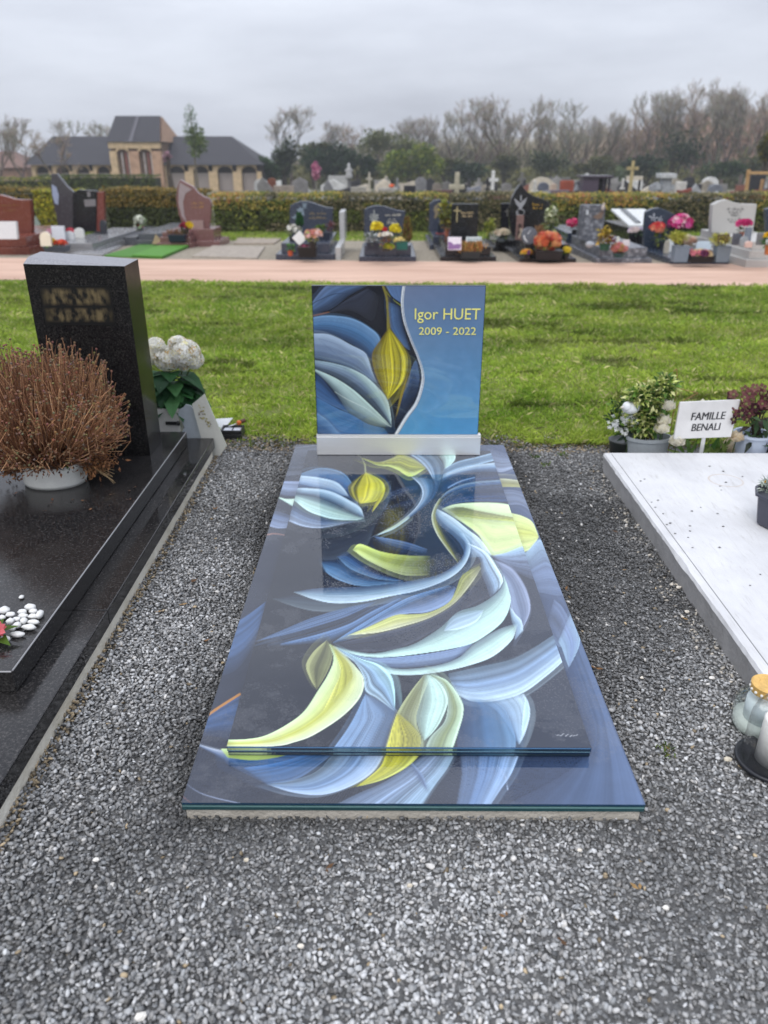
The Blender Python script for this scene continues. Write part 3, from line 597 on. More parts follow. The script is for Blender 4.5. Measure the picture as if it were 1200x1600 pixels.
 pt([(821, 1090), (818, 1110), (815, 1140)], [(824, 1096), (828, 1118), (817, 1150)], MINT, (190, 226, 240), BL4, .04),
 pt([(526, 1012), (560, 1028), (592, 1038), (611, 1054), (617, 1078), (617, 1108)], [(528, 1015), (555, 1036), (568, 1060), (571, 1080), (590, 1092), (616, 1111)], (150, 190, 196), (120, 146, 180), (164, 190, 208), 0.32),
 pt([(571, 1084), (556, 1115), (540, 1142), (516, 1175)], [(571, 1084), (600, 1098), (621, 1112), (612, 1140), (601, 1175)], (110, 136, 180), (134, 160, 204), (100, 122, 164), 0.12),
 pt([(511, 1000), (490, 1018), (478, 1039), (484, 1060), (495, 1078)], [(511, 1001), (518, 1012), (519, 1030), (511, 1052), (495, 1078)], (158, 164, 112), (94, 98, 70), (120, 126, 86), 0.1),
 pt([(514, 1006), (521, 1030), (512, 1054), (497, 1078), (475, 1111), (448, 1132), (415, 1149), (385, 1155), (345, 1156)], [(526, 1012), (556, 1042), (569, 1063), (563, 1090), (535, 1120), (490, 1149), (460, 1160), (430, 1166), (345, 1169)], (214, 244, 190), (208, 214, 96), (224, 244, 210), 0.06, .8, 1.05),
 pt([(520, 1014), (540, 1030), (550, 1045), (552, 1060)], [(522, 1016), (532, 1050), (520, 1080), (505, 1110)], (150, 152, 70), (176, 180, 70), (208, 212, 104), 0.14),
 pt([(662, 1055), (642, 1080), (621, 1113), (608, 1150), (600, 1175)], [(674, 1055), (656, 1101), (651, 1128), (662, 1158), (662, 1175)], (160, 170, 126), (126, 132, 96), (156, 166, 128), 0.12),
 pt([(620, 1116), (611, 1142), (602, 1175)], [(622, 1114), (646, 1134), (659, 1152), (655, 1175)], (206, 204, 52), (176, 172, 56), (136, 138, 70), 0.18),
 pt([(674, 1053), (700, 1065), (721, 1095), (724, 1115), (716, 1145), (706, 1175)], [(672, 1056), (690, 1070), (699, 1098), (694, 1128), (672, 1152), (662, 1175)], (206, 240, 210), (146, 162, 112), (150, 172, 160), 0.1),
 pt([(664, 1055), (655, 1100), (651, 1125), (662, 1157)], [(672, 1055), (690, 1070), (700, 1095), (690, 1125), (676, 1145), (663, 1157)], (178, 206, 190), MINT, (190, 224, 210), 0.08),
]
rs2 = random.Random(3)
sig = [(868 + i * 2.3, 1149 + rs2.uniform(-2.2, 2.2)) for i in range(16)]
TOP += [band(sig[a:a + 4], 0.55, (170, 174, 184)) for a in range(0, 15, 3)]

BASE = [
 pt([(200, 1300), (330, 950), (450, 690)], [(1080, 1300), (920, 950), (800, 690)], (50, 54, 72), (36, 40, 56), (62, 76, 118), 0.03),
 pt([(900, 985), (930, 1060), (965, 1150), (1020, 1280)], [(880, 1030), (905, 1110), (905, 1190), (760, 1275)], (84, 100, 142), (70, 86, 128), (62, 72, 106), 0.05),
 pt([(452, 700), (480, 696), (500, 692)], [(440, 745), (470, 742), (500, 740)], (80, 86, 104), (64, 70, 88), (76, 82, 100)),
 pt([(440, 752), (455, 752), (475, 752)], [(434, 772), (450, 775), (472, 775)], (132, 144, 184), (144, 160, 200), (110, 124, 164)),
 pt([(435, 777), (450, 780), (470, 778)], [(434, 777), (446, 784), (466, 796)], (200, 232, 214), (206, 236, 220), MINT, .03),
 pt([(426, 798), (440, 801), (460, 808)], [(418, 822), (436, 826), (456, 824)], (96, 112, 158), (116, 132, 176), (136, 150, 190)),
 band([(415, 836), (430, 834), (448, 837)], 1.5, (150, 112, 104)),
 pt([(340, 990), (385, 962), (415, 940)], [(330, 1060), (370, 1046), (400, 1004)], (62, 84, 132), (72, 96, 150), (52, 64, 96), 0.12),
 pt([(318, 1122), (345, 1104), (376, 1086)], [(306, 1150), (340, 1152), (366, 1162)], (60, 80, 130), (66, 88, 140), (50, 60, 92), 0.1),
 band([(324, 1118), (346, 1103), (376, 1084)], 2.6, (176, 122, 60)),
 pt([(306, 1162), (335, 1170), (362, 1176)], [(306, 1164), (340, 1182), (380, 1206)], (186, 196, 216), (110, 126, 168), (60, 72, 108), .1),
 pt([(350, 1170), (420, 1165), (520, 1165)], [(352, 1192), (372, 1203), (420, 1227)], (56, 92, 156), (64, 100, 164), (50, 76, 128), 0.1),
 pt([(380, 1200), (440, 1190), (520, 1165)], [(420, 1226), (468, 1216), (524, 1176)], (56, 92, 156), (66, 96, 150), (74, 96, 140), 0.1),
 pt([(345, 1170), (400, 1170), (462, 1168)], [(356, 1184), (395, 1188), (430, 1184), (462, 1176)], (206, 236, 170), (176, 204, 120), (150, 176, 80), .03),
 pt([(418, 1226), (470, 1216), (500, 1201), (525, 1172)], [(418, 1226), (460, 1239), (505, 1242), (550, 1228), (585, 1205), (607, 1168)], BL3, (126, 154, 204), (176, 196, 226), 0.12),
 pt([(516, 1262), (560, 1240), (604, 1220), (668, 1176)], [(655, 1268), (680, 1228), (700, 1200), (716, 1168)], (130, 150, 190), (146, 166, 204), BL3, 0.14),
 pt([(640, 1195), (650, 1215), (665, 1235)], [(642, 1190), (660, 1210), (668, 1232)], (80, 92, 128), (96, 110, 150), (120, 140, 180)),
 pt([(604, 1168), (596, 1195), (576, 1215), (556, 1230)], [(666, 1168), (640, 1196), (600, 1218), (556, 1230)], (206, 206, 44), (190, 190, 40), (206, 216, 100), 0.16),
 pt([(718, 1168), (722, 1205), (718, 1235), (712, 1268)], [(816, 1168), (800, 1208), (782, 1235), (760, 1268)], (120, 144, 196), (108, 136, 192), (150, 174, 214), 0.14),
 band([(776, 1195), (790, 1215), (794, 1235)], 1.2, (170, 186, 220)),
 band([(286, 1222), (320, 1242), (385, 1258)], 1.4, (136, 146, 180)), band([(282, 1242), (300, 1256), (310, 1262)], 1.6, (176, 120, 110)),
 pt([(760, 700), (775, 704), (800, 712)], [(772, 735), (784, 738), (808, 730)], (110, 120, 150), (124, 138, 172), (140, 152, 184)),
 pt([(765, 748), (790, 748), (820, 752)], [(770, 762), (790, 761), (820, 762)], (200, 206, 170), (150, 150, 90), (176, 178, 110), .1),
 pt([(780, 766), (800, 765), (830, 772)], [(790, 790), (815, 790), (836, 805)], (90, 100, 132), (110, 122, 156), (96, 106, 140), .1),
 pt([(780, 796), (798, 801), (816, 806), (832, 816), (842, 839)], [(800, 866), (820, 863), (832, 855), (842, 839)], LIME2, (212, 222, 104), LIME2, .05),
 pt([(805, 866), (822, 862), (842, 842), (856, 860)], [(820, 925), (845, 926), (866, 930), (890, 932)], BL3, (116, 132, 176), (132, 150, 192), .12),
 pt([(866, 936), (880, 950), (890, 975), (885, 1005)], [(850, 990), (862, 1000), (872, 1010), (880, 1010)], (96, 110, 150), (84, 96, 132), (100, 114, 154), .1),
 pt([(893, 955), (906, 985), (906, 1005), (900, 1022), (889, 1043)], [(872, 1003), (876, 1010), (880, 1020), (884, 1032), (889, 1043)], BL3, (132, 150, 200), BL3, 0.1),
]
ST = [
 pt([(470, 430), (472, 560), (480, 690)], [(775, 430), (770, 560), (765, 690)], (26, 29, 44), (18, 20, 30), (26, 29, 44), 0.02),
 pt([(513, 488), (545, 466), (575, 450)], [(513, 490), (560, 492), (603, 528), (605, 470)], (50, 54, 74), (46, 48, 60), (20, 22, 30), 0.08),
 pt([(480, 484), (497, 459), (514, 444), (545, 440), (575, 440)], [(480, 492), (511, 486), (527, 478), (546, 462), (580, 444)], (92, 108, 150), (88, 112, 164), (58, 70, 104), 0.10),
 band([(482, 478), (505, 466), (525, 459), (548, 459)], 0.8, (46, 56, 86)), band([(484, 492), (511, 486), (527, 478), (546, 463), (574, 448)], 1.0, (22, 26, 38)),
 pt([(480, 494), (503, 489), (514, 487)], [(480, 497), (503, 492), (516, 488)], (120, 74, 34), (146, 92, 40), (76, 54, 40)),
 pt([(478, 498), (503, 493), (524, 493), (550, 497), (574, 509), (593, 527), (594, 560)], [(480, 522), (508, 521), (535, 530), (566, 548), (580, 566), (586, 590), (590, 600)], (110, 144, 190), (82, 124, 186), (74, 96, 150), 0.08),
 pt([(480, 521), (508, 521), (527, 527), (547, 538), (568, 549), (575, 559), (582, 581), (589, 599)], [(480, 556), (519, 565), (539, 571), (558, 580), (577, 592), (589, 599)], (176, 196, 226), (140, 160, 200), (120, 140, 184), 0.10),
 band([(497, 529), (515, 545), (535, 562), (552, 574)], 1.6, (70, 88, 130)), band([(499, 529), (530, 540), (545, 555), (556, 572)], 0.8, (96, 114, 156)),
 band([(480, 552), (510, 562), (540, 570), (556, 577)], 2.2, (56, 72, 112)),
 pt([(480, 561), (519, 567), (550, 576), (574, 590), (589, 603), (604, 621), (610, 643), (612, 667)], [(480, 574), (519, 588), (550, 607), (574, 628), (597, 651), (612, 667)], (164, 190, 206), (130, 150, 184), (72, 88, 104), 0.09, .95, 1.0),
 pt([(535, 575), (556, 590), (580, 620), (606, 655), (612, 667)], [(550, 577), (574, 590), (603, 621), (610, 645), (612, 667)], (96, 116, 126), (166, 194, 196), (190, 214, 212), .06),
 pt([(480, 572), (519, 588), (550, 607), (574, 628), (597, 651), (612, 667)], [(484, 575), (503, 590), (524, 613), (543, 642), (566, 659), (589, 666), (612, 667)], (186, 212, 206), (176, 204, 206), (140, 164, 170), 0.06, 1.1, .75),
 band([(523, 612), (545, 625), (575, 640), (600, 660), (611, 667)], 1.4, (216, 230, 226)),
 pt([(484, 576), (503, 592), (519, 612), (547, 646)], [(490, 617), (508, 628), (527, 637), (547, 646)], (52, 78, 136), (62, 94, 158), (74, 100, 156), 0.08),
 pt([(490, 618), (527, 638), (548, 647), (574, 662), (600, 669)], [(490, 641), (511, 656), (532, 680), (574, 682), (610, 682)], (70, 108, 170), (70, 122, 188), (76, 108, 164), 0.08),
 pt([(488, 640), (511, 656), (533, 682)], [(490, 684), (502, 684), (514, 684)], (96, 130, 180), (64, 100, 160), (64, 94, 150), 0.06), band([(496, 645), (515, 660), (533, 680)], 1.4, (150, 176, 210)),
 pt([(600, 442), (612, 462), (628, 474)], [(632, 442), (629, 460), (629, 475)], (84, 108, 164), (92, 116, 170), (80, 100, 150), .05),
 pt([(604, 470), (608, 507), (628, 537), (636, 545)], [(627, 480), (630, 507), (637, 532), (642, 548)], (66, 92, 148), (80, 106, 160), (60, 80, 126), .08),
 pt([(634, 602), (649, 563), (656, 590)], [(612, 664), (630, 655), (652, 618)], (72, 92, 138), (50, 64, 102), (36, 46, 74), .08),
 band([(598, 448), (612, 466), (630, 480)], 2.6, (170, 176, 40)),
 pt([(595, 442), (602, 464), (604, 487), (604, 518)], [(599, 442), (606, 464), (608, 487), (611, 518)], (120, 110, 40), (150, 140, 50), (100, 90, 40)),
 pt([(607, 513), (594, 531), (582, 549), (581, 564), (586, 585), (596, 606), (605, 624)], [(608, 513), (617, 524), (629, 540), (637, 556), (637, 575), (630, 598), (606, 625)], (78, 62, 10), (220, 206, 14), (196, 186, 24), 0.24, .8, 1.12),
 pt([(637, 585), (626, 616), (619, 650)], [(640, 575), (630, 616), (620, 650)], (150, 130, 36), (170, 150, 40), (110, 90, 30)),
 pt([(632, 438), (629, 463), (629, 482), (633, 505), (643, 533), (653, 557), (660, 580), (660, 600), (651, 629), (635, 652), (616, 686)], [(770, 438), (768, 463), (768, 482), (767, 505), (766, 533), (765, 557), (764, 580), (764, 600), (763, 629), (762, 652), (760, 686)], (108, 116, 150), (100, 112, 150), (98, 112, 152), 0.0, 1, 1) + (((80, 146, 200), (74, 142, 200), (80, 144, 200)),),
]
curve = [(632, 442), (629, 463), (629, 482), (633, 505), (643, 533), (653, 557), (660, 580), (660, 600), (651, 629), (635, 652), (617, 682)]
ST += [band([(x, y) for x, y in curve], 4.4, (126, 136, 156)), band([(x - 1.0, y) for x, y in curve], 1.6, (226, 230, 236)), band([(x + 1.4, y) for x, y in curve], 1.0, (206, 212, 222))]

def text_mesh(name, txt, x0, x1, z0, z1, y, mat, col, parent, shear=0.0, bold=0.0, to3=None, thick=0.0008):
    cu = bpy.data.curves.new('txt', 'FONT'); cu.body = txt; cu.shear = shear; cu.offset = bold; cu.resolution_u = 4
    ob = bpy.data.objects.new('txt', cu); COL.objects.link(ob)
    me0 = bpy.data.meshes.new_from_object(ob.evaluated_get(bpy.context.evaluated_depsgraph_get()))
    v = np.zeros(len(me0.vertices) * 3); me0.vertices.foreach_get('co', v); v = v.reshape(-1, 3)
    fs = [tuple(p.vertices) for p in me0.polygons]
    bpy.data.objects.remove(ob); bpy.data.curves.remove(cu); bpy.data.meshes.remove(me0)
    cap = v[:, 1].max(); low = max(0.0, -v[:, 1].min())
    u = (v[:, 0] - v[:, 0].min()) / (v[:, 0].max() - v[:, 0].min()); w = v[:, 1] / cap      # baseline at z0, capitals to z1
    m = MB()
    if to3 is None: pts = [(x0 + a * (x1 - x0), y, z0 + b * (z1 - z0)) for a, b in zip(u, w)]
    else: pts = [to3(a, b) for a, b in zip(u, w)]
    m.add(pts, fs, lin(col)); return m.build(name, mat, parent)

# ------------------------------------------------------------------ the printed glass tomb in the middle
bx0, bx1, by0, by1 = -0.445, 0.556, 1.235, 3.49
tomb = thing('printed_glass_tomb', 'glass tomb printed with blue and lime petals, upright glass stele at its head', 'tomb', ((bx0 + bx1) / 2, (by0 + by1) / 2, 0))
m = MB(); m.box(bx0 + 0.006, bx1 - 0.006, by0 + 0.005, by1 - 0.006, -0.05, 0.032); m.build('footing', M['concrete'], tomb, bevel=0.003)
M['glass_edge'] = pmat('glass_edge', attr=True, rough=0.12, var=0.2, scale=5, spec=0.6, stretch=(0.3, 1, 8))
m = MB(); m.box(bx0, bx1, by0, by1, 0.034, 0.0545, lin((40, 74, 78)))
g = m.build('base_glass', M['glass_edge'], tomb, bevel=0.0012)
m = MB(); m.box(bx0 + 0.002, bx1 - 0.002, by0 - 0.0006, by0, 0.044, 0.0475, lin((104, 140, 140))); m.box(bx0 + 0.002, bx1 - 0.002, by0 - 0.0006, by0, 0.0515, 0.0542, lin((30, 60, 92)))
m.build('edge_line', M['glass_edge'], g)
z0 = 0.055; tx0, tx1, ty0, ty1, tz = -0.371, 0.470, 1.376, 3.33, 0.085
def rows_(a, b, n, k=2.2): t = np.linspace(0, 1, n); return a + (b - a) * (t + k * t * t) / (1 + k)      # finer towards the foot
artwork('printed_artwork', BASE, lambda u, v: (u, v, u * 0 + z0), np.linspace(bx0, bx1, 380), rows_(by0, by1, 470), M['print_wet'], g, (0, 0, .0004), 1.02, (tx0 + .03, tx1 - .03, ty0 + .05, ty1 - .03))
pan = MB(); pan.box(tx0, tx1, ty0, ty1, 0.0715, 0.0845, lin((22, 50, 84)))
pn = pan.build('upper_glass', M['glass_edge'], tomb, bevel=0.001)
front = artwork('printed_artwork', TOP, lambda u, v: (u, v, u * 0 + tz), np.linspace(tx0, tx1, 330), rows_(ty0, ty1, 400), M['print_wet'], pn, (0, 0, .0004), 1.04)
lo = MB(); lo.box(tx0 + 0.001, tx1 - 0.001, ty0 + 0.002, ty1, 0.0575, 0.0700, lin((20, 44, 70))); ln_ = lo.build('lower_glass', M['glass_edge'], tomb, bevel=0.001)
m = MB()
for k in range(0, 330 - 4, 4):                 # the print seen through the polished edge of the glass
    xa, xb = tx0 + (tx1 - tx0) * k / 329.0, tx0 + (tx1 - tx0) * (k + 4) / 329.0; c = front[k:k + 5].mean(0); c = tuple(np.clip(c * np.array([.75, .8, .6]) * .8 + np.array([.002, .012, .022]), 0, 1))
    m.box(max(xa, tx0 + .002), min(xb, tx1 - .002), ty0 - 0.0006, ty0, 0.0745, 0.0805, c); m.box(max(xa, tx0 + .002), min(xb, tx1 - .002), ty0 + 0.0012, ty0 + 0.002, 0.0605, 0.0655, tuple(v * .8 for v in c))
m.box(tx0 + .002, tx1 - .002, ty0 - 0.0006, ty0, 0.0722, 0.0733, lin((120, 160, 176))); m.box(tx0 + .002, tx1 - .002, ty0 - 0.0006, ty0, 0.082, 0.0843, lin((90, 130, 170)))
m.build('edge_line', M['glass_edge'], pn)
sy = 3.28; sx0, sx1, sz0, sz1 = -0.320, 0.404, 0.181, 0.831
m = MB(); m.box(sx0 - 0.002, sx1 + 0.012, sy - 0.012, sy + 0.030, 0.0868, 0.172); h = m.build('stele_holder', M['metal'], tomb, bevel=0.0015)
m = MB(); m.box(sx0 - 0.002, sx1 + 0.012, sy - 0.008, sy + 0.026, 0.1722, 0.1808); m.build('holder_lip', M['metal'], h, bevel=0.001)
m = MB(); m.box(sx0, sx1, sy, sy + 0.018, sz0, sz1, lin((16, 26, 40))); sg = m.build('stele_glass', M['glass_edge'], tomb, bevel=0.0025)
artwork('printed_artwork', ST, lambda u, v: (u, u * 0 + sy, v), np.linspace(sx0 + .0025, sx1 - .0025, 280), np.linspace(sz0 + .001, sz1 - .0025, 250), M['print'], sg, (0, -.0004, 0), 1.0, None, 3.0)
ly = sy - 0.0035
for txt, a, b, yb, yt in (('Igor HUET', 648, 751, 499, 482), ('2009 - 2022', 654.5, 744, 523, 511.5)):
    xa, za = V(a, yb, ly); xb, zb = V(b, yt, ly)
    text_mesh('lettering', txt, xa, xb, za, zb, ly, M['paint'], (238, 232, 130), sg)

# ------------------------------------------------------------------ plants and pots
def leaf_cloud(m, c, r, n, size, cols, rg, up=0.4, shell=0.55, asp=0.5, flat=False):
    """folded leaves spread through an ellipsoid, denser towards its skin"""
    for _ in range(n):
        while True:
            d = Vector((rg.gauss(0, 1), rg.gauss(0, 1), rg.gauss(0, 1)))
            if d.length > 0.1: break
        d.normalize()
        if flat and d.z < -0.2: d.z = -d.z
        q = rg.uniform(shell, 1.0)
        p = Vector((c[0] + d.x * r[0] * q, c[1] + d.y * r[1] * q, c[2] + d.z * r[2] * q))
        dr = Vector((d.x + rg.gauss(0, .5), d.y + rg.gauss(0, .5), d.z * 0.6 + up + rg.gauss(0, .4)))
        L = size * rg.uniform(0.6, 1.35); col = rg.choice(cols); f = rg.uniform(0.7, 1.25)
        m.leaf(p, dr, (rg.gauss(0, .4), rg.gauss(0, .4), 1), L, L * asp, tuple(min(0.9, x * f) for x in col), rg.uniform(0.05, 0.4))
def blossom(m, c, r, col, rg, n=6, core=None, up=(0, -0.5, 0.8)):
    U = Vector(up).normalized(); a = U.cross(Vector((0.3, 0.2, 0.9))).normalized(); b = U.cross(a); c = Vector(c)
    t0 = rg.uniform(0, 6.28)
    for k in range(n):
        t = t0 + 6.283 * k / n; d = a * math.cos(t) + b * math.sin(t); s_ = d.cross(U); f = rg.uniform(0.8, 1.15)
        m.add([c, c + d * r * .6 + s_ * r * .38 + U * r * .25, c + d * r + U * r * .12, c + d * r * .6 - s_ * r * .38 + U * r * .25], [(0, 1, 2, 3)], tuple(min(.95, x * f) for x in col))
    if core: m.blob(tuple(c + U * r * .12), (r * .28,) * 3, core, 6, 4)
def blossoms(m, c, r, n, size, cols, rg, core=None, low=-0.1):
    for _ in range(n):
        while True:
            d = Vector((rg.gauss(0, 1), rg.gauss(0, 1), rg.gauss(0, 1))).normalized()
            if d.z > low: break
        q = rg.uniform(0.55, 1.12)
        blossom(m, (c[0] + d.x * r[0] * q, c[1] + d.y * r[1] * q, c[2] + d.z * r[2] * q), size * rg.uniform(.75, 1.25), rg.choice(cols), rg, core=core, up=(d.x, d.y - .3, d.z + .4))
def rose(m, c, r, col, rg):                                     # cupped overlapping petals
    m.blob(c, (r * .55, r * .55, r * .6), tuple(x * .9 for x in col), 8, 6, .08, rg)
    for ring, (q, tz_, n) in enumerate(((.62, .35, 4), (.85, .1, 5), (1.0, -.15, 6))):
        for k in range(n):
            t = 6.283 * (k + .5 * ring) / n + rg.uniform(-.2, .2); d = Vector((math.cos(t), math.sin(t), 0)); s_ = Vector((-d.y, d.x, 0)); C = Vector(c)
            b0 = C + Vector((0, 0, -r * .75)); w = r * .62; f = rg.uniform(.9, 1.06); cc = tuple(min(.92, x * f) for x in col)
            m.add([b0, C + d * r * q * .8 - s_ * w + Vector((0, 0, r * (tz_ - .1))), C + d * r * q + Vector((0, 0, r * (tz_ + .5))), C + d * r * q * .8 + s_ * w + Vector((0, 0, r * (tz_ - .1)))], [(0, 1, 2), (0, 2, 3)], cc)
GR = [lin((52, 84, 30)), lin((74, 108, 38)), lin((40, 66, 28)), lin((98, 128, 50))]
DG = [lin((26, 52, 28)), lin((36, 66, 36)), lin((22, 42, 24))]
LG = [lin((150, 170, 70)), lin((120, 150, 50)), lin((176, 186, 104))]
SV = [lin((150, 160, 150)), lin((180, 188, 178)), lin((112, 124, 108))]
BR = [lin((120, 86, 54)), lin((92, 62, 40)), lin((150, 112, 74))]

# ------------------------------------------------------------------ black granite tomb on the left
lx0, lx1 = -1.86, -0.822
lt = thing('black_granite_tomb', 'wet black granite tomb with leaning slab and plain upright headstone, beside the printed glass tomb', 'tomb', (-1.34, 2.3, 0))
M['lime_footing'] = pmat('limewashed_footing', (0.52, 0.47, 0.36), col2=(0.82, 0.79, 0.70), rough=0.9, scale=6, detail=10, bump=0.5, bscale=80)
m = MB(); m.box(lx0 - 0.01, lx1 - 0.010, 1.145, 3.412, -0.05, 0.058); m.build('footing', M['lime_footing'], lt, bevel=0.004)
m = MB(); m.box(lx0, lx1, 1.14, 1.915, 0.060, 0.111); m.build('base_slab', M['black_granite'], lt, bevel=0.004)
m = MB(); m.box(lx0, lx1, 1.9165, 3.425, 0.060, 0.111); m.build('base_slab', M['black_granite'], lt, bevel=0.004)
ux1 = -0.921
m = MB(); m.box(-1.76, ux1, 1.535, 3.33, 0.1125, 0.175); ld = m.build('ledger', M['black_granite'], lt, bevel=0.003)
m = MB(); m.tube([(ux1 - .0012, 1.54, .1738), (ux1 - .0012, 3.325, .1738)], .0021, 6, lin((150, 150, 152))); m.tube([(-1.75, 1.5362, .1738), (ux1 - .002, 1.5362, .1738)], .0021, 6, lin((150, 150, 152))); m.build('arris_glint', M['paint'], ld)  # pale grey strips imitate the sky's glint along the ledger edges
hx1, hyf = P(235, 712, .175); hyb = P(263, 690, .175)[1]
hxl, hzt = V(40, 411, hyf); hzr = V(195, 416, hyf)[1]; hzb = V(228, 405, hyb)[1]; hzbl = V(75, 393, hyb)[1]
m = MB()
vs = [(hxl - .01, hyf, .1765), (hx1, hyf, .1765), (hx1, hyb, .1765), (hxl - .01, hyb, .1765),
      (hxl - .01, hyf, hzt - .003), (hx1, hyf, hzr), (hx1, hyb, hzb), (hxl - .01, hyb, hzbl), (hxl - .01, hyf + .055, hzbl - .006)]
m.add(vs, [(0, 3, 2, 1), (0, 1, 5, 4), (1, 2, 6, 5), (2, 3, 7, 6), (3, 0, 4, 8, 7)]); hd = m.build('headstone', M['black_granite_polished'], lt)
m = MB(); m.add([vs[4], vs[5], vs[6], vs[7], vs[8]], [(0, 1, 4), (1, 2, 3, 4)]); m.build('headstone_top', M['dark_top'], hd)
# worn gilt lettering, smudged beyond reading
def gilt():
    m, n, l, b = nt('worn_gilding'); tc = n.new('ShaderNodeTexCoord'); sp = n.new('ShaderNodeSeparateXYZ'); l.new(tc.outputs['Generated'], sp.inputs[0])
    def mth(op, a_, b_=None, c_=None, clamp=False):
        q = n.new('ShaderNodeMath'); q.operation = op; q.use_clamp = clamp
        for k, v in enumerate((a_, b_, c_)):
            if v is None: continue
            if isinstance(v, (int, float)): q.inputs[k].default_value = v
            else: l.new(v, q.inputs[k])
        return q.outputs[0]
    z = sp.outputs['Z']; x = sp.outputs['X']
    def bandz(c, w): return mth('SUBTRACT', 1.0, mth('MULTIPLY', mth('ABSOLUTE', mth('SUBTRACT', z, c)), 1.0 / w), None, True)
    rows_ = mth('ADD', bandz(.72, .24), bandz(.26, .20), None, True)
    mp = n.new('ShaderNodeMapping'); mp.inputs['Scale'].default_value = (46, 1, 26); l.new(tc.outputs['Object'], mp.inputs[0])
    no = n.new('ShaderNodeTexNoise'); no.inputs['Scale'].default_value = 1.0; no.inputs['Detail'].default_value = 2; l.new(mp.outputs[0], no.inputs['Vector'])
    ex = mth('MULTIPLY', mth('MULTIPLY', x, mth('SUBTRACT', 1.0, x)), 7.0, None, True)
    k = mth('MULTIPLY', mth('MULTIPLY', mth('SMOOTH_MIN', mth('MULTIPLY', rows_, 2.2), 1.0, .2), ex), mth('MULTIPLY_ADD', no.outputs[0], 3.6, -1.35, True), None, True)
    mx = n.new('ShaderNodeMix'); mx.data_type = 'RGBA'; l.new(k, mx.inputs[0]); mx.inputs[6].default_value = (.009, .009, .009, 1); mx.inputs[7].default_value = (.15, .115, .06, 1)
    l.new(mx.outputs[2], b.inputs['Base Color']); setc(b, 'Roughness', .4); setc(b, 'Specular IOR Level', .2); return m
M['gilt'] = gilt(); m = MB(); x_0, z_0 = V(72, 508, hyf); x_1, z_1 = V(172, 446, hyf); m.box(x_0, x_1, hyf - .0012, hyf - .0002, z_0, z_1); m.build('lettering', M['gilt'], hd)

# dead chrysanthemum in a white bowl
pcx, pcy = P(88, 752, .175); pr = 0.122
dp = thing('dried_plant', 'dead brown bushy chrysanthemum in an oval white pot on the black slab', 'plant', (pcx, pcy, .1752))
m = MB(); m.lathe([(pr * .93, .1752), (pr * .97, .19), (pr * 1.0, .235), (pr * 1.0, .262), (pr * .95, .262), (pr * .93, .25)], pcx, pcy, 40, lin((230, 230, 224)), 1.0, .8)
pp = m.build('pot', M['ceramic'], dp, smooth=True)
m = MB(); m.lathe([(pr * .985, .2625), (pr * 1.02, .268), (pr * 1.01, .288), (pr * .93, .288), (pr * .9, .27), (0.001, .268)], pcx, pcy, 40, lin((112, 76, 58)), 1.0, .8); m.build('inner_pot', M['plastic'], dp, smooth=True)
rg = random.Random(9); m = MB(); mh = MB(); ml = MB()
top = Vector((pcx - 0.02, pcy, .28))
tan = [lin((172, 128, 92)), lin((148, 102, 72)), lin((198, 154, 114)), lin((104, 68, 48)), lin((128, 86, 60))]
for i in range(3000):
    a = rg.uniform(0, 6.283); e = math.acos(rg.uniform(0.0, 1.0) ** .8)           # angle from vertical
    e = min(e, 1.5)
    L = rg.uniform(.86, 1.05) * rg.choice((1, 1, 1, 1, .93, .72)) * (.84 + .32 * float(vnoise(np.array([a]), np.array([e * 2]), 61, 1.6)[0]))
    s_ = top + Vector((math.cos(a) * pr * .7 * math.sin(e), math.sin(a) * pr * .6 * math.sin(e), rg.uniform(-.01, .02)))
    side = Vector((rg.gauss(0, .014), rg.gauss(0, .014), rg.gauss(0, .012)))
    out = Vector((math.cos(a), math.sin(a) * .9, 0))
    p3 = top + (out * math.sin(e) * .305 * (1.06 if math.cos(a) > 0 else 1) + Vector((0, 0, .03 + math.cos(e) * .385))) * L
    p1 = s_ + out * math.sin(e) * .115 + Vector((0, 0, .015 + .10 * math.cos(e))) + side * .6
    p2 = p1 * .42 + p3 * .58 + out * .012 + side
    c = rg.choice(tan); f = rg.uniform(.75, 1.25); c = tuple(x * f for x in c)
    m.tube([s_, p1, p2, p3], [.0017, .0015, .0012, .0009], 3, c)
    if rg.random() < .75: mh.blob(tuple(p3), (.0046, .0046, .0040), tuple(x * rg.uniform(.5, 1.0) for x in lin((136, 104, 78))), 5, 4, .25, rg)
for i in range(1500):                                                            # withered leaves low down
    a = rg.uniform(0, 6.283); q = rg.uniform(.55, 1.65) * pr; z = .285 + abs(rg.gauss(.02, .045)) - max(0, q - pr) * .35
    z = max(.235, z)
    d = Vector((math.cos(a) + rg.gauss(0, .6), math.sin(a) + rg.gauss(0, .6), rg.gauss(-.35, .5)))
    c = rg.choice((lin((120, 78, 46)), lin((88, 56, 34)), lin((144, 98, 60)), lin((62, 42, 30)))) if rg.random() < .96 else lin((70, 100, 40))
    ml.leaf((pcx + math.cos(a) * q, pcy + math.sin(a) * q * .85, z), d, (rg.gauss(0, 1), rg.gauss(0, 1), 1), rg.uniform(.012, .028), rg.uniform(.006, .012), c, rg.uniform(-.3, .6))
for (ox, oy), k in (((.165, -.01), 700), ((-.15, -.03), 420)):                    # drooping matted clumps over the rim
    for i in range(k):
        d = Vector((rg.gauss(0, 1), rg.gauss(0, 1), rg.gauss(-.5, .6)))
        ml.leaf((pcx + ox + rg.gauss(0, .035), pcy + oy + rg.gauss(0, .03), .262 + rg.gauss(0, .022)), d, (rg.gauss(0, 1), rg.gauss(0, 1), 1), rg.uniform(.012, .026), rg.uniform(.005, .010), rg.choice((lin((136, 90, 54)), lin((104, 66, 40)), lin((160, 114, 72)))), rg.uniform(-.3, .6))
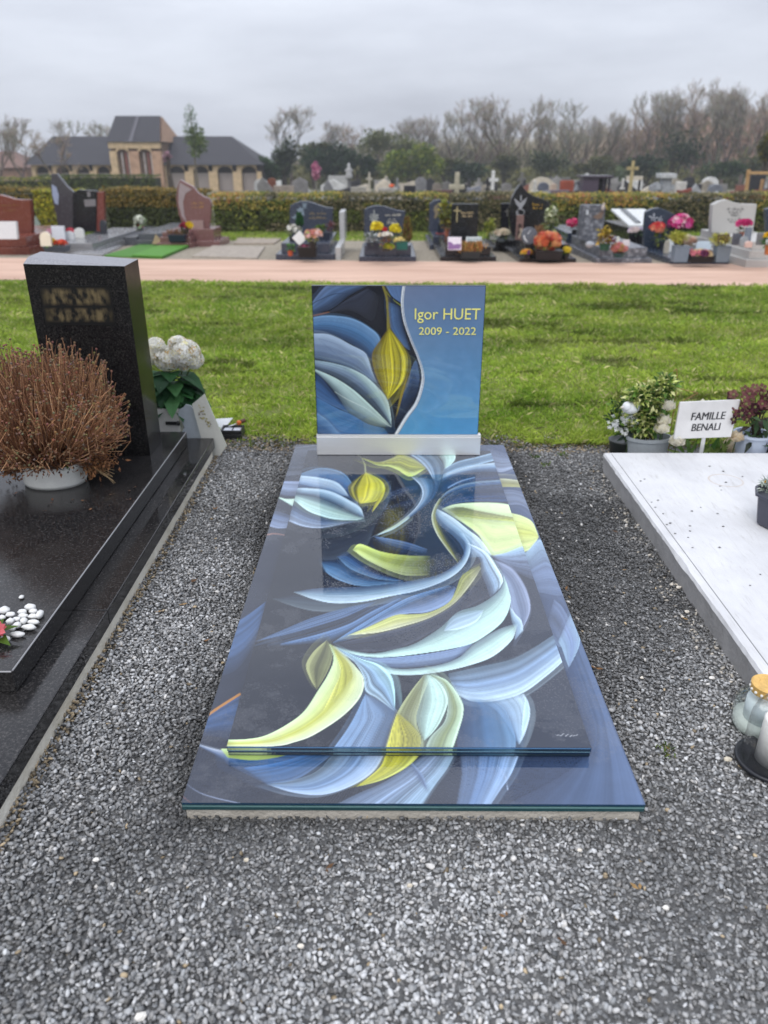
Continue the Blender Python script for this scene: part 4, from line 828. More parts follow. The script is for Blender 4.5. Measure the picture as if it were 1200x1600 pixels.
for i in range(9):
    y_ = rg.uniform(-.06, .01); m.tube([(pcx + .14, pcy + y_ * .4, .25), (pcx + .19, pcy + y_ * .7 - .01, .235), (pcx + .235 + rg.uniform(0, .02), pcy + y_ - .02, .205 + rg.uniform(-.02, .03))], [.0012, .001, .0008], 3, lin((176, 150, 110)))
M['straw'] = pmat('dry_stalk', attr=True, rough=.8, var=.2, scale=40)
st_ = m.build('stems', M['straw'], dp); mh.build('seed_heads', M['straw'], dp); ml.build('dry_leaves', M['straw'], dp)
# crumbs of leaf on the slab
for i in range(11):
    x, y = P(rg.uniform(0, 215), rg.uniform(745, 800), .175); m = MB()
    m.leaf((x, y, .177), (rg.gauss(0, 1), rg.gauss(0, 1), .15), (0, 0, 1), .014, .009, rg.choice((lin((96, 60, 38)), lin((60, 42, 32)), lin((130, 92, 60)))), -.2)
    m.leaf((x + .004, y, .177), (rg.gauss(0, 1), rg.gauss(0, 1), .2), (0, 0, 1), .010, .007, lin((80, 52, 36)), -.2)
    tag(m.build('dry_leaf_scrap', M['straw']), 'shrivelled brown leaf scrap fallen on the black ledger below the dead plant', 'leaf', 'leaf scraps on the black ledger')
# white pebbles at the foot of the ledger
peb = [(48, 951, 9, 6), (63, 960, 6, 11), (36, 958, 8, 5), (37, 964, 8, 5), (53, 957, 7, 5), (52, 965, 8, 5), (27, 969, 7, 4), (38, 972, 6, 7), (53, 974, 10, 5), (46, 982, 12, 6), (28, 979, 7, 6), (17, 973, 7, 6), (8, 956, 9, 7), (17, 962, 8, 5), (20, 984, 6, 6), (28, 993, 13, 5), (8, 1000, 10, 6), (4, 966, 6, 4), (34, 934, 4, 3), (-8, 962, 8, 6), (-6, 984, 9, 6), (-14, 1000, 9, 6)]
for i, (px, py, a, b) in enumerate(peb):
    x, y = P(px, py + b * .4, .175); s_ = S(y, .19); m = MB(); r0 = random.Random(i)
    rz = a * s_ * .5 * 1.25
    hz_ = min(a, b) * s_ * .85; zc_ = .1755 + hz_
    m.blob((x, y, zc_), (a * s_ * .95, max(b, 5) * s_ * 1.0, hz_ * r0.uniform(.98, 1.1)), lin((222, 222, 220)), 9, 7, .13, r0)
    lab = 'small white pebble lying apart, above the heap on the black ledger' if i == 18 else 'rounded white pebble in the heap on the black granite ledger'
    tag(m.build('white_pebble', M['stone_white'] if 'stone_white' in M else M['ceramic'], smooth=True), lab, 'pebble', None if i == 18 else 'white pebbles heaped on the black ledger')
# artificial flower at the picture's left edge, lying by the pebbles
fx, fy = P(-12, 1000, .175)
af = thing('artificial_flower', 'pink artificial flower with broad green leaves lying by the white pebbles', 'flower', (fx, fy, .1755)); rg = random.Random(31)
m = MB()
for d, L in (((1, .25, .5), .075), ((.9, -.5, .12), .075), ((-.8, .2, .4), .07), ((.2, .9, .5), .06)): m.leaf((fx, fy, .185), d, (0, 0, 1), L, .034, lin((78, 106, 34)), .15)
m.build('leaves', M['leafy'], af)
m = MB()
for k in range(3): blossom(m, (fx + .012 + rg.uniform(-.01, .016), fy + rg.uniform(-.03, .01), .20 + .006 * k), .026, lin((226, 120, 126)), rg, 6, lin((236, 190, 90)))
m.build('petals', M['petal'], af)
m = MB(); m.box(fx - .07, fx + .022, fy - .075, fy - .035, .176, .181, lin((110, 150, 160))); tag(m.build('small_plaque', M['polish'], bevel=.001), 'small blue-grey glass plaque lying below the pink artificial flower', 'plaque')

# hydrangea and things behind the black tomb
hx, hy = P(283, 684, 0); hy = 3.62; hx = V(276, 640, hy)[0]
hp = thing('hydrangea', 'white hydrangea with broad dark leaves in a black pot behind the black headstone', 'plant', (hx, hy, 0)); rg = random.Random(12)
z_pot = V(272, 632, hy)[1]
m = MB(); m.lathe([(.062, .001), (.08, z_pot - .02), (.084, z_pot), (.078, z_pot), (.07, z_pot - .02)], hx, hy, 24, (.012, .012, .013)); m.build('pot', M['plastic'], hp, smooth=True)
ml = MB()
def big_leaf(m, p, d, L, W, col, rg, droop=.35):
    d = Vector(d).normalized(); sd = d.cross(Vector((0, 0, 1))).normalized(); n = sd.cross(d); p = Vector(p); rows = []
    for i, (t, w) in enumerate(((0, .06), (.18, .7), (.42, 1), (.68, .8), (.88, .38), (1, .02))):
        c = p + d * L * t - n * 0 + Vector((0, 0, -droop * L * t * t)); r = [c - sd * W * .5 * w + n * W * .10 * w, c, c + sd * W * .5 * w + n * W * .10 * w]; rows += r
    fs = []
    for i in range(5): fs += [(i * 3, i * 3 + 1, i * 3 + 4, i * 3 + 3), (i * 3 + 1, i * 3 + 2, i * 3 + 5, i * 3 + 4)]
    m.add(rows, fs, col)
z_lf = V(276, 578, hy)[1]
for i in range(64):
    a = rg.uniform(0, 6.283) if i > 22 else rg.uniform(3.4, 6.1)
    big_leaf(ml, (hx + math.cos(a) * .03, hy + math.sin(a) * .03, rg.uniform(z_pot, z_lf)), (math.cos(a), math.sin(a), rg.uniform(-.1, .5)), rg.uniform(.11, .165), rg.uniform(.08, .115), rg.choice([lin((40, 84, 44)), lin((52, 104, 54)), lin((28, 66, 36)), lin((74, 122, 70))]), rg, rg.uniform(.3, .8))
ml.build('leaves', M['leafy'], hp)
m = MB()
for cx_, cy_ in ((243, 545), (262, 565), (288, 558), (300, 565)): x, z = V(cx_, cy_, hy - .05); m.tube([(hx, hy, z_pot - .02), ((hx + x) / 2, hy - .02, (z + z_pot) / 2), (x, hy - .05, z)], [.005, .004, .003], 5, lin((84, 104, 56)))
m.build('stems', M['leafy'], hp)
for cx_, cy_, rr in ((243, 541, 14), (262, 560, 21), (288, 552, 24), (302, 562, 15), (278, 538, 14), (288, 570, 9), (238, 556, 14)):
    x, z = V(cx_, cy_, hy - .05); r = rr * S(hy, z); m = MB()
    m.blob((x, hy - .05, z), (r * .8, r * .8, r * .68), lin((244, 240, 222)), 8, 6)
    for k in range(int(190 * (rr / 20.0) ** 1.5)):
        d = Vector((rg.gauss(0, 1), rg.gauss(0, 1), rg.gauss(.15, 1))).normalized()
        blossom(m, (x + d.x * r, hy - .05 + d.y * r, z + d.z * r * .85), rg.uniform(.012, .018), rg.choice([lin((244, 242, 226)), lin((248, 246, 238)), lin((240, 234, 196)), lin((214, 184, 130))] if rg.random() < .3 else [lin((248, 247, 240))]), rg, 4, None, tuple(d))
    m.build('flower_head', M['petal'], hp)
# plaques leaning behind the base slab
def leaning(name, label, cat, outline_px, y0, y1, ztop, col, mat='paint', thick=.012, zb=.0):
    """outline in pixels; stands at y0 at its foot and leans back to y1 at height ztop"""
    pts = []
    for px, py in outline_px:
        y = (y0 + y1) / 2
        for _ in range(6):
            x, z = V(px, py, y); y = y0 + (y1 - y0) * max(0, min(1, (z - zb) / (ztop - zb)))
        pts.append((x, y, z))
    t = Vector((0, thick, 0)); n = len(pts); vs = pts + [tuple(Vector(p) + t) for p in pts]; m = MB()
    area = sum(pts[i][0] * pts[(i + 1) % n][2] - pts[(i + 1) % n][0] * pts[i][2] for i in range(n))
    f0 = tuple(range(n)); f1 = tuple(range(2 * n - 1, n - 1, -1))
    sides = [((i + 1) % n, i, n + i, n + (i + 1) % n) for i in range(n)]
    if area < 0: f0 = f0[::-1]; f1 = f1[::-1]; sides = [s_[::-1] for s_ in sides]
    m.add(vs, [f0, f1] + sides, col)
    return tag(m.build(name, M[mat]), label, cat)
cloud = [(278, 712), (281, 680), (288, 668), (282, 655), (278, 650), (280, 640), (286, 637), (290, 632), (298, 634), (303, 640), (306, 650), (312, 662), (325, 700), (326, 712)]
leaning('cloud_plaque', 'pale grey plaque with a scalloped cloud edge behind the black base slab', 'plaque', cloud, 3.46, 3.47, .2, lin((164, 172, 178)), 'paint', .008)
wp = leaning('memorial_plaque', 'white marble plaque with a yellow spray, leaning against the black base slab', 'plaque', [(300, 632), (319, 616), (354, 697), (328, 735)], 3.432, 3.445, .25, lin((198, 198, 190)), 'ceramic', .010)
rg = random.Random(2); m = MB()
for i in range(36):
    px, py = 311 + rg.gauss(0, 2.0) + i * .42, 640 + i * .75 + rg.gauss(0, 3); x, z = V(px, py, 3.431)
    m.leaf((x, 3.4305 + max(0, z) * .04, z), (rg.gauss(0, 1), -.05, rg.gauss(0, 1)), (0, -1, 0), .012, .006, rg.choice([lin((150, 146, 80)), lin((120, 104, 92)), lin((176, 166, 110))]), .05)
m.build('printed_spray', M['paint'], wp)
bxx = V(262, 690, 3.47)
wb = thing('white_box', 'white carton with a black clasp behind the black headstone', 'box', (V(268, 690, 3.47)[0], 3.48, 0))
xa, za = V(258, 640, 3.475); xb, zb_ = V(285, 700, 3.475)
m = MB(); m.box(xa - .05, xb, 3.476, 3.54, 0.001, za - .0, lin((196, 194, 188))); b_ = m.build('carton', M['paint'], wb, bevel=.003)
xa, za = V(259, 664, 3.47); xb, zb_ = V(281, 659, 3.47)
m = MB(); m.box(xa, xb - .012, 3.470, 3.475, za, zb_, (.02, .02, .02)); m.lathe([(.006, za - .002), (.009, za + .005), (.009, zb_ - .002), (.006, zb_ + .003)], xb - .008, 3.4705, 10, (.03, .03, .03)); m.build('clasp', M['plastic'], b_)
# tool tray with screwdriver
qx, qy = P(362, 690, 0); tw = .055
tr = thing('tool_tray', 'open black tray of white cards on the gravel beside the black tomb', 'tray', (qx, qy, 0))
m = MB(); x0_, x1_, y0_, y1_ = qx - tw, qx + tw, qy - .01, qy + .085
m.box(x0_, x1_, y0_, y1_, .012, .042); 
for a in ((x0_, x0_ + .009, y0_, y1_), (x1_ - .009, x1_, y0_, y1_), (x0_ + .009, x1_ - .009, y0_, y0_ + .009), (x0_ + .009, x1_ - .009, y1_ - .009, y1_)): m.box(*a, .042, .062)
m.c = [(.02, .02, .022)] * len(m.f); m.build('case', M['plastic'], tr, bevel=.004)
for k in (0, 1):
    m = MB(); xm = (x0_ + x1_) / 2; m.box((x0_ + .011, xm + .004)[k], (xm - .004, x1_ - .011)[k], y0_ + .011, y1_ - .011, .0425, .0500, lin((214, 218, 226))); m.build('card', M['paint'], tr)
sd = thing('screwdriver', 'screwdriver with an orange and brown handle lying across the black tray', 'screwdriver', (qx, qy + .06, .062))
p0 = Vector((qx - .018, qy + .045, .0655)); p1 = Vector((qx + .02, qy + .075, .072)); p2 = Vector((qx + .058, qy + .10, .082))
m = MB(); m.tube([p0, p1], .0028, 8, (.55, .55, .56)); m.build('shaft', M['metal'], sd, smooth=True)
m = MB(); m.tube([p1, p1 + (p2 - p1) * .1, p1 + (p2 - p1) * .35, p1 + (p2 - p1) * .45], [.008, .012, .012, .009], 12, lin((216, 110, 40))); hnd = m.build('handle', M['plastic'], sd, smooth=True)
m = MB(); m.tube([p1 + (p2 - p1) * .455, p1 + (p2 - p1) * .6, p2], [.009, .0115, .010], 12, lin((92, 56, 40))); m.build('handle_grip', M['plastic'], sd, smooth=True)
cx_, cy_ = P(346, 672, .0); m = MB(); m.add([(cx_ - .03, cy_ + .02, .055), (cx_ + .055, cy_ + .05, .05), (cx_ + .02, cy_ - .02, .014), (cx_ - .04, cy_ - .03, .014), (cx_ - .03, cy_ + .022, .056), (cx_ + .055, cy_ + .052, .051), (cx_ + .02, cy_ - .018, .015), (cx_ - .04, cy_ - .028, .015)], [(3, 2, 1, 0), (4, 5, 6, 7), (0, 1, 5, 4), (1, 2, 6, 5), (2, 3, 7, 6), (3, 0, 4, 7)], lin((226, 228, 230)))
tag(m.build('paper_sheet', M['paint']), 'folded white paper lying on the grass behind the black tray', 'paper')

# ------------------------------------------------------------------ white painted tomb on the right
def white_paint():
    m, n, l, b = nt('white_masonry_paint'); tc = n.new('ShaderNodeTexCoord')
    mp = n.new('ShaderNodeMapping'); mp.inputs['Scale'].default_value = (34, 5.5, 10); mp.inputs['Rotation'].default_value = (0, 0, R(14)); l.new(tc.outputs['Object'], mp.inputs[0])
    no = n.new('ShaderNodeTexNoise'); no.inputs['Scale'].default_value = 2.0; no.inputs['Detail'].default_value = 9; no.inputs['Roughness'].default_value = .7; no.inputs['Distortion'].default_value = .6; l.new(mp.outputs[0], no.inputs['Vector'])
    rp = n.new('ShaderNodeValToRGB'); e = rp.color_ramp.elements; e[0].position = .30; e[0].color = (.52, .515, .50, 1); e[1].position = .43; e[1].color = (.645, .645, .65, 1); k_ = e.new(.75); k_.color = (.70, .705, .715, 1)
    l.new(no.outputs[0], rp.inputs[0])
    big = n.new('ShaderNodeTexNoise'); big.inputs['Scale'].default_value = 5; big.inputs['Detail'].default_value = 6; l.new(tc.outputs['Object'], big.inputs['Vector'])
    r2 = n.new('ShaderNodeValToRGB'); r2.color_ramp.elements[0].position = .3; r2.color_ramp.elements[0].color = (.84, .84, .85, 1); r2.color_ramp.elements[1].position = .6; r2.color_ramp.elements[1].color = (1, 1, 1, 1); l.new(big.outputs[0], r2.inputs[0])
    mx = n.new('ShaderNodeMix'); mx.data_type = 'RGBA'; mx.blend_type = 'MULTIPLY'; mx.inputs[0].default_value = 1; l.new(rp.outputs[0], mx.inputs[6]); l.new(r2.outputs[0], mx.inputs[7])
    # rusty ring left by a flower pot
    rx, ry = P(1134, 751, .1); rr_ = abs(P(1159, 751, .1)[0] - rx)
    vm = n.new('ShaderNodeVectorMath'); vm.operation = 'DISTANCE'; pos = n.new('ShaderNodeNewGeometry'); mz = n.new('ShaderNodeVectorMath'); mz.operation = 'MULTIPLY'; mz.inputs[1].default_value = (1, 1, 0)
    l.new(pos.outputs['Position'], mz.inputs[0]); l.new(mz.outputs[0], vm.inputs[0]); vm.inputs[1].default_value = (rx, ry, 0)
    s1 = n.new('ShaderNodeMath'); s1.operation = 'SUBTRACT'; s1.inputs[1].default_value = rr_; l.new(vm.outputs['Value'], s1.inputs[0])
    s2 = n.new('ShaderNodeMath'); s2.operation = 'ABSOLUTE'; l.new(s1.outputs[0], s2.inputs[0])
    mr = n.new('ShaderNodeMapRange'); mr.inputs[1].default_value = .001; mr.inputs[2].default_value = .006; mr.inputs[3].default_value = .75; mr.inputs[4].default_value = 0; l.new(s2.outputs[0], mr.inputs[0])
    mu = n.new('ShaderNodeMath'); mu.operation = 'MULTIPLY'; l.new(mr.outputs[0], mu.inputs[0]); l.new(big.outputs[0], mu.inputs[1])
    m3 = n.new('ShaderNodeMix'); m3.data_type = 'RGBA'; l.new(mu.outputs[0], m3.inputs[0]); l.new(mx.outputs[2], m3.inputs[6]); m3.inputs[7].default_value = (.45, .30, .16, 1)
    l.new(m3.outputs[2], b.inputs['Base Color']); setc(b, 'Roughness', .62)
    bp = n.new('ShaderNodeBump'); bp.inputs['Strength'].default_value = .35; bp.inputs['Distance'].default_value = .004; l.new(no.outputs[0], bp.inputs['Height']); l.new(bp.outputs[0], b.inputs['Normal'])
    return m
M['white_paint'] = white_paint()
rx0 = 0.972; rt = thing('white_painted_tomb', 'flat white painted concrete tomb slab with chipped edge and a rusty ring stain', 'tomb', (1.47, 2.2, 0))
rg = random.Random(6); m = MB(); ys = [1.05 + i * .02 for i in range(111)]; ys[-1] = 3.262
vs = []
for i, y in enumerate(ys):
    c = .004 + .010 * max(0, float(vnoise(np.array([y]), np.array([0.3]), 44, 9.0)[0]) - .45) + .0012 * abs(rg.gauss(0, 1))
    vs += [(rx0 + .012, y, -.03), (rx0 + .004 + rg.uniform(-.001, .001), y, .060 + rg.uniform(-.002, .002)), (rx0 + rg.uniform(-.001, .001), y, .094 - c), (rx0 + c * .9, y, .1), (rx0 + .035, y, .1012), (1.98, y, .1012), (1.98, y, -.03)]
k_ = 7
def rows(j0, j1): return [(i * k_ + j, (i + 1) * k_ + j, (i + 1) * k_ + j + 1, i * k_ + j + 1) for i in range(len(ys) - 1) for j in range(j0, j1)]
m.add(vs, rows(2, 6) + [tuple(range(k_)), tuple((len(ys) - 1) * k_ + j for j in range(k_))[::-1]]); sl = m.build('slab', M['white_paint'], rt)
M['bare_side'] = pmat('bare_concrete_side', (.26, .255, .25), col2=(.42, .41, .41), rough=.85, scale=7, detail=9, bump=.3, bscale=90)
m = MB(); m.add(vs, rows(0, 2)); m.build('side_face', M['bare_side'], rt)
m = MB(); m.tube([(rx0 + .033, 1.06, .1012), (rx0 + .033, 3.25, .1012)], .0016, 4, (.25, .25, .25)); m.build('groove', M['paint'], sl)
spots = [(1001, 752), (1007, 749), (1134, 754), (1125, 760), (1130, 737), (1127, 766), (1109, 729), (1018, 785), (1028, 782), (1024, 793), (1036, 803), (1042, 820), (1047, 818), (1055, 834), (1078, 822), (1078, 830), (1075, 840), (1095, 793), (1121, 803), (1130, 823), (1124, 856), (1082, 856), (1172, 915), (1188, 898), (1081, 799), (1160, 745)]
for i, (px, py) in enumerate(spots):
    x, y = P(px, py, .1015); m = MB(); r0 = random.Random(50 + i); q = r0.uniform(.0035, .0058)
    m.blob((x, y, .1014 + q * .4), (q, q * .7, q * .42), tuple(r0.uniform(.14, .30) for _ in range(1)) * 3, 6, 4, .25, r0)
    tag(m.build('stone_chip', M['chips']), 'loose grey gravel chip lying on the white painted slab', 'stone chip', 'gravel chips on the white slab')
# dark pot at the right edge of the slab
px_, py_ = P(1212, 820, .1015)
gp = thing('grey_pot', 'dark grey plastic pot of silver-leaved groundsel standing on the white slab', 'pot plant', (px_, py_, .1015))
s_ = S(py_, .15); m = MB(); hgt = .125; rw = .086
m.lathe([(rw * .72, .102), (rw * .82, .112), (rw, .1015 + hgt * .9), (rw * 1.14, .1015 + hgt * .92), (rw * 1.14, .1015 + hgt), (rw * 1.02, .1015 + hgt), (rw * .98, .1015 + hgt * .85), (.001, .1015 + hgt * .85)], px_, py_, 8, lin((66, 68, 80))); m.build('pot', M['plastic'], gp, bevel=.002)
m = MB(); rg = random.Random(8); leaf_cloud(m, (px_, py_, .235), (.082, .082, .045), 460, .022, SV, rg, .6, .3, .42, True); m.build('leaves', M['leafy'], gp)
m = MB(); blossoms(m, (px_, py_, .25), (.07, .07, .03), 5, .010, [lin((226, 170, 30))], rg, lin((150, 100, 20))); m.build('flowers', M['petal'], gp)

# things standing behind the white slab
YB = 3.42
def atb(px, py, y=YB): return V(px, py, y)
tx_, _ = atb(1013, 690); z_t = atb(1013, 681)[1]
pl = thing('grey_trough', 'grey oval plastic planter of variegated evergreen behind the white slab', 'planter', (tx_, YB, 0))
w2 = 34 * S(YB, .1); m = MB()
m.lathe([(w2 * .80, .004), (w2 * .86, .03), (w2 * .96, z_t - .018), (w2 * 1.04, z_t - .016), (w2 * 1.04, z_t), (w2 * .97, z_t), (w2 * .93, z_t - .03), (.001, z_t - .03)], tx_, YB, 28, lin((150, 156, 160)), 1.0, .62); m.build('pot', M['plastic'], pl, smooth=False)
rg = random.Random(14); m = MB(); VAR = [lin((190, 198, 120)), lin((220, 220, 160)), lin((96, 130, 58)), lin((70, 104, 46)), lin((170, 184, 96))]
for c, r, n in (((1013, 652), (24, 26), 620), ((1022, 620), (26, 22), 620), ((1040, 602), (15, 13), 260), ((996, 620), (14, 13), 240), ((1005, 665), (22, 16), 380)):
    x, z = atb(*c); s_ = S(YB, z); leaf_cloud(m, (x, YB, z), (r[0] * s_, .06, r[1] * s_), n, .034, VAR, rg, .5, .3, .5)
m.build('foliage', M['leafy'], pl)
m = MB()
for k in range(14):
    x, z = atb(rg.uniform(1000, 1030), rg.uniform(606, 640)); m.tube([(tx_ + rg.uniform(-.03, .03), YB, z_t - .02), ((tx_ + x) / 2, YB + rg.uniform(-.02, .02), (z + z_t) / 2), (x, YB, z)], [.003, .0025, .0015], 4, lin((92, 84, 50)))
m.build('stems', M['bark'], pl)
# small white-flowered plant in dark pot left of it
dx_, _ = atb(972, 690, 3.5); rg = random.Random(15)
wf = thing('candytuft', 'low plant with tiny white flowers in a dark pot beside the grey oval planter', 'pot plant', (dx_, 3.5, 0))
m = MB(); m.lathe([(.05, .003), (.062, .075), (.066, .08), (.058, .08), (.05, .07)], dx_, 3.5, 20, (.02, .025, .022)); m.build('pot', M['plastic'], wf, smooth=True)
m = MB()
for c, r, n in (((972, 640), (22, 18), 70), ((985, 672), (24, 14), 150), ((962, 655), (16, 12), 60)):
    x, z = atb(*c, 3.47); s_ = S(3.47, z); leaf_cloud(m, (x, 3.47, z), (r[0] * s_, .05, r[1] * s_), n, .034, GR + DG, rg, .5, .3, .35)
m.build('foliage', M['leafy'], wf)
m = MB()
for c, r, n in (((985, 656), (17, 7), 60), ((962, 664), (10, 8), 24), ((972, 672), (9, 5), 14)):
    x, z = atb(*c, 3.43); s_ = S(3.43, z)
    for k in range(n): blossom(m, (x + rg.gauss(0, r[0] * .5) * s_, 3.43 + rg.gauss(0, .02), z + rg.gauss(0, r[1] * .5) * s_), .010, lin((236, 238, 238)), rg, 4, None, (rg.gauss(0, .4), -1, .7))
m.build('flowers', M['petal'], wf)
# white ceramic bird, roses
x, z = atb(986, 637, 3.40); s_ = S(3.40, z)
bd = thing('ceramic_bird', 'rounded white ceramic bird ornament perched on a stick among the plants', 'ornament', (x, 3.40, 0))
m = MB(); m.blob((x - .002, 3.40, z), (14 * s_, .03, 10 * s_), lin((222, 224, 226)), 16, 12); m.blob((x - 7 * s_, 3.39, z + 3 * s_), (8 * s_, .022, 8 * s_), lin((222, 224, 226)), 12, 9); m.blob((x + 11 * s_, 3.40, z + 8 * s_), (4 * s_, .014, 9 * s_), lin((222, 224, 226)), 10, 8); m.blob((x - 15 * s_, 3.385, z + 2 * s_), (3.5 * s_, .006, 2 * s_), lin((206, 200, 190)), 8, 6); m.build('body', M['ceramic'], bd, smooth=True)
m = MB(); m.tube([(x + .02, 3.44, .002), (x + .015, 3.43, z * .6), (x, 3.40, z - 8 * s_)], .002, 6, lin((70, 90, 50))); m.build('stick', M['wood'], bd)
for i, (px, py, r, y, lab) in enumerate(((1043, 633, 12, 3.37, 'large white artificial rose in front of the variegated evergreen'), (1037, 656, 11, 3.36, 'white artificial rose on a short stem, upper one of a pair by the planter'), (1034, 669, 12, 3.35, 'white artificial rose drooping over the rim of the grey planter'), (1058, 689, 12, 3.32, 'white artificial rose below the left corner of the name plaque'), (1151, 683, 11, 3.32, 'faded cream rose at the right corner of the name plaque'), (1141, 698, 13, 3.40, 'white tulip-shaped artificial flower behind the white slab, beside the pale pot'), (1100, 632, 9, 3.52, 'white artificial rose peeping above the name plaque'))):
    x, z = atb(px, py, y); s_ = S(y, z); t = thing('artificial_rose', lab, 'flower', (x, y, 0)); m = MB(); rg = random.Random(70 + i)
    rose(m, (x, y, z), r * s_ * 1.05, lin((240, 236, 222) if i < 4 or i == 6 else (232, 218, 192)), rg); m.build('bloom', M['petal'], t)
    m = MB(); m.tube([(x + .01, y + .03, .002), (x + .006, y + .02, z * .55), (x, y, z - r * s_ * .6)], .0022, 5, lin((70, 100, 44))); m.build('stem', M['leafy'], t)
# leaves under the plaque
rg = random.Random(22); x, _ = atb(1100, 700, 3.42)
lf_ = thing('artificial_foliage', 'broad green artificial leaves under the name plaque behind the white slab', 'foliage', (x, 3.42, 0)); m = MB()
for i in range(26):
    px = rg.uniform(1062, 1142); xx_, zz_ = atb(px, 712, 3.42); d = (rg.gauss(.2, .6), rg.gauss(-.2, .3), rg.uniform(.3, 1)); m.leaf((xx_, 3.41 + rg.uniform(-.02, .03), .015), d, (0, -.8, .5), rg.uniform(.09, .15), rg.uniform(.018, .03), rg.choice([lin((66, 104, 40)), lin((92, 124, 56)), lin((120, 140, 70))]), .2)
m.build('leaves', M['leafy'], lf_)
# name plaque
YP = 3.30; ZT = atb(1094, 632, YP)[1]
np_ = thing('name_plaque', 'slanted white marble plaque lettered FAMILLE BENALI on a short post', 'plaque', (atb(1095, 700, YP)[0], YP, 0))
cor = [(1053, 686), (1142, 683), (1157, 625), (1063, 629)]
M['marble'] = pmat('white_marble', (0.52, 0.51, 0.50), col2=(0.73, 0.72, 0.71), rough=.35, scale=5, detail=10, bump=.05)
pts = [(*(lambda q: (q[0], YP + .03 * (1 if i > 1 else 0), q[1]))(atb(px, py, YP + .03 * (1 if i > 1 else 0))),) for i, (px, py) in enumerate(cor)]
m = MB(); th = Vector((0, .014, 0)); vs = pts + [tuple(Vector(p) + th) for p in pts]
m.add(vs, [(0, 1, 2, 3), (7, 6, 5, 4), (1, 0, 4, 5), (2, 1, 5, 6), (3, 2, 6, 7), (0, 3, 7, 4)]); bp_ = m.build('panel', M['marble'], np_, bevel=.0012)
def on_pl(px, py):
    y = YP
    for _ in range(5):
        x, z = atb(px, py, y); y = YP + .03 * (z - pts[0][2]) / (pts[2][2] - pts[0][2])
    return (x, y - .0012, z)
for dy_, dq in ((0, 0), (.0004, .7)):
  for txt, (a, yb, yt, b), sl_ in (('FAMILLE', (1079, 656.5, 645, 1134), -2.0), ('BENALI', (1079.5, 673.5, 662.5, 1126), -2.0)):
    text_mesh('lettering', txt, 0, 1, 0, 1, 0, M['paint'], (40, 40, 44), bp_, shear=.28, to3=lambda u, w, a=a + dq, b=b + dq, yb=yb, yt=yt, s_=sl_, d_=dy_: tuple(q_ - (d_ if k_ == 1 else 0) for k_, q_ in enumerate(on_pl(a + (b - a) * u, yb + s_ * u + (yt - yb) * w))))
xa, za = atb(1097, 705, YP + .012); zz = atb(1098, 686, YP + .012)[1]
m = MB(); m.box(xa - .010, xa + .008, YP + .016, YP + .022, .001, zz + .03, lin((160, 170, 176))); m.build('post', M['metal'], np_, bevel=.001)
# wire star
YS = 3.5; m = MB(); sp = [(1028, 606), (1055, 576), (1058, 606), (1092, 614), (1060, 630)]; star = [(1004, 595), (1036, 600), (1057, 576), (1060, 607), (1091, 614), (1062, 629), (1050, 650)]
def pw(p): x, z = atb(p[0], p[1], YS); return (x, YS, z)
sx_ = pw((1055, 640)); t = thing('wire_star', 'thin rusty wire star ornament on a stick above the name plaque', 'ornament', (sx_[0], YS, 0))
for a, b in zip(star[:-1], star[1:]): m.tube([pw(a), pw(b)], .0016, 4, lin((150, 110, 74)))
m.build('wire', M['wood'], t); m = MB(); m.tube([(sx_[0], YS, .0), pw((1057, 607))], .0018, 5, lin((140, 104, 70))); m.build('stick', M['wood'], t)
# hellebore
hx_, _ = atb(1172, 700, 3.37); zt = atb(1172, 676, 3.37)[1]; rg = random.Random(19)
he = thing('hellebore', 'dusky purple hellebore with dark leaves in a pale blue-white pot', 'pot plant', (hx_, 3.37, 0)); s_ = S(3.37, .1)
m = MB(); m.lathe([(21 * s_, .003), (26 * s_, zt - .012), (29 * s_, zt - .01), (29 * s_, zt), (25 * s_, zt), (23 * s_, zt - .03), (.001, zt - .03)], hx_, 3.37, 26, lin((176, 186, 202))); m.build('pot', M['plastic'], he, smooth=False)
m = MB()
for i in range(60):
    px = rg.uniform(1150, 1225); py = rg.uniform(640, 690); x, z = atb(px, py, 3.35 + rg.uniform(-.05, .06)); m.leaf((x, 3.36 + rg.uniform(-.06, .05), z), (rg.gauss(0, 1), rg.gauss(-.6, .5), rg.gauss(-.1, .5)), (0, -.3, 1), rg.uniform(.05, .085), rg.uniform(.02, .034), rg.choice([lin((52, 78, 44)), lin((70, 96, 58)), lin((40, 48, 36)), lin((56, 46, 42))]), .25)
m.build('leaves', M['leafy'], he)
m = MB()
for i in range(44):
    px = rg.uniform(1140, 1225); lo_ = 672 - (px - 1140) * .25; py = rg.uniform(602 + max(0, 1165 - px) * .7, max(635, lo_ - 12)); x, z = atb(px, py, 3.34); blossom(m, (x, 3.34 + rg.uniform(-.04, .05), z), rg.uniform(.020, .028), rg.choice([lin((104, 56, 66)), lin((124, 76, 80)), lin((78, 42, 52)), lin((140, 100, 92))]), rg, 5, lin((150, 150, 96)), (rg.gauss(0, .5), -1, rg.gauss(.2, .4)))
m.build('flowers', M['petal'], he)
m = MB()
for i in range(16):
    px = rg.uniform(1150, 1215); x, z = atb(px, rg.uniform(620, 640), 3.36); m.tube([(hx_ + rg.uniform(-.03, .03), 3.37, zt - .02), ((x + hx_) / 2, 3.37, z * .6 + zt * .4), (x, 3.36, z)], [.003, .0025, .002], 4, lin((74, 60, 46)))
m.build('stems', M['bark'], he)
kx = atb(1214, 700, 3.42)[0]; m = MB(); m.lathe([(.05, .003), (.065, .1), (.07, .1), (.07, .118), (.062, .118), (.058, .09)], kx, 3.44, 20, (.012, .012, .014)); tag(m.build('black_pot', M['plastic'], smooth=True), 'empty black plastic pot standing behind the pale hellebore pot', 'pot')

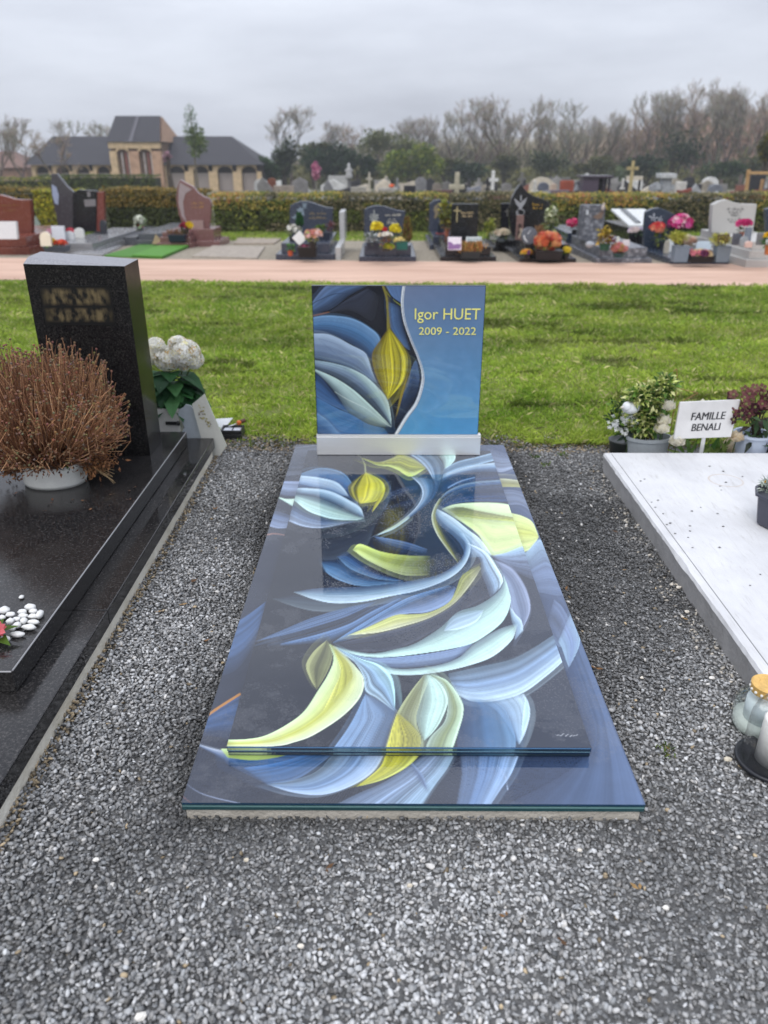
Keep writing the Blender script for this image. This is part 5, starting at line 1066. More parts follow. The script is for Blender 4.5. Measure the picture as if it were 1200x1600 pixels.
# ------------------------------------------------------------------ grave candles on the gravel
def thin_glass(name, tint, edge_=.85):
    m, n, l, b = nt(name); n.remove(b); out = n['Material Output']
    t = n.new('ShaderNodeBsdfTransparent'); t.inputs[0].default_value = tint + (1,); g_ = n.new('ShaderNodeBsdfGlossy'); g_.inputs['Roughness'].default_value = .03
    lw = n.new('ShaderNodeLayerWeight'); lw.inputs[0].default_value = .5; pw__ = n.new('ShaderNodeMath'); pw__.operation = 'POWER'; pw__.inputs[1].default_value = 2.6; l.new(lw.outputs['Facing'], pw__.inputs[0])
    f = n.new('ShaderNodeMath'); f.operation = 'MULTIPLY_ADD'; f.inputs[1].default_value = edge_; f.inputs[2].default_value = .06; l.new(pw__.outputs[0], f.inputs[0]); ms = n.new('ShaderNodeMixShader'); l.new(f.outputs[0], ms.inputs[0]); l.new(t.outputs[0], ms.inputs[1]); l.new(g_.outputs[0], ms.inputs[2])
    tc = n.new('ShaderNodeTexCoord'); no = n.new('ShaderNodeTexNoise'); no.inputs['Scale'].default_value = 9; l.new(tc.outputs['Object'], no.inputs['Vector'])
    bp = n.new('ShaderNodeBump'); bp.inputs['Strength'].default_value = .12; l.new(no.outputs[0], bp.inputs['Height']); l.new(bp.outputs[0], g_.inputs['Normal'])
    l.new(ms.outputs[0], out.inputs[0]); return m
M['jar_glass'] = thin_glass('jar_glass', (.86, .90, .885)); M['dome_glass'] = thin_glass('dome_glass', (.975, .98, .985), .5)
jx, jy = P(1185, 1135, .012)
ja = thing('grave_candle', 'glass grave candle with a gold dotted lid, standing behind the glass dome lantern', 'candle', (jx, jy, .012)); r_ = .068
m = MB(); m.lathe([(r_ * .93, .0125), (r_, .022), (r_, .075), (r_ * .95, .093), (r_ * .80, .108), (r_ * .64, .117), (r_ * .58, .126)], jx, jy, 40); m.build('jar', M['jar_glass'], ja, smooth=True)
m = MB(); m.lathe([(r_ * .88, .014), (r_ * .95, .022), (r_ * .95, .040), (r_ * .001, .041)], jx, jy, 28, lin((226, 228, 220))); m.build('wax', M['ceramic'], ja, smooth=True)
m = MB(); m.lathe([(r_ * .62, .0415), (r_ * .62, .098), (r_ * .001, .100)], jx, jy, 24, lin((222, 228, 232))); m.build('candle_insert', M['ceramic'], ja, smooth=True)
lr = .041
m = MB(); m.lathe([(lr * .97, .122), (lr * .97, .138), (lr, .140), (lr, .144), (lr * .93, .1455), (lr * .86, .144), (lr * .60, .1435), (lr * .55, .1415), (.0008, .141)], jx, jy, 40, lin((222, 180, 104))); lid = m.build('lid', M['gold'], ja, smooth=False)
for k in range(16):
    a = 6.283 * k / 16; d = Vector((math.cos(a), math.sin(a), 0)); c = Vector((jx, jy, .130)) + d * (lr * .972); m = MB(); m.blob(tuple(c), (.0040, .0040, .0040), lin((226, 226, 220)), 8, 6); m.build('lid_dot', M['paint'], lid, smooth=True)
qx_, qy_ = P(1203, 1192, .012)
dl = thing('dome_lantern', 'glass dome lantern with a white pillar candle on a black dish', 'lantern', (qx_, qy_, .012)); r_ = .066
m = MB(); m.lathe([(r_ * 1.1, .0125), (r_ * 1.20, .016), (r_ * 1.22, .023), (r_ * 1.16, .027), (r_ * 1.08, .0225), (.001, .021)], qx_, qy_, 44, (.016, .017, .022)); m.build('dish', M['plastic'], dl, smooth=True)
m = MB(); m.lathe([(r_, .0235), (r_, .120), (r_ * .97, .145), (r_ * .87, .168), (r_ * .68, .188), (r_ * .4, .201), (.0006, .206)], qx_, qy_, 44); m.build('dome', M['dome_glass'], dl, smooth=True)
m = MB(); m.lathe([(r_ * .60, .0215), (r_ * .60, .138), (r_ * .55, .142), (r_ * .4, .140), (.0008, .138)], qx_ + .004, qy_, 36, lin((236, 234, 226))); m.build('pillar_candle', M['ceramic'], dl, smooth=True)
m = MB(); m.tube([(qx_ + .004, qy_, .138), (qx_ + .005, qy_, .148)], .0012, 5, (.02, .02, .02)); m.build('wick', M['plastic'], dl)

# odd pale stones, dead leaves and weeds on the chippings
for i, (px, py, q) in enumerate(((220, 1590, .0105), (1137, 1188, .0095), (1112, 1061, .009), (1060, 919, .010), (1073, 957, .009), (1066, 965, .006), (640, 1385, .006), (150, 1345, .007), (905, 1330, .006), (470, 1480, .0065), (1040, 1420, .007), (385, 1345, .006), (1020, 845, .008), (985, 795, .008), (1003, 1060, .006))):
    x, y = P(px, py, .014); r0 = random.Random(300 + i); m = MB(); m.blob((x, y, .015 + q * .3), (q, q * .75, q * .5), lin(r0.choice(((222, 214, 200), (206, 196, 176), (226, 222, 214)))), 7, 5, .18, r0)
    tag(m.build('pale_stone', M['chips']), 'odd pale cream stone lying among the grey slate chippings', 'stone', 'pale stones on the chippings')
for i in range(16):
    r0 = random.Random(400 + i); x, y = r0.choice(((r0.uniform(-.80, -.47), r0.uniform(1.4, 3.4)), (r0.uniform(.58, .94), r0.uniform(1.6, 3.4)), (r0.uniform(-.6, .7), r0.uniform(.85, 1.18)))); m = MB(); L = r0.uniform(.014, .026); c = r0.choice((lin((120, 86, 50)), lin((92, 66, 42)), lin((150, 120, 76))))
    m.leaf((x, y, .021), (r0.gauss(0, 1), r0.gauss(0, 1), .12), (0, 0, 1), L, L * .5, c, -.25)
    m.leaf((x + .002, y, .021), (r0.gauss(0, 1), r0.gauss(0, 1), .18), (0, 0, 1), L * .6, L * .35, c, -.2); tag(m.build('dead_leaf', M['straw']), 'small curled dead leaf fallen on the slate chippings', 'leaf', 'dead leaves on the chippings')
for i, (px, py) in enumerate(((395, 697), (440, 690), (835, 715), (850, 728), (810, 700), (880, 712), (1042, 1178), (170, 905), (78, 1128))):
    r0 = random.Random(500 + i); x, y = P(px, py, .01); m = MB()
    for k in range(26): m.leaf((x + r0.gauss(0, .012), y + r0.gauss(0, .012), .010), (r0.gauss(0, .8), r0.gauss(0, .8), 1), (r0.gauss(0, 1), r0.gauss(0, 1), 0), r0.uniform(.012, .03), .004, tuple(v * r0.uniform(.6, 1.3) for v in r0.choice((lin((92, 116, 44)), lin((120, 130, 60)), lin((74, 88, 40))))), .2)
    tag(m.build('weed_tuft', M['leafy']), 'tiny green weed tuft sprouting through the slate chippings', 'weed', 'weeds in the chippings')

# ------------------------------------------------------------------ the row of graves beyond the path
GREY = lin((60, 66, 80)); BLACK = lin((26, 26, 30)); PINK = lin((118, 84, 82)); RED = lin((112, 58, 46)); PALE = lin((176, 176, 176)); BLUEG = lin((50, 60, 76))
def zfit(Y, pts): return [V(px, py, Y) for px, py in pts]
def grave(label, x0px, x1px, ypx, depth, steps, col, mat='polish', name='tomb', backpx=None):
    """plinth whose front lower edge is seen at ypx between x0px and x1px; steps: (inset, height)"""
    xa, yf = G(x0px, ypx); xb, _ = G(x1px, ypx); z = gz(yf + depth * .4) - .06
    t = thing(name, label, 'tomb', ((xa + xb) / 2, yf + depth / 2, gz(yf)))
    zz = gz(yf); inset = 0; first = True; info = {}
    for i, (ins, h) in enumerate(steps):
        inset += ins; m = MB(); m.box(xa + inset, xb - inset, yf + inset * 1.2, yf + depth - inset * .5, (z if i == 0 else zz + .001), zz + h, col)
        m.build(('plinth', 'ledger', 'head_block')[min(i, 2)], M[mat], t, bevel=.008); zz += h
    return t, (xa, xb, yf, depth, zz)
def stele(t, Y, outline, thick, col, mat='polish', name='headstone', zbase=None):
    pts = zfit(Y, outline); pts = pts[::-1] if sum(pts[i][0] * pts[(i + 1) % len(pts)][1] - pts[(i + 1) % len(pts)][0] * pts[i][1] for i in range(len(pts))) < 0 else pts
    if zbase is not None:
        lo = min(p[1] for p in pts); pts = [(x, zbase + .001 if z < lo + .03 else z) for x, z in pts]
    m = MB(); m.prism(pts, Y, Y + thick, col); return m.build(name, M[mat], t, bevel=.008)
def wave(x0, x1, yl, ypk, yr, yb, n=12):             # curved top, high at left, dipping to the right
    out = [(x0, yb), (x1, yb)]
    for i in range(n + 1):
        u = i / n; x = x1 + (x0 - x1) * u; v = 1 - u
        y = yl + (ypk - yl) * math.sin(min(1, v / .30) * math.pi / 2) if v < .30 else ypk + (yr - ypk) * (1 - math.cos((v - .30) / .70 * math.pi)) / 2
        out.append((x, y))
    return out
def scrawl(t, Y, rows, col, mat='gold', name='lettering', h=4.0):     # small engraved letters too worn and far to read
    rg = random.Random(int(rows[0][0])); m = MB()
    for x0, x1, y in rows:
        x = x0
        while x < x1 - 1:
            w = rg.uniform(1.4, 2.6); a, z0_ = V(x, y, Y); b, z1_ = V(x + w, y - h * rg.choice((.55, .6, 1)), Y); tw_ = .009
            m.box(a, a + tw_, Y - .004, Y - .0005, z0_, z1_); 
            if rg.random() < .7: m.box(a + tw_, b, Y - .004, Y - .0005, (z0_ + z1_) / 2 - .005, (z0_ + z1_) / 2 + .004)
            if rg.random() < .5: m.box(b - .001, b + .006, Y - .004, Y - .0005, z0_, (z0_ + z1_) / 2 - .006)
            x += w + (.9 if rg.random() < .85 else 3)
    m.c = [lin(col)] * len(m.f); return m.build(name, M[mat], t)
def motif(t, Y, blobs, col, name='engraving', mat='paint'):          # flat carved decoration
    m = MB()
    for poly in blobs:
        pts = zfit(Y, poly)
        if sum(pts[i][0] * pts[(i + 1) % len(pts)][1] - pts[(i + 1) % len(pts)][0] * pts[i][1] for i in range(len(pts))) < 0: pts = pts[::-1]
        m.prism(pts, Y - .006, Y - .001, lin(col))
    return m.build(name, M[mat], t)
def petals_motif(cx, cy, r, n, w=.35, rg=None, a0=0):
    out = []
    for k in range(n):
        a = a0 + 6.283 * k / n; d = (math.cos(a), math.sin(a)); s_ = (-d[1], d[0]); q = r * (1 if rg is None else rg.uniform(.6, 1.1))
        out.append([(cx, cy), (cx + d[0] * q * .55 + s_[0] * q * w * .5, cy + d[1] * q * .55 + s_[1] * q * w * .5), (cx + d[0] * q, cy + d[1] * q), (cx + d[0] * q * .55 - s_[0] * q * w * .5, cy + d[1] * q * .55 - s_[1] * q * w * .5)])
    return out
pid = [100]
def potted(name, label, px, py, zs, wpx, hpx, pcol, plants, cat='pot plant', shape='round', core=True):
    """pot standing on the level zs with its foot at px,py; plants: (kind, cx, cy, rx, ry, n, size, colours)"""
    pid[0] += 1; rg = random.Random(pid[0]); x, y = P(px, py, zs); s_ = S(y, zs); w = wpx * s_ / 2; h = hpx * s_ * 1.08
    t = thing(name, label, cat, (x, y, zs))
    m = MB(); pc = lin(pcol)
    if shape == 'round': m.lathe([(w * .74, zs + .001), (w * .96, zs + h * .85), (w * 1.04, zs + h * .86), (w * 1.04, zs + h), (w * .92, zs + h), (w * .88, zs + h * .8), (.001, zs + h * .8)], x, y, 14, pc)
    elif shape == 'box':
        d = min(w * .8, .14); vs = [(x - w * .9, y - d * .85, zs + .001), (x + w * .9, y - d * .85, zs + .001), (x + w * .9, y + d * .85, zs + .001), (x - w * .9, y + d * .85, zs + .001), (x - w, y - d, zs + h), (x + w, y - d, zs + h), (x + w, y + d, zs + h), (x - w, y + d, zs + h)]
        m.add(vs, [(0, 3, 2, 1), (0, 1, 5, 4), (1, 2, 6, 5), (2, 3, 7, 6), (3, 0, 4, 7)], pc); m.box(x - w * 1.03, x + w * 1.03, y - d * 1.05, y + d * 1.05, zs + h + .001, zs + h + .012, pc)
    m.build('pot', M['plastic'], t, bevel=.004 if shape == 'box' else 0)
    fol = MB(); flo = MB()
    for kind, cx, cy, rx, ry, n, size, cols in plants:
        X, Z = V(cx, cy, y); s2 = S(y, Z); r = (rx * s2, min(rx * s2, .16), ry * s2); cols = [lin(c) for c in cols]
        if kind == 'leaf': leaf_cloud(fol, (X, y, Z), r, n, size, cols, rg, .45, .25, .5)
        elif kind == 'flower': blossoms(flo, (X, y, Z), r, n, size, cols, rg)
        elif kind == 'spike':
            for k in range(n):
                bx_ = X + rg.uniform(-1, 1) * r[0] * .8; by_ = y + rg.uniform(-1, 1) * r[1] * .7; tx_ = bx_ + rg.gauss(0, .25) * r[0] + (bx_ - X) * .25; tz_ = Z + r[2] * rg.uniform(.3, 1.0); zb_ = Z - r[2]
                c = rg.choice(cols); f = rg.uniform(.7, 1.2)
                for q in range(4):
                    u = q / 4.0; fol.leaf((bx_ + (tx_ - bx_) * u, by_, zb_ + (tz_ - zb_) * u), (rg.gauss(0, .35), rg.gauss(0, .35), 1), (rg.gauss(0, 1), -1, 0), (tz_ - zb_) * .42, size, tuple(v * f for v in c), .05)
        elif kind == 'rose':
            for k in range(n):
                d = Vector((rg.gauss(0, 1), rg.gauss(-.4, .8), rg.gauss(.3, .8))).normalized(); rose(flo, (X + d.x * r[0] * .85, y + d.y * r[1] * .85, Z + d.z * r[2] * .85), size * rg.uniform(.8, 1.2), rg.choice(cols), rg)
        elif kind == 'cone':
            for k in range(n):
                u = rg.random() ** .8; a = rg.uniform(0, 6.283); q = (1 - u) ** .55 * (0.35 + .65 * min(1, u * 5)) if u < .2 else (1 - u) ** .55
                fol.leaf((X + math.cos(a) * r[0] * q, y + math.sin(a) * r[0] * q, Z - r[2] + 2 * r[2] * u * .92), (math.cos(a) * .5, math.sin(a) * .5, 1), (0, -1, .2), size * rg.uniform(.7, 1.3), size * .45, tuple(v * rg.uniform(.6, 1.3) for v in rg.choice(cols)), .1)
    if fol.v: fol.build('foliage', M['leafy'], t)
    if flo.v: flo.build('flowers', M['petal'], t)
    return t
def slab_thing(name, label, cat, px, py, zs, w, d, h, col, mat='polish', tilt=0.0, shape='rect', extra=None):
    """little plaque standing on level zs, foot at px,py"""
    x, y = P(px, py, zs); s_ = S(y, zs); W = w * s_ / 2; H = h * s_ * 1.06; m = MB()
    if shape == 'rect': poly = [(x - W, zs + .001), (x + W, zs + .001), (x + W, zs + H), (x - W, zs + H)]
    elif shape == 'diamond': poly = [(x, zs + .001), (x + W, zs + H * .45), (x, zs + H), (x - W, zs + H * .5)]
    elif shape == 'round': poly = [(x + W * math.sin(a) * (1 if abs(math.cos(a)) < 2 else 1), zs + H / 2 - H / 2 * math.cos(a)) for a in [6.283 * k / 20 for k in range(20)]]
    elif shape == 'arch': poly = [(x - W, zs + .001), (x + W, zs + .001)] + [(x + W * math.cos(a), zs + H * .6 + H * .4 * math.sin(a)) for a in [math.pi * k / 10 for k in range(11)]]
    m.prism([(a, b - zs) for a, b in poly], y, y + d, lin(col), tilt); m.v = [(a, b, c + zs) for a, b, c in m.v]
    o = m.build(name, M[mat], bevel=.004); tag(o, label, cat); return o, (x, y, W, H)

# 1 blue-grey wave-topped tomb with the white diamond plaque
t, (xa, xb, yf, dp_, zt) = grave('blue-grey tomb with wavy headstone and pale flower carving, pale kerb on its right side', 431, 523, 407, 2.1, [(0, .10), (.085, .16)], GREY)
Y1s = yf + 1.62; h_ = stele(t, Y1s, wave(453, 520, 321, 314, 325, 380), .11, GREY, zbase=zt)
scrawl(h_, Y1s, [(484, 511, 335), (483, 511, 342)], (150, 132, 92)); rg = random.Random(1)
motif(h_, Y1s, petals_motif(470, 330, 9, 7, .5, rg) + petals_motif(463, 340, 7, 6, .5, rg) + petals_motif(476, 322, 6, 6, .5, rg), (124, 140, 152))
m = MB(); x0_, z0_ = V(520.5, 402, yf + .1); x1_ = V(530, 402, yf + .1)[0]; xk = xb + .012
m.box(xk, xk + .09, yf + 1.3, yf + 2.0, zt - .10, V(525, 329, Y1s)[1], PALE); m.build('side_slab', M['polish'], t, bevel=.006)
m = MB(); m.box(xk, xk + .09, yf + .02, yf + 1.298, gz(yf) - .05, zt - .06, PALE); m.build('kerb', M['polish'], t, bevel=.006)
zl = zt; zp = zt - .16
slab_thing('diamond_plaque', 'white diamond-shaped plaque tilted on the blue-grey ledger', 'plaque', 468, 384, zl, 23, .03, 21, (206, 206, 202), 'ceramic', .3, 'diamond')
potted('green_plant', 'small green plant in an orange pot at the corner of a blue-grey plinth', 454, 399.5, zp, 9, 7, (186, 84, 44), [('leaf', 455, 388, 6, 5, 70, .05, [(74, 120, 44), (96, 146, 60), (50, 90, 36)])])
potted('black_planter', 'black oval planter of small purple and pink flowers on the blue-grey plinth', 481, 401, zp, 29, 13, (14, 14, 16), [('leaf', 481, 387, 13, 3, 40, .05, [(60, 50, 48), (90, 80, 70)]), ('flower', 477, 386, 11, 3, 26, .026, [(150, 50, 90), (190, 120, 140), (110, 40, 60)])], cat='planter', shape='box')
potted('cyclamen', 'pale pink cyclamen with lime leaves in a round black pot on the blue-grey ledger', 489, 388, zl, 12, 9, (20, 18, 18), [('leaf', 488, 370, 12, 9, 120, .06, [(140, 160, 80), (110, 130, 60), (150, 120, 84), (176, 186, 110)]), ('flower', 491, 368, 13, 10, 46, .036, [(226, 180, 176), (236, 206, 200), (200, 130, 120), (216, 160, 130)])])
potted('white_flowers', 'mixed white flowers with a dark green frond beside the white diamond plaque', 458, 376, zl, 12, 6, (60, 62, 66), [('leaf', 459, 362, 12, 9, 130, .06, [(80, 110, 60), (110, 130, 90), (140, 140, 110)]), ('flower', 459, 358, 11, 6, 22, .04, [(226, 224, 216), (206, 200, 190)]), ('cone', 468, 345, 5, 10, 160, .06, [(40, 84, 40), (30, 70, 36)])])
potted('green_shrub', 'round green shrub with red twigs in a dark grey box on the blue-grey tomb', 508, 374, zl, 18, 9, (40, 46, 60), [('leaf', 502, 358, 9, 6, 130, .05, [(90, 120, 40), (120, 146, 50), (66, 92, 36)]), ('leaf', 515, 355, 7, 7, 90, .045, [(130, 50, 60), (90, 60, 60), (120, 90, 90)])], shape='box')
# 2
t, (xa, xb, yf, dp_, zt) = grave('blue-grey tomb with wavy headstone carved with a star cross', 561, 650, 410, 2.1, [(0, .09), (.08, .16)], GREY)
Y2s = yf + 1.62; h_ = stele(t, Y2s, wave(569, 633, 327, 321, 330, 385), .11, GREY, zbase=zt)
scrawl(h_, Y2s, [(602, 626, 337.5), (607, 620, 344), (605, 622, 349.5)], (200, 196, 180), 'paint')
motif(h_, Y2s, [[(583.8, 328), (585.2, 328), (585.2, 350), (583.8, 350)], [(579, 334.7), (590, 334.7), (590, 336.2), (579, 336.2)]] + petals_motif(585, 341, 9, 9, .22, random.Random(5)), (172, 176, 172))
m = MB(); m.box((xa + xb) / 2 - .15, (xa + xb) / 2 + .15, yf + .04, yf + .096, zt - .159, zt - .01, GREY); m.build('front_block', M['polish'], t, bevel=.006)
potted('silver_plant', 'silver-leaved trailing plant in a dark trough on the star-cross tomb', 583, 390, zt, 19, 9, (34, 40, 56), [('leaf', 580, 374, 11, 9, 190, .06, [(172, 176, 180), (200, 204, 206), (120, 126, 120), (90, 110, 80)])], cat='planter', shape='box')
potted('conifer', 'small dwarf conifer with yellow flowers in a green trough on the star-cross tomb', 628, 390, zt, 18, 10, (22, 92, 84), [('cone', 636.5, 360, 6.5, 19, 420, .06, [(96, 90, 44), (120, 108, 52), (84, 62, 36)]), ('leaf', 626, 377, 8, 4, 70, .04, [(170, 160, 80), (150, 140, 70)]), ('flower', 625, 375, 9, 4, 36, .028, [(226, 206, 120), (236, 220, 150)])], cat='planter', shape='box')
potted('yellow_kalanchoe', 'tall yellow flowers left of the red bloom on the star-cross tomb', 588, 386, zt, 10, 5, (60, 64, 70), [('leaf', 589, 366, 7, 14, 70, .05, [(100, 120, 40), (130, 140, 50)]), ('flower', 589, 356, 9, 9, 90, .034, [(226, 206, 40), (236, 220, 70), (206, 180, 30)])])
potted('yellow_forsythia', 'loose yellow spray right of the red bloom on the star-cross tomb', 615, 386, zt, 10, 5, (60, 64, 70), [('leaf', 616, 368, 8, 12, 60, .05, [(110, 126, 40), (140, 150, 50)]), ('flower', 617, 360, 8, 10, 80, .032, [(216, 200, 36), (230, 214, 60)])])
potted('mixed_bouquet', 'white and red bouquet with heather sprigs at the centre of the star-cross tomb', 603, 392, zt, 16, 4, (50, 50, 48), [('leaf', 602, 378, 10, 9, 120, .05, [(120, 92, 50), (100, 110, 56), (150, 96, 60)]), ('flower', 602, 367, 9, 4, 30, .036, [(226, 214, 190), (230, 226, 216)]), ('rose', 602, 360, 2.6, 2.4, 4, .035, [(206, 64, 66)]), ('flower', 607, 386, 8, 5, 40, .030, [(190, 190, 50), (150, 160, 50), (206, 170, 90)])])
# 3b arched grey stele behind
t, (xa, xb, yf, dp_, zt) = grave('slate-grey tomb with arched headstone bearing a bronze figure, behind the black cross headstone', 671, 740, 391, 2.0, [(0, .10), (.06, .14)], GREY)
Y3b = yf + 1.2; h_ = stele(t, Y3b, [(670, 372), (707, 372), (707, 322), (704, 317), (697, 313), (686, 311.5), (677, 313.5), (671, 319)], .11, GREY, zbase=zt)
motif(h_, Y3b, [[(679, 322), (683, 319), (685, 327), (684, 337), (680, 342), (678, 340), (680, 333), (677, 328)]], (128, 116, 92))
potted('bamboo', 'tall yellow-green bamboo spray in a pink pot beside the arched grey headstone', 698, 372, zt, 8, 14, (170, 100, 80), [('leaf', 695, 333, 9, 18, 150, .10, [(140, 140, 50), (170, 160, 70), (110, 120, 40)]), ('leaf', 699, 352, 4, 10, 40, .08, [(150, 120, 60), (130, 110, 60)])])
o, _ = slab_thing('lantern', 'dark blue grave lantern on a red saucer beside the arched grey headstone', 'lantern', 688, 364.5, zt + .02, 8.5, .1, 15, (24, 34, 50), 'plastic', 0, 'rect'); 
x, y = P(689, 366, zt); m = MB(); m.lathe([(.08, zt + .001), (.11, zt + .016), (.10, zt + .02), (.001, zt + .019)], x, y + .03, 18, lin((150, 56, 50))); tag(m.build('saucer', M['plastic'], smooth=True), 'red saucer under the dark blue grave lantern', 'saucer')
# 3 black stele with cross
t, (xa, xb, yf, dp_, zt) = grave('low black tomb whose square black headstone bears a thin gold cross', 688, 775, 409, 2.15, [(0, .08), (.085, .14)], BLACK)
Y3s = yf + 1.25; h_ = stele(t, Y3s, [(704, 376), (745.5, 376), (748, 318.5), (706, 318.5)], .12, BLACK, 'polish', zbase=zt)
motif(h_, Y3s, [[(713.6, 323), (715, 323), (714.4, 347), (713.2, 347)], [(709, 328.3), (719.5, 328.3), (719.5, 329.8), (709, 329.8)]], (206, 190, 140))
for txt, a, b, yb, yt in (('Pierre LEDUC', 720, 740, 333.6, 331), ('1942 - 2019', 722, 738, 339, 336.2)):
    x0_, z0_ = V(a, yb, Y3s - .004); x1_, z1_ = V(b, yt, Y3s - .004); text_mesh('lettering', txt, x0_, x1_, z0_, z1_, Y3s - .004, M['gold'], (220, 196, 150), h_, bold=.02)
o, (x, y, W, H) = slab_thing('photo_plaque', 'white photo plaque with a violet landscape on the low black ledger', 'plaque', 710, 391, zt, 21, .03, 18, (222, 216, 226), 'ceramic', .15)
m = MB(); m.prism([(x - W * .95, .012), (x + W * .8, .02), (x + W * .95, H * .45), (x + W * .4, H * .50), (x - W * .1, H * .42), (x - W * .5, H * .62), (x - W * .95, H * .66)], y - .004, y - .001, lin((134, 100, 150)), .15); m.v = [(a, b, c + zt) for a, b, c in m.v]; m.build('violet_print', M['ceramic'], o)
o, (x, y, W, H) = slab_thing('photo_plaque', 'pale plaque with blue strokes half hidden behind the orange heather', 'plaque', 740, 384, zt, 24, .03, 12, (206, 212, 212), 'ceramic', .15)
m = MB()
for k in range(5): m.prism([(x - W * .8 + k * W * .36, H * .35), (x - W * .72 + k * W * .36, H * .35), (x - W * .55 + k * W * .36, H * .85), (x - W * .68 + k * W * .36, H * .9)], y - .004, y - .001, lin((110, 134, 140)), .15)
m.v = [(a, b, c + zt) for a, b, c in m.v]; m.build('blue_strokes', M['ceramic'], o)
potted('heather', 'orange-brown heather in a dark trough on the low black plinth', 734, 403.5, zt - .14, 30, 9, (34, 42, 46), [('spike', 734, 387, 21, 9, 190, .020, [(170, 116, 60), (196, 140, 80), (140, 84, 50), (206, 166, 100), (110, 110, 50)])], cat='planter', shape='box')
# 4 small black one behind
t, (xa, xb, yf, dp_, zt) = grave('small black tomb with plain black headstone, tucked beside the teardrop headstone', 770, 830, 394, 1.6, [(0, .08), (.06, .12)], BLACK)
Y4 = yf + 1.0; h_ = stele(t, Y4, [(782, 372), (812, 372), (812, 317), (783, 318)], .1, BLACK, zbase=zt); motif(h_, Y4, [[(792, 326), (793.2, 326), (793.2, 338), (792, 338)], [(789, 329.4), (796, 329.4), (796, 330.6), (789, 330.6)]], (120, 118, 112))
potted('cream_primrose', 'cream flowers with green leaves in a low grey bowl on the small black tomb', 784, 377.5, zt, 16, 4.5, (120, 130, 136), [('leaf', 784, 368, 13, 6, 110, .06, [(80, 104, 50), (110, 130, 70)]), ('flower', 785, 364, 12, 5.5, 60, .042, [(226, 216, 190), (216, 200, 180), (206, 186, 160)])])
potted('yellow_green_shrub', 'yellow-green leafy shrub in a white cube pot beside the cream flowers', 769.5, 374, zt, 9, 10, (206, 206, 202), [('leaf', 765, 355, 8, 12, 170, .06, [(150, 156, 56), (120, 134, 44), (176, 176, 80)])], shape='box')
# 5 teardrop with winged figure
t, (xa, xb, yf, dp_, zt) = grave('black tomb with pointed teardrop headstone carved with a winged figure', 811.5, 900, 411, 2.2, [(0, .07), (.10, .20)], BLACK)
Y5s = yf + 1.35
out5 = [(804, 380), (847, 380), (853, 362), (857, 345), (860, 330), (860, 320), (856, 315), (845, 310), (833, 306), (824, 300), (818, 293), (813.5, 287), (806, 297), (800, 309), (797, 322), (795.5, 340), (797, 355), (800, 368)]
h_ = stele(t, Y5s, out5, .12, BLACK, zbase=zt)
motif(h_, Y5s, [[(803, 309), (813, 317), (824, 308), (820, 318), (815, 325), (820, 330), (817, 340), (808, 340), (806, 331), (811, 325), (806, 318)], [(812.8, 305), (815, 305), (815, 314), (812.8, 314)]] + petals_motif(814, 331, 8, 7, .5, random.Random(3)), (150, 152, 156))
scrawl(h_, Y5s, [(832, 850, 321), (833, 848, 326.5)], (206, 164, 60))
o, (x, y, W, H) = slab_thing('bronze_panel', 'narrow rose-brown relief panel leaning on the teardrop headstone', 'plaque', 811, 375, zt, 11, .05, 34, (118, 92, 86), 'stone', .03)
m = MB(); rg = random.Random(8)
for k in range(7): m.blob((x + rg.uniform(-.5, .5) * W, y - .004, zt + H * rg.uniform(.1, .6)), (.018, .012, .035), lin((186, 170, 150) if k % 2 else (60, 44, 40)), 8, 6, .2, rg)
m.build('relief', M['stone'], o)
o, (x, y, W, H) = slab_thing('round_plaque', 'round grey granite plaque with a white engraved stroke on the teardrop tomb', 'plaque', 826.5, 382, zt, 25, .06, 24, (88, 92, 100), 'polish', .12, 'round')
m = MB(); m.prism([(x - W * .75, H * .5), (x - W * .62, H * .3), (x - W * .25, H * .12), (x - W * .2, H * .16), (x - W * .5, H * .36), (x - W * .62, H * .55)], y - .004, y - .001, lin((206, 210, 212)), .12); m.prism([(x - W * .3, H * .6), (x + W * .1, H * .85), (x + W * .15, H * .82), (x - W * .2, H * .58)], y - .004, y - .001, lin((190, 194, 198)), .12)
m.v = [(a, b, c + zt) for a, b, c in m.v]; m.build('engraving', M['ceramic'], o)
potted('orange_chrysanthemum', 'large mound of orange and salmon roses in a black trough on the teardrop tomb', 855, 405, zt - .2, 42, 12, (22, 22, 26), [('leaf', 856, 387, 21, 8, 120, .06, [(120, 134, 60), (160, 170, 90), (90, 110, 50)]), ('rose', 856, 377, 20, 14, 75, .055, [(240, 178, 128), (230, 140, 100), (244, 200, 150), (210, 100, 84), (238, 166, 140)])], cat='planter', shape='box')
potted('pansy', 'orange and violet pansies in a small black pot on the teardrop plinth', 824.5, 404.5, zt - .2, 13, 6, (20, 20, 22), [('leaf', 823, 396, 8, 3, 40, .04, [(90, 110, 50)]), ('flower', 823, 394.5, 8, 4, 34, .036, [(226, 150, 60), (230, 190, 60), (110, 60, 110), (232, 216, 150)])])
potted('yellow_primrose', 'yellow flowers in a small black pot at the right end of the teardrop plinth', 884, 404.5, zt - .2, 11, 7, (22, 22, 24), [('leaf', 884, 394, 8, 5, 70, .045, [(90, 116, 44), (120, 140, 56)]), ('flower', 886, 392, 7, 5, 26, .036, [(226, 200, 50), (216, 190, 70)])])
potted('dried_grasses', 'tuft of dried tan grasses behind the orange roses', 845, 378, zt, 7, 3, (90, 70, 50), [('spike', 845, 364, 7, 13, 60, .016, [(166, 128, 90), (140, 104, 72)])])
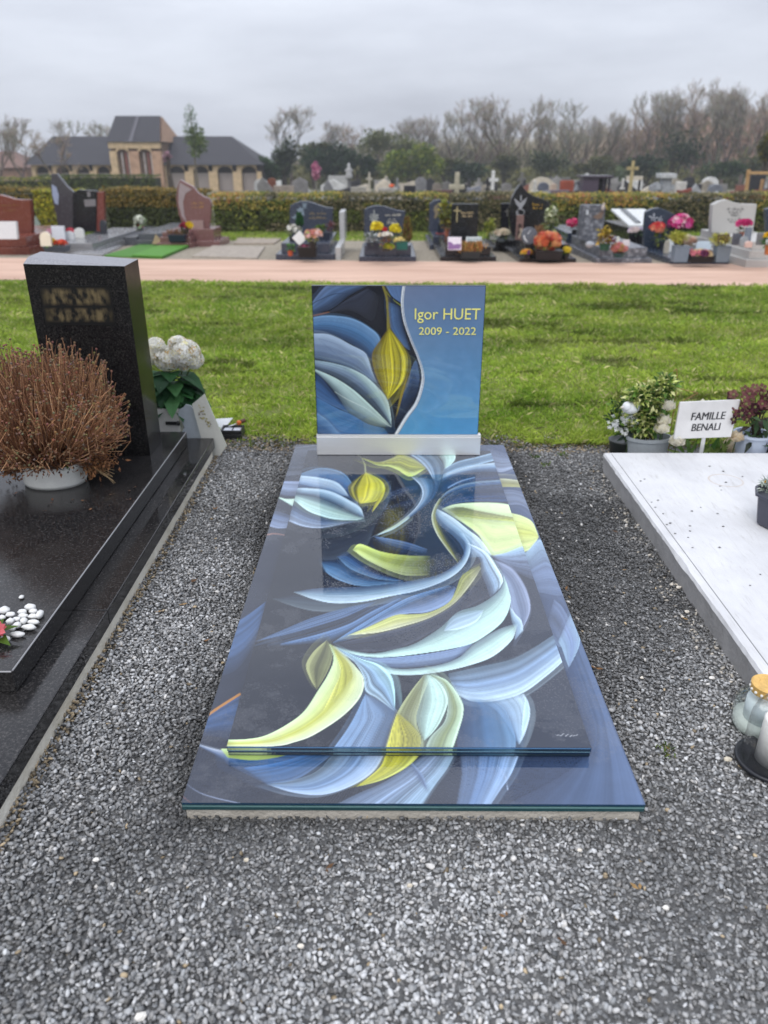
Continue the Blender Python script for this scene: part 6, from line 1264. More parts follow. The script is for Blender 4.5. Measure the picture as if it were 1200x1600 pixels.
potted('white_lilies', 'tall white-green lily spray right of the teardrop headstone', 862, 381, zt, 9, 12, (206, 200, 180), [('leaf', 860, 348, 7, 24, 150, .09, [(120, 134, 84), (150, 160, 110), (90, 110, 60)]), ('flower', 860, 345, 7, 22, 24, .05, [(226, 226, 206), (206, 210, 176)])])
# low slab behind with pink flowers
t, (xa, xb, yf, dp_, zt) = grave('low dark blue kerb with a pale grey slab, between the teardrop and the grey-veined tombs', 880, 940, 393, 2.0, [(0, .12), (.05, .10), (.02, .09)], BLUEG)
potted('pink_bouquet', 'crimson and pale pink bouquet in a black pot beside the grey-veined headstone', 897, 366, zt, 9, 6, (24, 24, 26), [('leaf', 897, 354, 7, 6, 50, .05, [(70, 84, 50)]), ('flower', 895, 350, 9, 7, 50, .05, [(170, 30, 80), (216, 90, 130), (232, 190, 190)])])
# 6 grey veined
M['veined'] = granite('veined_grey_granite', (0.07, 0.075, 0.09), (0.32, 0.33, 0.36), 14, rough=.4, thresh=.58)
t, (xa, xb, yf, dp_, zt) = grave('grey veined granite tomb with a slanted rough-cut headstone', 930, 1018, 412, 2.2, [(0, .08), (.07, .15)], GREY, 'veined')
Y6s = yf + 1.15; h_ = stele(t, Y6s, [(902, 392), (938, 392), (942, 360), (947, 324), (944, 320), (909, 320), (905, 350)], .14, GREY, 'veined', zbase=zt)
motif(h_, Y6s, [[(926, 339), (940, 330), (944, 331), (940, 341), (934, 343)]], (120, 100, 86)); motif(h_, Y6s, [[(916, 328), (919, 328), (920, 335), (916, 336)]], (196, 200, 204))
m = MB(); x, z = V(942, 325, Y6s - .03); m.blob((x, Y6s - .03, z), (.03, .03, .05), lin((190, 176, 168)), 8, 6); m.blob((x + .01, Y6s - .03, z + .06), (.018, .018, .02), lin((190, 176, 168)), 8, 6); m.build('small_figure', M['stone'], h_, smooth=True)
x, y = P(921, 387, zt); m = MB(); m.blob((x, y, zt + .045), (.075, .05, .048), lin((166, 170, 176)), 10, 7, .12, random.Random(4)); tag(m.build('carved_stone', M['stone'], smooth=True), 'rounded pale carved stone at the foot of the grey-veined headstone', 'ornament')
potted('yellow_shrub', 'yellow and orange shrub with red leaves in a green pot on the grey-veined tomb', 944, 391, zt, 17, 9, (22, 76, 56), [('leaf', 944, 370, 9, 14, 170, .07, [(196, 160, 60), (170, 150, 50), (206, 180, 80), (120, 110, 40)]), ('leaf', 953, 375, 8, 6, 60, .06, [(130, 40, 44), (110, 50, 50)])])
potted('pink_rose_bowl', 'salmon pink roses in a teal bowl on the grey-veined plinth', 966, 402, zt - .10, 20, 6, (36, 70, 72), [('leaf', 966, 393, 10, 4, 50, .05, [(130, 150, 90), (70, 110, 90)]), ('rose', 967, 388, 10, 6, 24, .05, [(222, 150, 150), (226, 170, 160), (206, 180, 130)])])
slab_thing('candle', 'white candle beside the red-leaved shrub on the grey-veined tomb', 'candle', 965, 383, zt, 4, .04, 12, (220, 218, 206), 'ceramic', 0, 'arch')
slab_thing('note_plaque', 'small white plaque leaning behind the pink roses on the grey-veined tomb', 'plaque', 978, 385, zt, 11, .03, 9, (206, 196, 196), 'ceramic', .2)
# 7 black and white book tomb behind
t, (xa, xb, yf, dp_, zt) = grave('black tomb carrying a white book-shaped cross slab, behind the grey-veined tomb', 978, 1046, 391, 2.0, [(0, .12), (.04, .26)], BLACK)
m = MB(); zc_ = zt
m.add([(xa + .04, yf + .15, zt + .002), (xb - .05, yf + .15, zt + .002), (xb - .10, yf + 1.5, zt + .20), (xa + .04, yf + 1.5, zt + .20), (xa + .04, yf + .15, zt + .05), (xb - .05, yf + .15, zt + .05), (xb - .10, yf + 1.5, zt + .25), (xa + .04, yf + 1.5, zt + .25)], [(0, 3, 2, 1), (4, 5, 6, 7), (0, 1, 5, 4), (1, 2, 6, 5), (2, 3, 7, 6), (3, 0, 4, 7)], lin((206, 208, 206))); m.build('white_slab', M['polish'], t, bevel=.01)
m = MB(); m.add([(xa + .2, yf + .3, zt + .074), (xa + .3, yf + .3, zt + .074), (xa + .3, yf + 1.4, zt + .238), (xa + .2, yf + 1.4, zt + .238), (xa + .2, yf + .3, zt + .09), (xa + .3, yf + .3, zt + .09), (xa + .3, yf + 1.4, zt + .255), (xa + .2, yf + 1.4, zt + .255)], [(4, 5, 6, 7), (0, 1, 5, 4), (1, 2, 6, 5), (2, 3, 7, 6), (3, 0, 4, 7), (0, 3, 2, 1)], lin((70, 74, 76))); m.build('inlaid_bar', M['polish'], t)
potted('lilac_bouquet', 'pale lilac and white bouquet in a black vase on the black book tomb', 998, 384, zt - .26, 12, 15, (20, 20, 22), [('leaf', 996, 364, 9, 5, 50, .06, [(70, 110, 90), (90, 120, 80)]), ('flower', 996, 360, 14, 4, 44, .05, [(190, 196, 216), (206, 190, 206), (216, 200, 196)])])
# 8 dark blue arch
t, (xa, xb, yf, dp_, zt) = grave('dark blue-grey tomb with arched headstone and white carved plants, crowded with flowers', 1047, 1138, 414, 2.3, [(0, .09)], BLUEG)
Y8s = yf + 1.55; h_ = stele(t, Y8s, [(1006, 388), (1062, 388), (1064, 340), (1052, 334), (1040, 328), (1030, 325), (1020, 326), (1010, 331), (1008, 350)], .13, BLUEG, zbase=zt)
motif(h_, Y8s, petals_motif(1021, 341, 9, 5, .3, random.Random(6), 3.6) + petals_motif(1031, 343, 8, 5, .3, random.Random(9), 3.8), (176, 182, 190))
potted('magenta_bouquet', 'large magenta and pale pink bouquet in front of the dark blue headstone', 1062, 388, zt, 14, 12, (40, 46, 54), [('leaf', 1062, 362, 13, 9, 90, .07, [(50, 60, 44), (40, 50, 40)]), ('flower', 1064, 350, 17, 12, 130, .06, [(216, 60, 140), (232, 110, 176), (244, 210, 216), (190, 40, 110), (240, 190, 206)])])
potted('red_salmon_gladioli', 'red and salmon flowers with upright leaves before the dark blue headstone', 1030, 390, zt, 13, 10, (30, 32, 40), [('leaf', 1032, 368, 7, 13, 80, .08, [(140, 150, 50), (100, 120, 50), (120, 140, 80)]), ('flower', 1027, 357, 10, 8, 60, .055, [(206, 70, 60), (226, 140, 110), (200, 50, 60)])])
potted('yellow_heather', 'clipped yellow-green heather in a square zinc pot, left of the pansy trough', 1060.5, 409, zt, 23, 21, (112, 126, 140), [('leaf', 1059, 371, 15, 8, 420, .045, [(176, 176, 70), (150, 156, 56), (196, 190, 96)]), ('leaf', 1063, 383, 6, 5, 30, .05, [(110, 90, 50)])], cat='planter', shape='box')
potted('yellow_heather', 'clipped yellow-green heather in a square zinc pot, right of the pansy trough', 1125, 409, zt, 22, 21, (116, 130, 142), [('leaf', 1126, 374, 16, 8, 420, .045, [(180, 178, 72), (154, 158, 58), (200, 194, 100)]), ('leaf', 1125, 385, 6, 5, 30, .05, [(110, 90, 50)])], cat='planter', shape='box')
potted('pansy_trough', 'white and purple pansies in a black trough between two zinc pots', 1092, 409, zt, 36, 8, (20, 22, 26), [('leaf', 1092, 399, 18, 3, 50, .05, [(110, 110, 80)]), ('flower', 1092, 396, 18, 5, 80, .050, [(226, 216, 200), (90, 30, 60), (206, 120, 130), (226, 206, 160), (110, 50, 90)])], cat='planter', shape='box')
o, (x, y, W, H) = slab_thing('framed_photo', 'pale blue framed landscape picture standing behind the pansy trough', 'picture', 1098, 400, zt, 23, .03, 20, (196, 210, 220), 'ceramic', .1)
potted('cream_rose', 'pale peach roses in a blue-grey vase between the zinc pots', 1080, 404, zt, 9, 14, (110, 134, 156), [('rose', 1079, 376, 8, 8, 16, .05, [(226, 196, 176), (216, 206, 190), (206, 176, 160)])])
slab_thing('white_plaque', 'white upright plaque behind the left zinc pot', 'plaque', 1047, 394, zt, 9, .03, 18, (206, 210, 212), 'ceramic', .1)
slab_thing('stone_angel', 'small pale stone figurine beside the red and salmon flowers', 'figurine', 1041, 396, zt, 7, .06, 18, (176, 170, 156), 'stone', 0, 'arch')
# 9 white headstone
PALE2 = lin((172, 168, 160)); M['pale_stone'] = granite('pale_grey_granite', (0.40, 0.39, 0.37), (0.56, 0.55, 0.53), 160, rough=.5, thresh=.55)
t, (xa, xb, yf, dp_, zt) = grave('pale grey granite tomb with tall flared headstone and dark lettering', 1164, 1262, 419, 2.3, [(0, .12), (.06, .12), (.05, .12)], PALE2, 'pale_stone')
Y9s = yf + 1.5; h_ = stele(t, Y9s, [(1107, 392), (1174, 392), (1177, 360), (1183, 319), (1160, 318.5), (1147, 316), (1136, 312), (1125, 314), (1114, 320), (1112, 345)], .14, PALE2, 'pale_stone', zbase=zt)
scrawl(h_, Y9s, [(1136, 1163, 328), (1139, 1160, 333), (1142, 1157, 338), (1137, 1157, 344), (1140, 1156, 348)], (60, 60, 62), 'paint')
potted('magenta_orchid', 'magenta flower spray in a terracotta pot on the pale tomb', 1156, 381, zt, 7, 16, (150, 84, 50), [('flower', 1163, 349, 9, 5, 34, .05, [(206, 70, 130), (190, 50, 110)]), ('leaf', 1157, 360, 4, 4, 16, .06, [(80, 90, 50)])])
for i, (px, w, h, c, lab) in enumerate(((1151, 14, 16, (84, 86, 94), 'dark grey square plaque below the magenta spray on the pale tomb'), (1167, 10, 25, (110, 118, 130), 'tall blue-grey upright plaque on the pale tomb'), (1162, 12, 14, (140, 146, 150), 'low grey plaque in front of the tall blue-grey one on the pale tomb'), (1189, 14, 17, (120, 122, 126), 'grey plaque at the right end of the pale tomb'))):
    slab_thing('memorial_plaque', lab, 'plaque', px, 383 + i % 3, zt, w, .04, h, c, 'polish', .08, 'arch' if i == 2 else 'rect')
slab_thing('ceramic_dove', 'small red and white ornament on the edge of the pale tomb', 'ornament', 1170, 387, zt, 10, .06, 9, (206, 176, 166), 'ceramic', 0, 'arch')
slab_thing('framed_picture', 'brown framed photograph at the left foot of the pale headstone', 'picture', 1130, 379, zt, 18, .03, 11, (86, 66, 52), 'wood', .1)
potted('orange_pot', 'green plant with yellow bloom in an orange pot at the edge of the pale tomb', 1199, 398, zt - .12, 12, 13, (186, 110, 60), [('leaf', 1199, 378, 8, 8, 60, .06, [(70, 110, 50)]), ('flower', 1200, 369, 4, 4, 8, .05, [(226, 190, 40)])])
# 10 next dark stone at the edge
t, (xa, xb, yf, dp_, zt) = grave('dark navy tomb standing beyond the pale tomb, at the end of the row', 1262, 1340, 410, 2.0, [(0, .10), (.06, .14)], BLUEG)
stele(t, yf + 1.5, [(1196, 385), (1262, 385), (1262, 325), (1230, 318), (1197, 327)], .12, BLUEG, zbase=zt)

# left part of the row
t, (xa, xb, yf, dp_, zt) = grave('brown-pink granite tomb with a leaf-shaped headstone and stepped plinth', 246, 302, 388, 1.9, [(0, .10), (.05, .10), (.04, .08)], PINK)
YDs = yf + .62; h_ = stele(t, YDs, [(293, 366), (325, 366), (328.5, 345), (330, 318), (327, 310), (318, 307), (309, 301), (302, 292), (281, 281), (277, 292), (275, 310), (279, 335), (286, 352)], .12, PINK, zbase=None)
motif(h_, YDs, [[(281, 285), (300, 296), (290, 302), (286, 315), (288, 335), (292, 348), (284, 338), (279, 318), (279, 300)]], (150, 136, 138)); scrawl(h_, YDs, [(300, 318, 319), (300, 318, 325)], (170, 130, 70))
m = MB(); x0_, z0_ = V(300, 356, YDs); x1_, z1_ = V(318, 344, YDs); m.box(x0_, x1_, YDs - .03, YDs - .001, zt, z1_, lin((150, 126, 122))); m.build('carved_panel', M['polish'], t)
m = MB(); x0_, z0_ = V(296, 358, yf + .45); x1_, _ = V(333, 358, yf + .45); m.box(x0_, x1_, yf + .45, yf + 1.2, gz(yf) + .001, z0_, PINK); m.build('side_plinth', M['polish'], t, bevel=.006)
m = MB(); x0_, z0_ = V(300, 372, yf + .25); x1_, _ = V(342, 372, yf + .25); m.box(x0_, x1_, yf + .28, yf + 1.3, gz(yf) - .05, gz(yf) + .10, PINK); m.build('side_plinth', M['polish'], t, bevel=.006)
potted('red_yellow_posy', 'red and yellow posy beside the leaf-shaped headstone', 290, 366, zt, 10, 6, (60, 40, 36), [('leaf', 287, 360, 8, 4, 30, .06, [(70, 70, 40)]), ('flower', 288, 354, 6, 5, 20, .06, [(130, 30, 50), (150, 40, 60)]), ('flower', 294, 352, 4, 3, 12, .06, [(220, 190, 40)])])
potted('brown_heather', 'faded brown heather in a dark blue trough on the brown-pink plinth', 279, 377, zt - .16, 27, 9, (34, 36, 60), [('spike', 276, 364, 14, 5, 60, .03, [(130, 90, 76), (150, 110, 84), (110, 90, 60)])], cat='planter', shape='box')
t, (xa, xb, yf, dp_, zt) = grave('dark grey low tomb without a headstone, white bouquet at its head', 214, 258, 385, 2.6, [(0, .12), (.04, .12)], lin((84, 86, 92)))
m = MB(); x0_ = G(160, 384)[0]; m.box(x0_, xa - .012, yf + .1, yf + 2.4, gz(yf) - .05, gz(yf) + .17, lin((84, 86, 92))); m.build('side_slab', M['polish'], t, bevel=.01)
potted('white_bouquet', 'white and green bouquet with a red bloom on the low dark grey tomb', 219, 361, zt, 10, 5, (90, 96, 90), [('leaf', 219, 349, 8, 9, 70, .08, [(170, 180, 150), (120, 140, 100), (196, 200, 180)]), ('flower', 220, 354, 3, 3, 6, .06, [(190, 50, 70)]), ('flower', 218, 346, 7, 8, 24, .06, [(226, 228, 216)])])
t, (xa, xb, yf, dp_, zt) = grave('grey tomb crowded with white ornaments, black and red headstone with a swooping grey wing', 84, 148, 397, 3.2, [(0, .08), (.03, .10)], lin((130, 130, 132)))
YBs = yf + 1.7
h_ = stele(t, YBs, [(92, 362), (114, 362), (114, 300), (104, 291), (96, 281), (88, 271), (80, 272), (79, 290), (82, 312), (88, 340)], .12, lin((70, 68, 72)), name='headstone'); motif(h_, YBs, [[(81, 288), (88, 292), (92, 305), (91, 320), (86, 318), (82, 305)]], (150, 160, 184))
h2 = stele(t, YBs, [(114.5, 362), (150, 362), (151, 298), (123, 296), (114.5, 301)], .12, BLACK); motif(h2, YBs, [[(131, 312), (149, 311), (150, 322), (133, 323)], [(136, 300), (141, 299), (142, 307), (137, 308)]], (120, 116, 118))
h3 = stele(t, YBs + .02, [(150.6, 362), (163, 362), (162, 299), (151.6, 300)], .12, lin((116, 62, 54)))
rg = random.Random(77)
for i, (px, py, w, h, c, sh, lab) in enumerate(((113, 352, 15, 22, (206, 202, 196), 'arch', 'white statuette with a rounded back among the white ornaments'), (128, 352, 13, 24, (206, 176, 116), 'rect', 'tan memorial plaque beside the white statuette'), (122, 356, 9, 15, (110, 112, 122), 'diamond', 'grey diamond plaque in front of the tan plaque'), (72, 385, 17, 20, (222, 212, 190), 'arch', 'cream arched ornament at the corner of the crowded grey tomb'), (92, 376, 20, 20, (206, 208, 214), 'rect', 'white slanted plaque in the middle of the crowded grey tomb'), (108, 375, 16, 12, (196, 198, 200), 'arch', 'low white arched ornament behind the red and yellow flowers'), (124, 372, 15, 14, (206, 206, 202), 'arch', 'rounded white ornament near the red bud on the crowded grey tomb'), (140, 362, 14, 15, (150, 154, 160), 'arch', 'grey arched plaque under the black headstone panel'), (154, 364, 13, 14, (140, 144, 150), 'rect', 'grey square plaque under the red headstone panel'), (162, 366, 10, 20, (40, 42, 48), 'arch', 'black arched plaque at the end of the crowded grey tomb'))):
    slab_thing('memorial_ornament', lab, 'ornament', px, py, zt, w, .06, h, c, 'ceramic' if c[0] > 180 else 'polish', .12, sh)
potted('pink_white_flowers', 'pink flowers among the white ornaments of the crowded grey tomb', 78, 373, zt, 9, 5, (200, 196, 190), [('flower', 78, 364, 6, 5, 20, .05, [(206, 110, 140), (226, 190, 200)])])
potted('red_bud', 'single red and pink flower in a white vase on the crowded grey tomb', 110, 371, zt, 7, 8, (206, 204, 196), [('flower', 110, 361, 3.5, 3.5, 10, .05, [(206, 70, 90), (220, 110, 120)]), ('leaf', 110, 364, 3, 3, 10, .05, [(80, 100, 60)])])
potted('red_yellow_flowers', 'red and yellow flowers in a grey trough before the crowded grey tomb', 90, 393, zt - .10, 34, 7, (70, 76, 86), [('leaf', 84, 383, 16, 4, 80, .06, [(84, 130, 40), (110, 150, 40)]), ('flower', 94, 380, 9, 3.5, 30, .05, [(206, 60, 40), (216, 90, 60)]), ('flower', 82, 378, 5, 4, 14, .05, [(220, 190, 40)])], cat='planter', shape='box')
t, (xa, xb, yf, dp_, zt) = grave('large red granite tomb with a sweeping curved headstone and wide plinth', -60, 48, 399, 2.4, [(0, .13), (.06, .17)], RED)
YAs = yf + .85; stele(t, YAs, [(-60, 372), (51, 372), (49, 340), (46.5, 312), (34, 312), (22, 311), (10, 307), (0, 304.5), (-20, 303), (-58, 312)], .14, RED, zbase=zt)
scrawl(t, YAs, [(2, 30, 322), (6, 26, 330)], (130, 92, 40))
slab_thing('white_open_book', 'white open book ornament on the red granite tomb', 'ornament', 8, 374, zt, 38, .08, 24, (206, 206, 206), 'ceramic', .25)
slab_thing('pale_plaque', 'pale grey-green sloping plaque standing behind the red granite tomb', 'plaque', 58, 362, gz(15.5), 13, .05, 22, (130, 140, 134), 'polish', .1, 'diamond')
# dark side-slab left of the row, flat concrete slabs, green mat
def flat(name, label, cat, pxs, h, col, mat, bev=.008):
    pts = [G(*p) for p in pxs]; m = MB(); zc_ = min(gz(p[1]) for p in pts)
    n = len(pts); vs = [(x, y, gz(y) - .03) for x, y in pts] + [(x, y, gz(y) + h) for x, y in pts]
    m.add(vs, [tuple(range(n - 1, -1, -1)), tuple(range(n, 2 * n))] + [(i, (i + 1) % n, n + (i + 1) % n, n + i) for i in range(n)], lin(col))
    return tag(m.build(name, M[mat], bevel=bev), label, cat)
flat('concrete_slab', 'long bare concrete grave slab nearer the hedge', 'slab', [(365, 383), (428, 383), (440, 375), (372, 374)], .04, (150, 138, 124), 'stone')
flat('concrete_slab', 'wide bare concrete grave slab beside the path', 'slab', [(300, 403), (402, 406), (414, 388), (333, 386)], .035, (156, 146, 134), 'stone')
mat_ = thing('artificial_turf', 'bright green artificial turf mat folded double beside the path', 'mat', (*G(230, 392), gz(12.5)))
for pts_, zz in (([(163, 402), (254, 406), (300, 386), (232, 380)], .035), ):
    pts = [G(*p) for p in pts_]; m = MB(); n = 4; m.add([(x, y, gz(y) + .005) for x, y in pts] + [(x, y, gz(y) + zz) for x, y in pts], [(3, 2, 1, 0), (4, 5, 6, 7)] + [(i, (i + 1) % n, n + (i + 1) % n, n + i) for i in range(n)], lin((66, 120, 26))); M['turfmat'] = pmat('plastic_turf', attr=True, rough=.7, var=.25, scale=60, bump=.6, bscale=140); m.build('mat', M['turfmat'], mat_, bevel=.012)
A_, B_ = G(232, 380), G(254, 406); pts = [G(206, 404), G(254, 406), G(300, 386), G(262, 383)]
m = MB(); m.add([(x, y, gz(y) + .036) for x, y in pts] + [(x, y, gz(y) + .06) for x, y in pts], [(3, 2, 1, 0), (4, 5, 6, 7)] + [(i, (i + 1) % 4, 4 + (i + 1) % 4, 4 + i) for i in range(4)], lin((74, 132, 30))); m.build('folded_half', M['turfmat'], mat_, bevel=.012)
x, y = G(247, 386); m = MB(); rg = random.Random(5); m.add([(x - .09, y - .07, gz(y) + .06), (x + .13, y - .06, gz(y) + .06), (x + .1, y + .1, gz(y) + .06), (x - .1, y + .08, gz(y) + .06), (x - .02, y + .01, gz(y) + .24)], [(3, 2, 1, 0), (0, 1, 4), (1, 2, 4), (2, 3, 4), (3, 0, 4)], lin((150, 132, 100))); tag(m.build('sand_heap', M['stone']), 'small peaked heap of tan canvas on the green turf mat', 'heap')
# pale slab left of green mat
flat('granite_slab', 'pale grey flat slab between the crowded grey tomb and the green mat', 'slab', [(110, 400), (160, 402), (190, 388), (172, 383)], .05, (150, 150, 152), 'polish')

# ------------------------------------------------------------------ hedges
def hedge(label, x0, x1, y0, y1, h, n, pal, seed, leafsize=.07, name='hedge'):
    rg = np.random.RandomState(seed); t = thing(name, label, 'hedge', ((x0 + x1) / 2, (y0 + y1) / 2, gz(y0)))
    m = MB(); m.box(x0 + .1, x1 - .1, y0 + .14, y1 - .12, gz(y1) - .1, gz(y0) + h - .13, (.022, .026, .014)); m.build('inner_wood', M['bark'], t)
    f = rg.rand(n); X = rg.uniform(x0, x1, n); top_ = f < .42
    bump_ = .06 * (vnoise(X, X * 0 + seed, seed, 1.3) - .5) + .05 * (vnoise(X, X * 0 + 3.3, seed + 1, 4.0) - .5)
    Y = np.where(top_, rg.uniform(y0, y1, n), y0 + np.abs(rg.normal(0, .06, n)) + .06 * (vnoise(X, X * 0 + 9, seed + 2, 2.5) - .5))
    Z = np.where(top_, h + bump_ + rg.normal(0, .022, n), rg.uniform(.02, h, n) + bump_ * .5) + gz(y0)
    nrm = np.where(top_[:, None], np.array([[0, -.4, 1.0]]), np.array([[0, -1.0, .35]])) + rg.normal(0, .55, (n, 3)); nrm /= np.linalg.norm(nrm, axis=1)[:, None]
    d = np.cross(nrm, rg.normal(0, 1, (n, 3))); d /= np.linalg.norm(d, axis=1)[:, None]; e = np.cross(nrm, d)
    L = leafsize * rg.uniform(.6, 1.3, n)[:, None]; C = np.stack([X, Y, Z], 1)
    v = np.stack([C - d * L * .5, C + e * L * .26, C + d * L * .5, C - e * L * .26], 1).reshape(-1, 3)
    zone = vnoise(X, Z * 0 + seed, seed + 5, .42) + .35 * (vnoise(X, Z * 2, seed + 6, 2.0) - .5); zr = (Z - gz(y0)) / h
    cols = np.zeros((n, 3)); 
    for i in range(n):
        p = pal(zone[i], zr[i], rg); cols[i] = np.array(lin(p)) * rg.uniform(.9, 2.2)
    np_mesh('foliage', v, np.arange(4 * n).reshape(n, 4), cols, M['leafy'], t); return t
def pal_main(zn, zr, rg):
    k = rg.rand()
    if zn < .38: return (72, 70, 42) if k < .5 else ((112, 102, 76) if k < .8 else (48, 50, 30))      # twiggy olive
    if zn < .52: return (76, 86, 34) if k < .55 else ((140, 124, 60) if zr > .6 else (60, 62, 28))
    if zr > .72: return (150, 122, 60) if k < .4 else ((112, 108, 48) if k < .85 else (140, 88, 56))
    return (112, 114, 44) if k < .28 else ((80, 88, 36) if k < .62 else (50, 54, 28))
xL, xR = V(328, 340, 20.0)[0], V(1420, 340, 20.0)[0]
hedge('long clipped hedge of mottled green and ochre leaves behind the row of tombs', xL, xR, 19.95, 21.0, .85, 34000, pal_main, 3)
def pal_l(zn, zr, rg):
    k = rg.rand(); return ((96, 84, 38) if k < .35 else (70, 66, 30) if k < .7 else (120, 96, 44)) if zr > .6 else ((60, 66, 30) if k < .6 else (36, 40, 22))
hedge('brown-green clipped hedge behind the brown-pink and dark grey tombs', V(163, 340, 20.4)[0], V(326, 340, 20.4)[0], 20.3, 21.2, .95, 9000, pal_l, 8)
def pal_y(zn, zr, rg):
    k = rg.rand(); return (150, 140, 40) if k < .4 else (110, 116, 36) if k < .75 else (70, 60, 30)
hedge('yellow-green hedge between the red tomb and the crowded grey tomb', V(56, 340, 19.0)[0], V(120, 340, 19.0)[0], 19.0, 19.9, .95, 4500, pal_y, 12)
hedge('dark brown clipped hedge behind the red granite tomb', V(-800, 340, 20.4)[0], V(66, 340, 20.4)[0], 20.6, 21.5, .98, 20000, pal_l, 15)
hedge('distant clipped green hedge in front of the brick chapel', V(60, 290, 48)[0], V(245, 290, 48)[0], 48, 49.5, 1.35, 5000, lambda a, b, rg: (70, 80, 34) if rg.rand() < .6 else (44, 52, 26), 17, .12)
hedge('distant bright-topped hedge beyond the red granite tomb', V(-700, 285, 44)[0], V(90, 285, 44)[0], 44, 45.5, 1.2, 12000, lambda a, b, rg: (110, 110, 40) if rg.rand() < .5 and b > .6 else (60, 66, 34), 19, .12)

# ------------------------------------------------------------------ the crowded graves beyond the hedge
def far_stone(px, ytop, wpx, Y, shape, col, label, cat='headstone', group=None, name='headstone', mat='stone', thick=.16):
    x, zt = V(px, ytop, Y); w = wpx * S(Y, 0) / 2; zb = gz(Y) - .02; m = MB(); c = lin(col); h = zt - zb
    if shape == 'stele': poly = [(x - w, zb), (x + w, zb), (x + w, zt), (x - w, zt)]
    elif shape == 'arch': poly = [(x - w, zb), (x + w, zb)] + [(x + w * math.cos(a), zt - w * .7 + w * .7 * math.sin(a)) for a in [math.pi * k / 10 for k in range(11)]]
    elif shape == 'peak': poly = [(x - w, zb), (x + w, zb), (x + w, zt - h * .35), (x - w * .3, zt), (x - w, zt - h * .22)]
    elif shape == 'gable': poly = [(x - w, zb), (x + w, zb), (x + w, zt - w * .5), (x, zt), (x - w, zt - w * .5)]
    elif shape == 'wave': poly = [(x - w, zb), (x + w, zb)] + [(x + w - 2 * w * u, zt - w * .25 * (1 - math.cos(u * 4.2)) * .6) for u in [k / 12 for k in range(13)]]
    elif shape in ('cross', 'crossmound'):
        a = w * .30; arm = zt - (zt - zb) * (.28 if shape == 'cross' else .16)
        zz = zb if shape == 'cross' else zb
        poly = [(x - a, zz), (x + a, zz), (x + a, arm - a), (x + w, arm - a), (x + w, arm + a), (x + a, arm + a), (x + a, zt), (x - a, zt), (x - a, arm + a), (x - w, arm + a), (x - w, arm - a), (x - a, arm - a)]
    m.prism(poly, Y, Y + thick, c)
    if shape == 'crossmound': m.prism([(x - w * 2.2, zb), (x + w * 2.2, zb), (x + w * .9, zb + h * .5), (x + w * .4, zb + h * .62), (x - w * .4, zb + h * .62), (x - w * .9, zb + h * .5)], Y - .1, Y - .01, c)
    if shape in ('stele', 'arch', 'wave', 'gable', 'peak'): m.box(x - w * 1.15, x + w * 1.15, Y - 1.2, Y - .01, zb, zb + .22, tuple(v * .9 for v in c))
    return tag(m.build(name, M[mat], bevel=.02), label, cat, group)
GC = 'graves beyond the hedge'
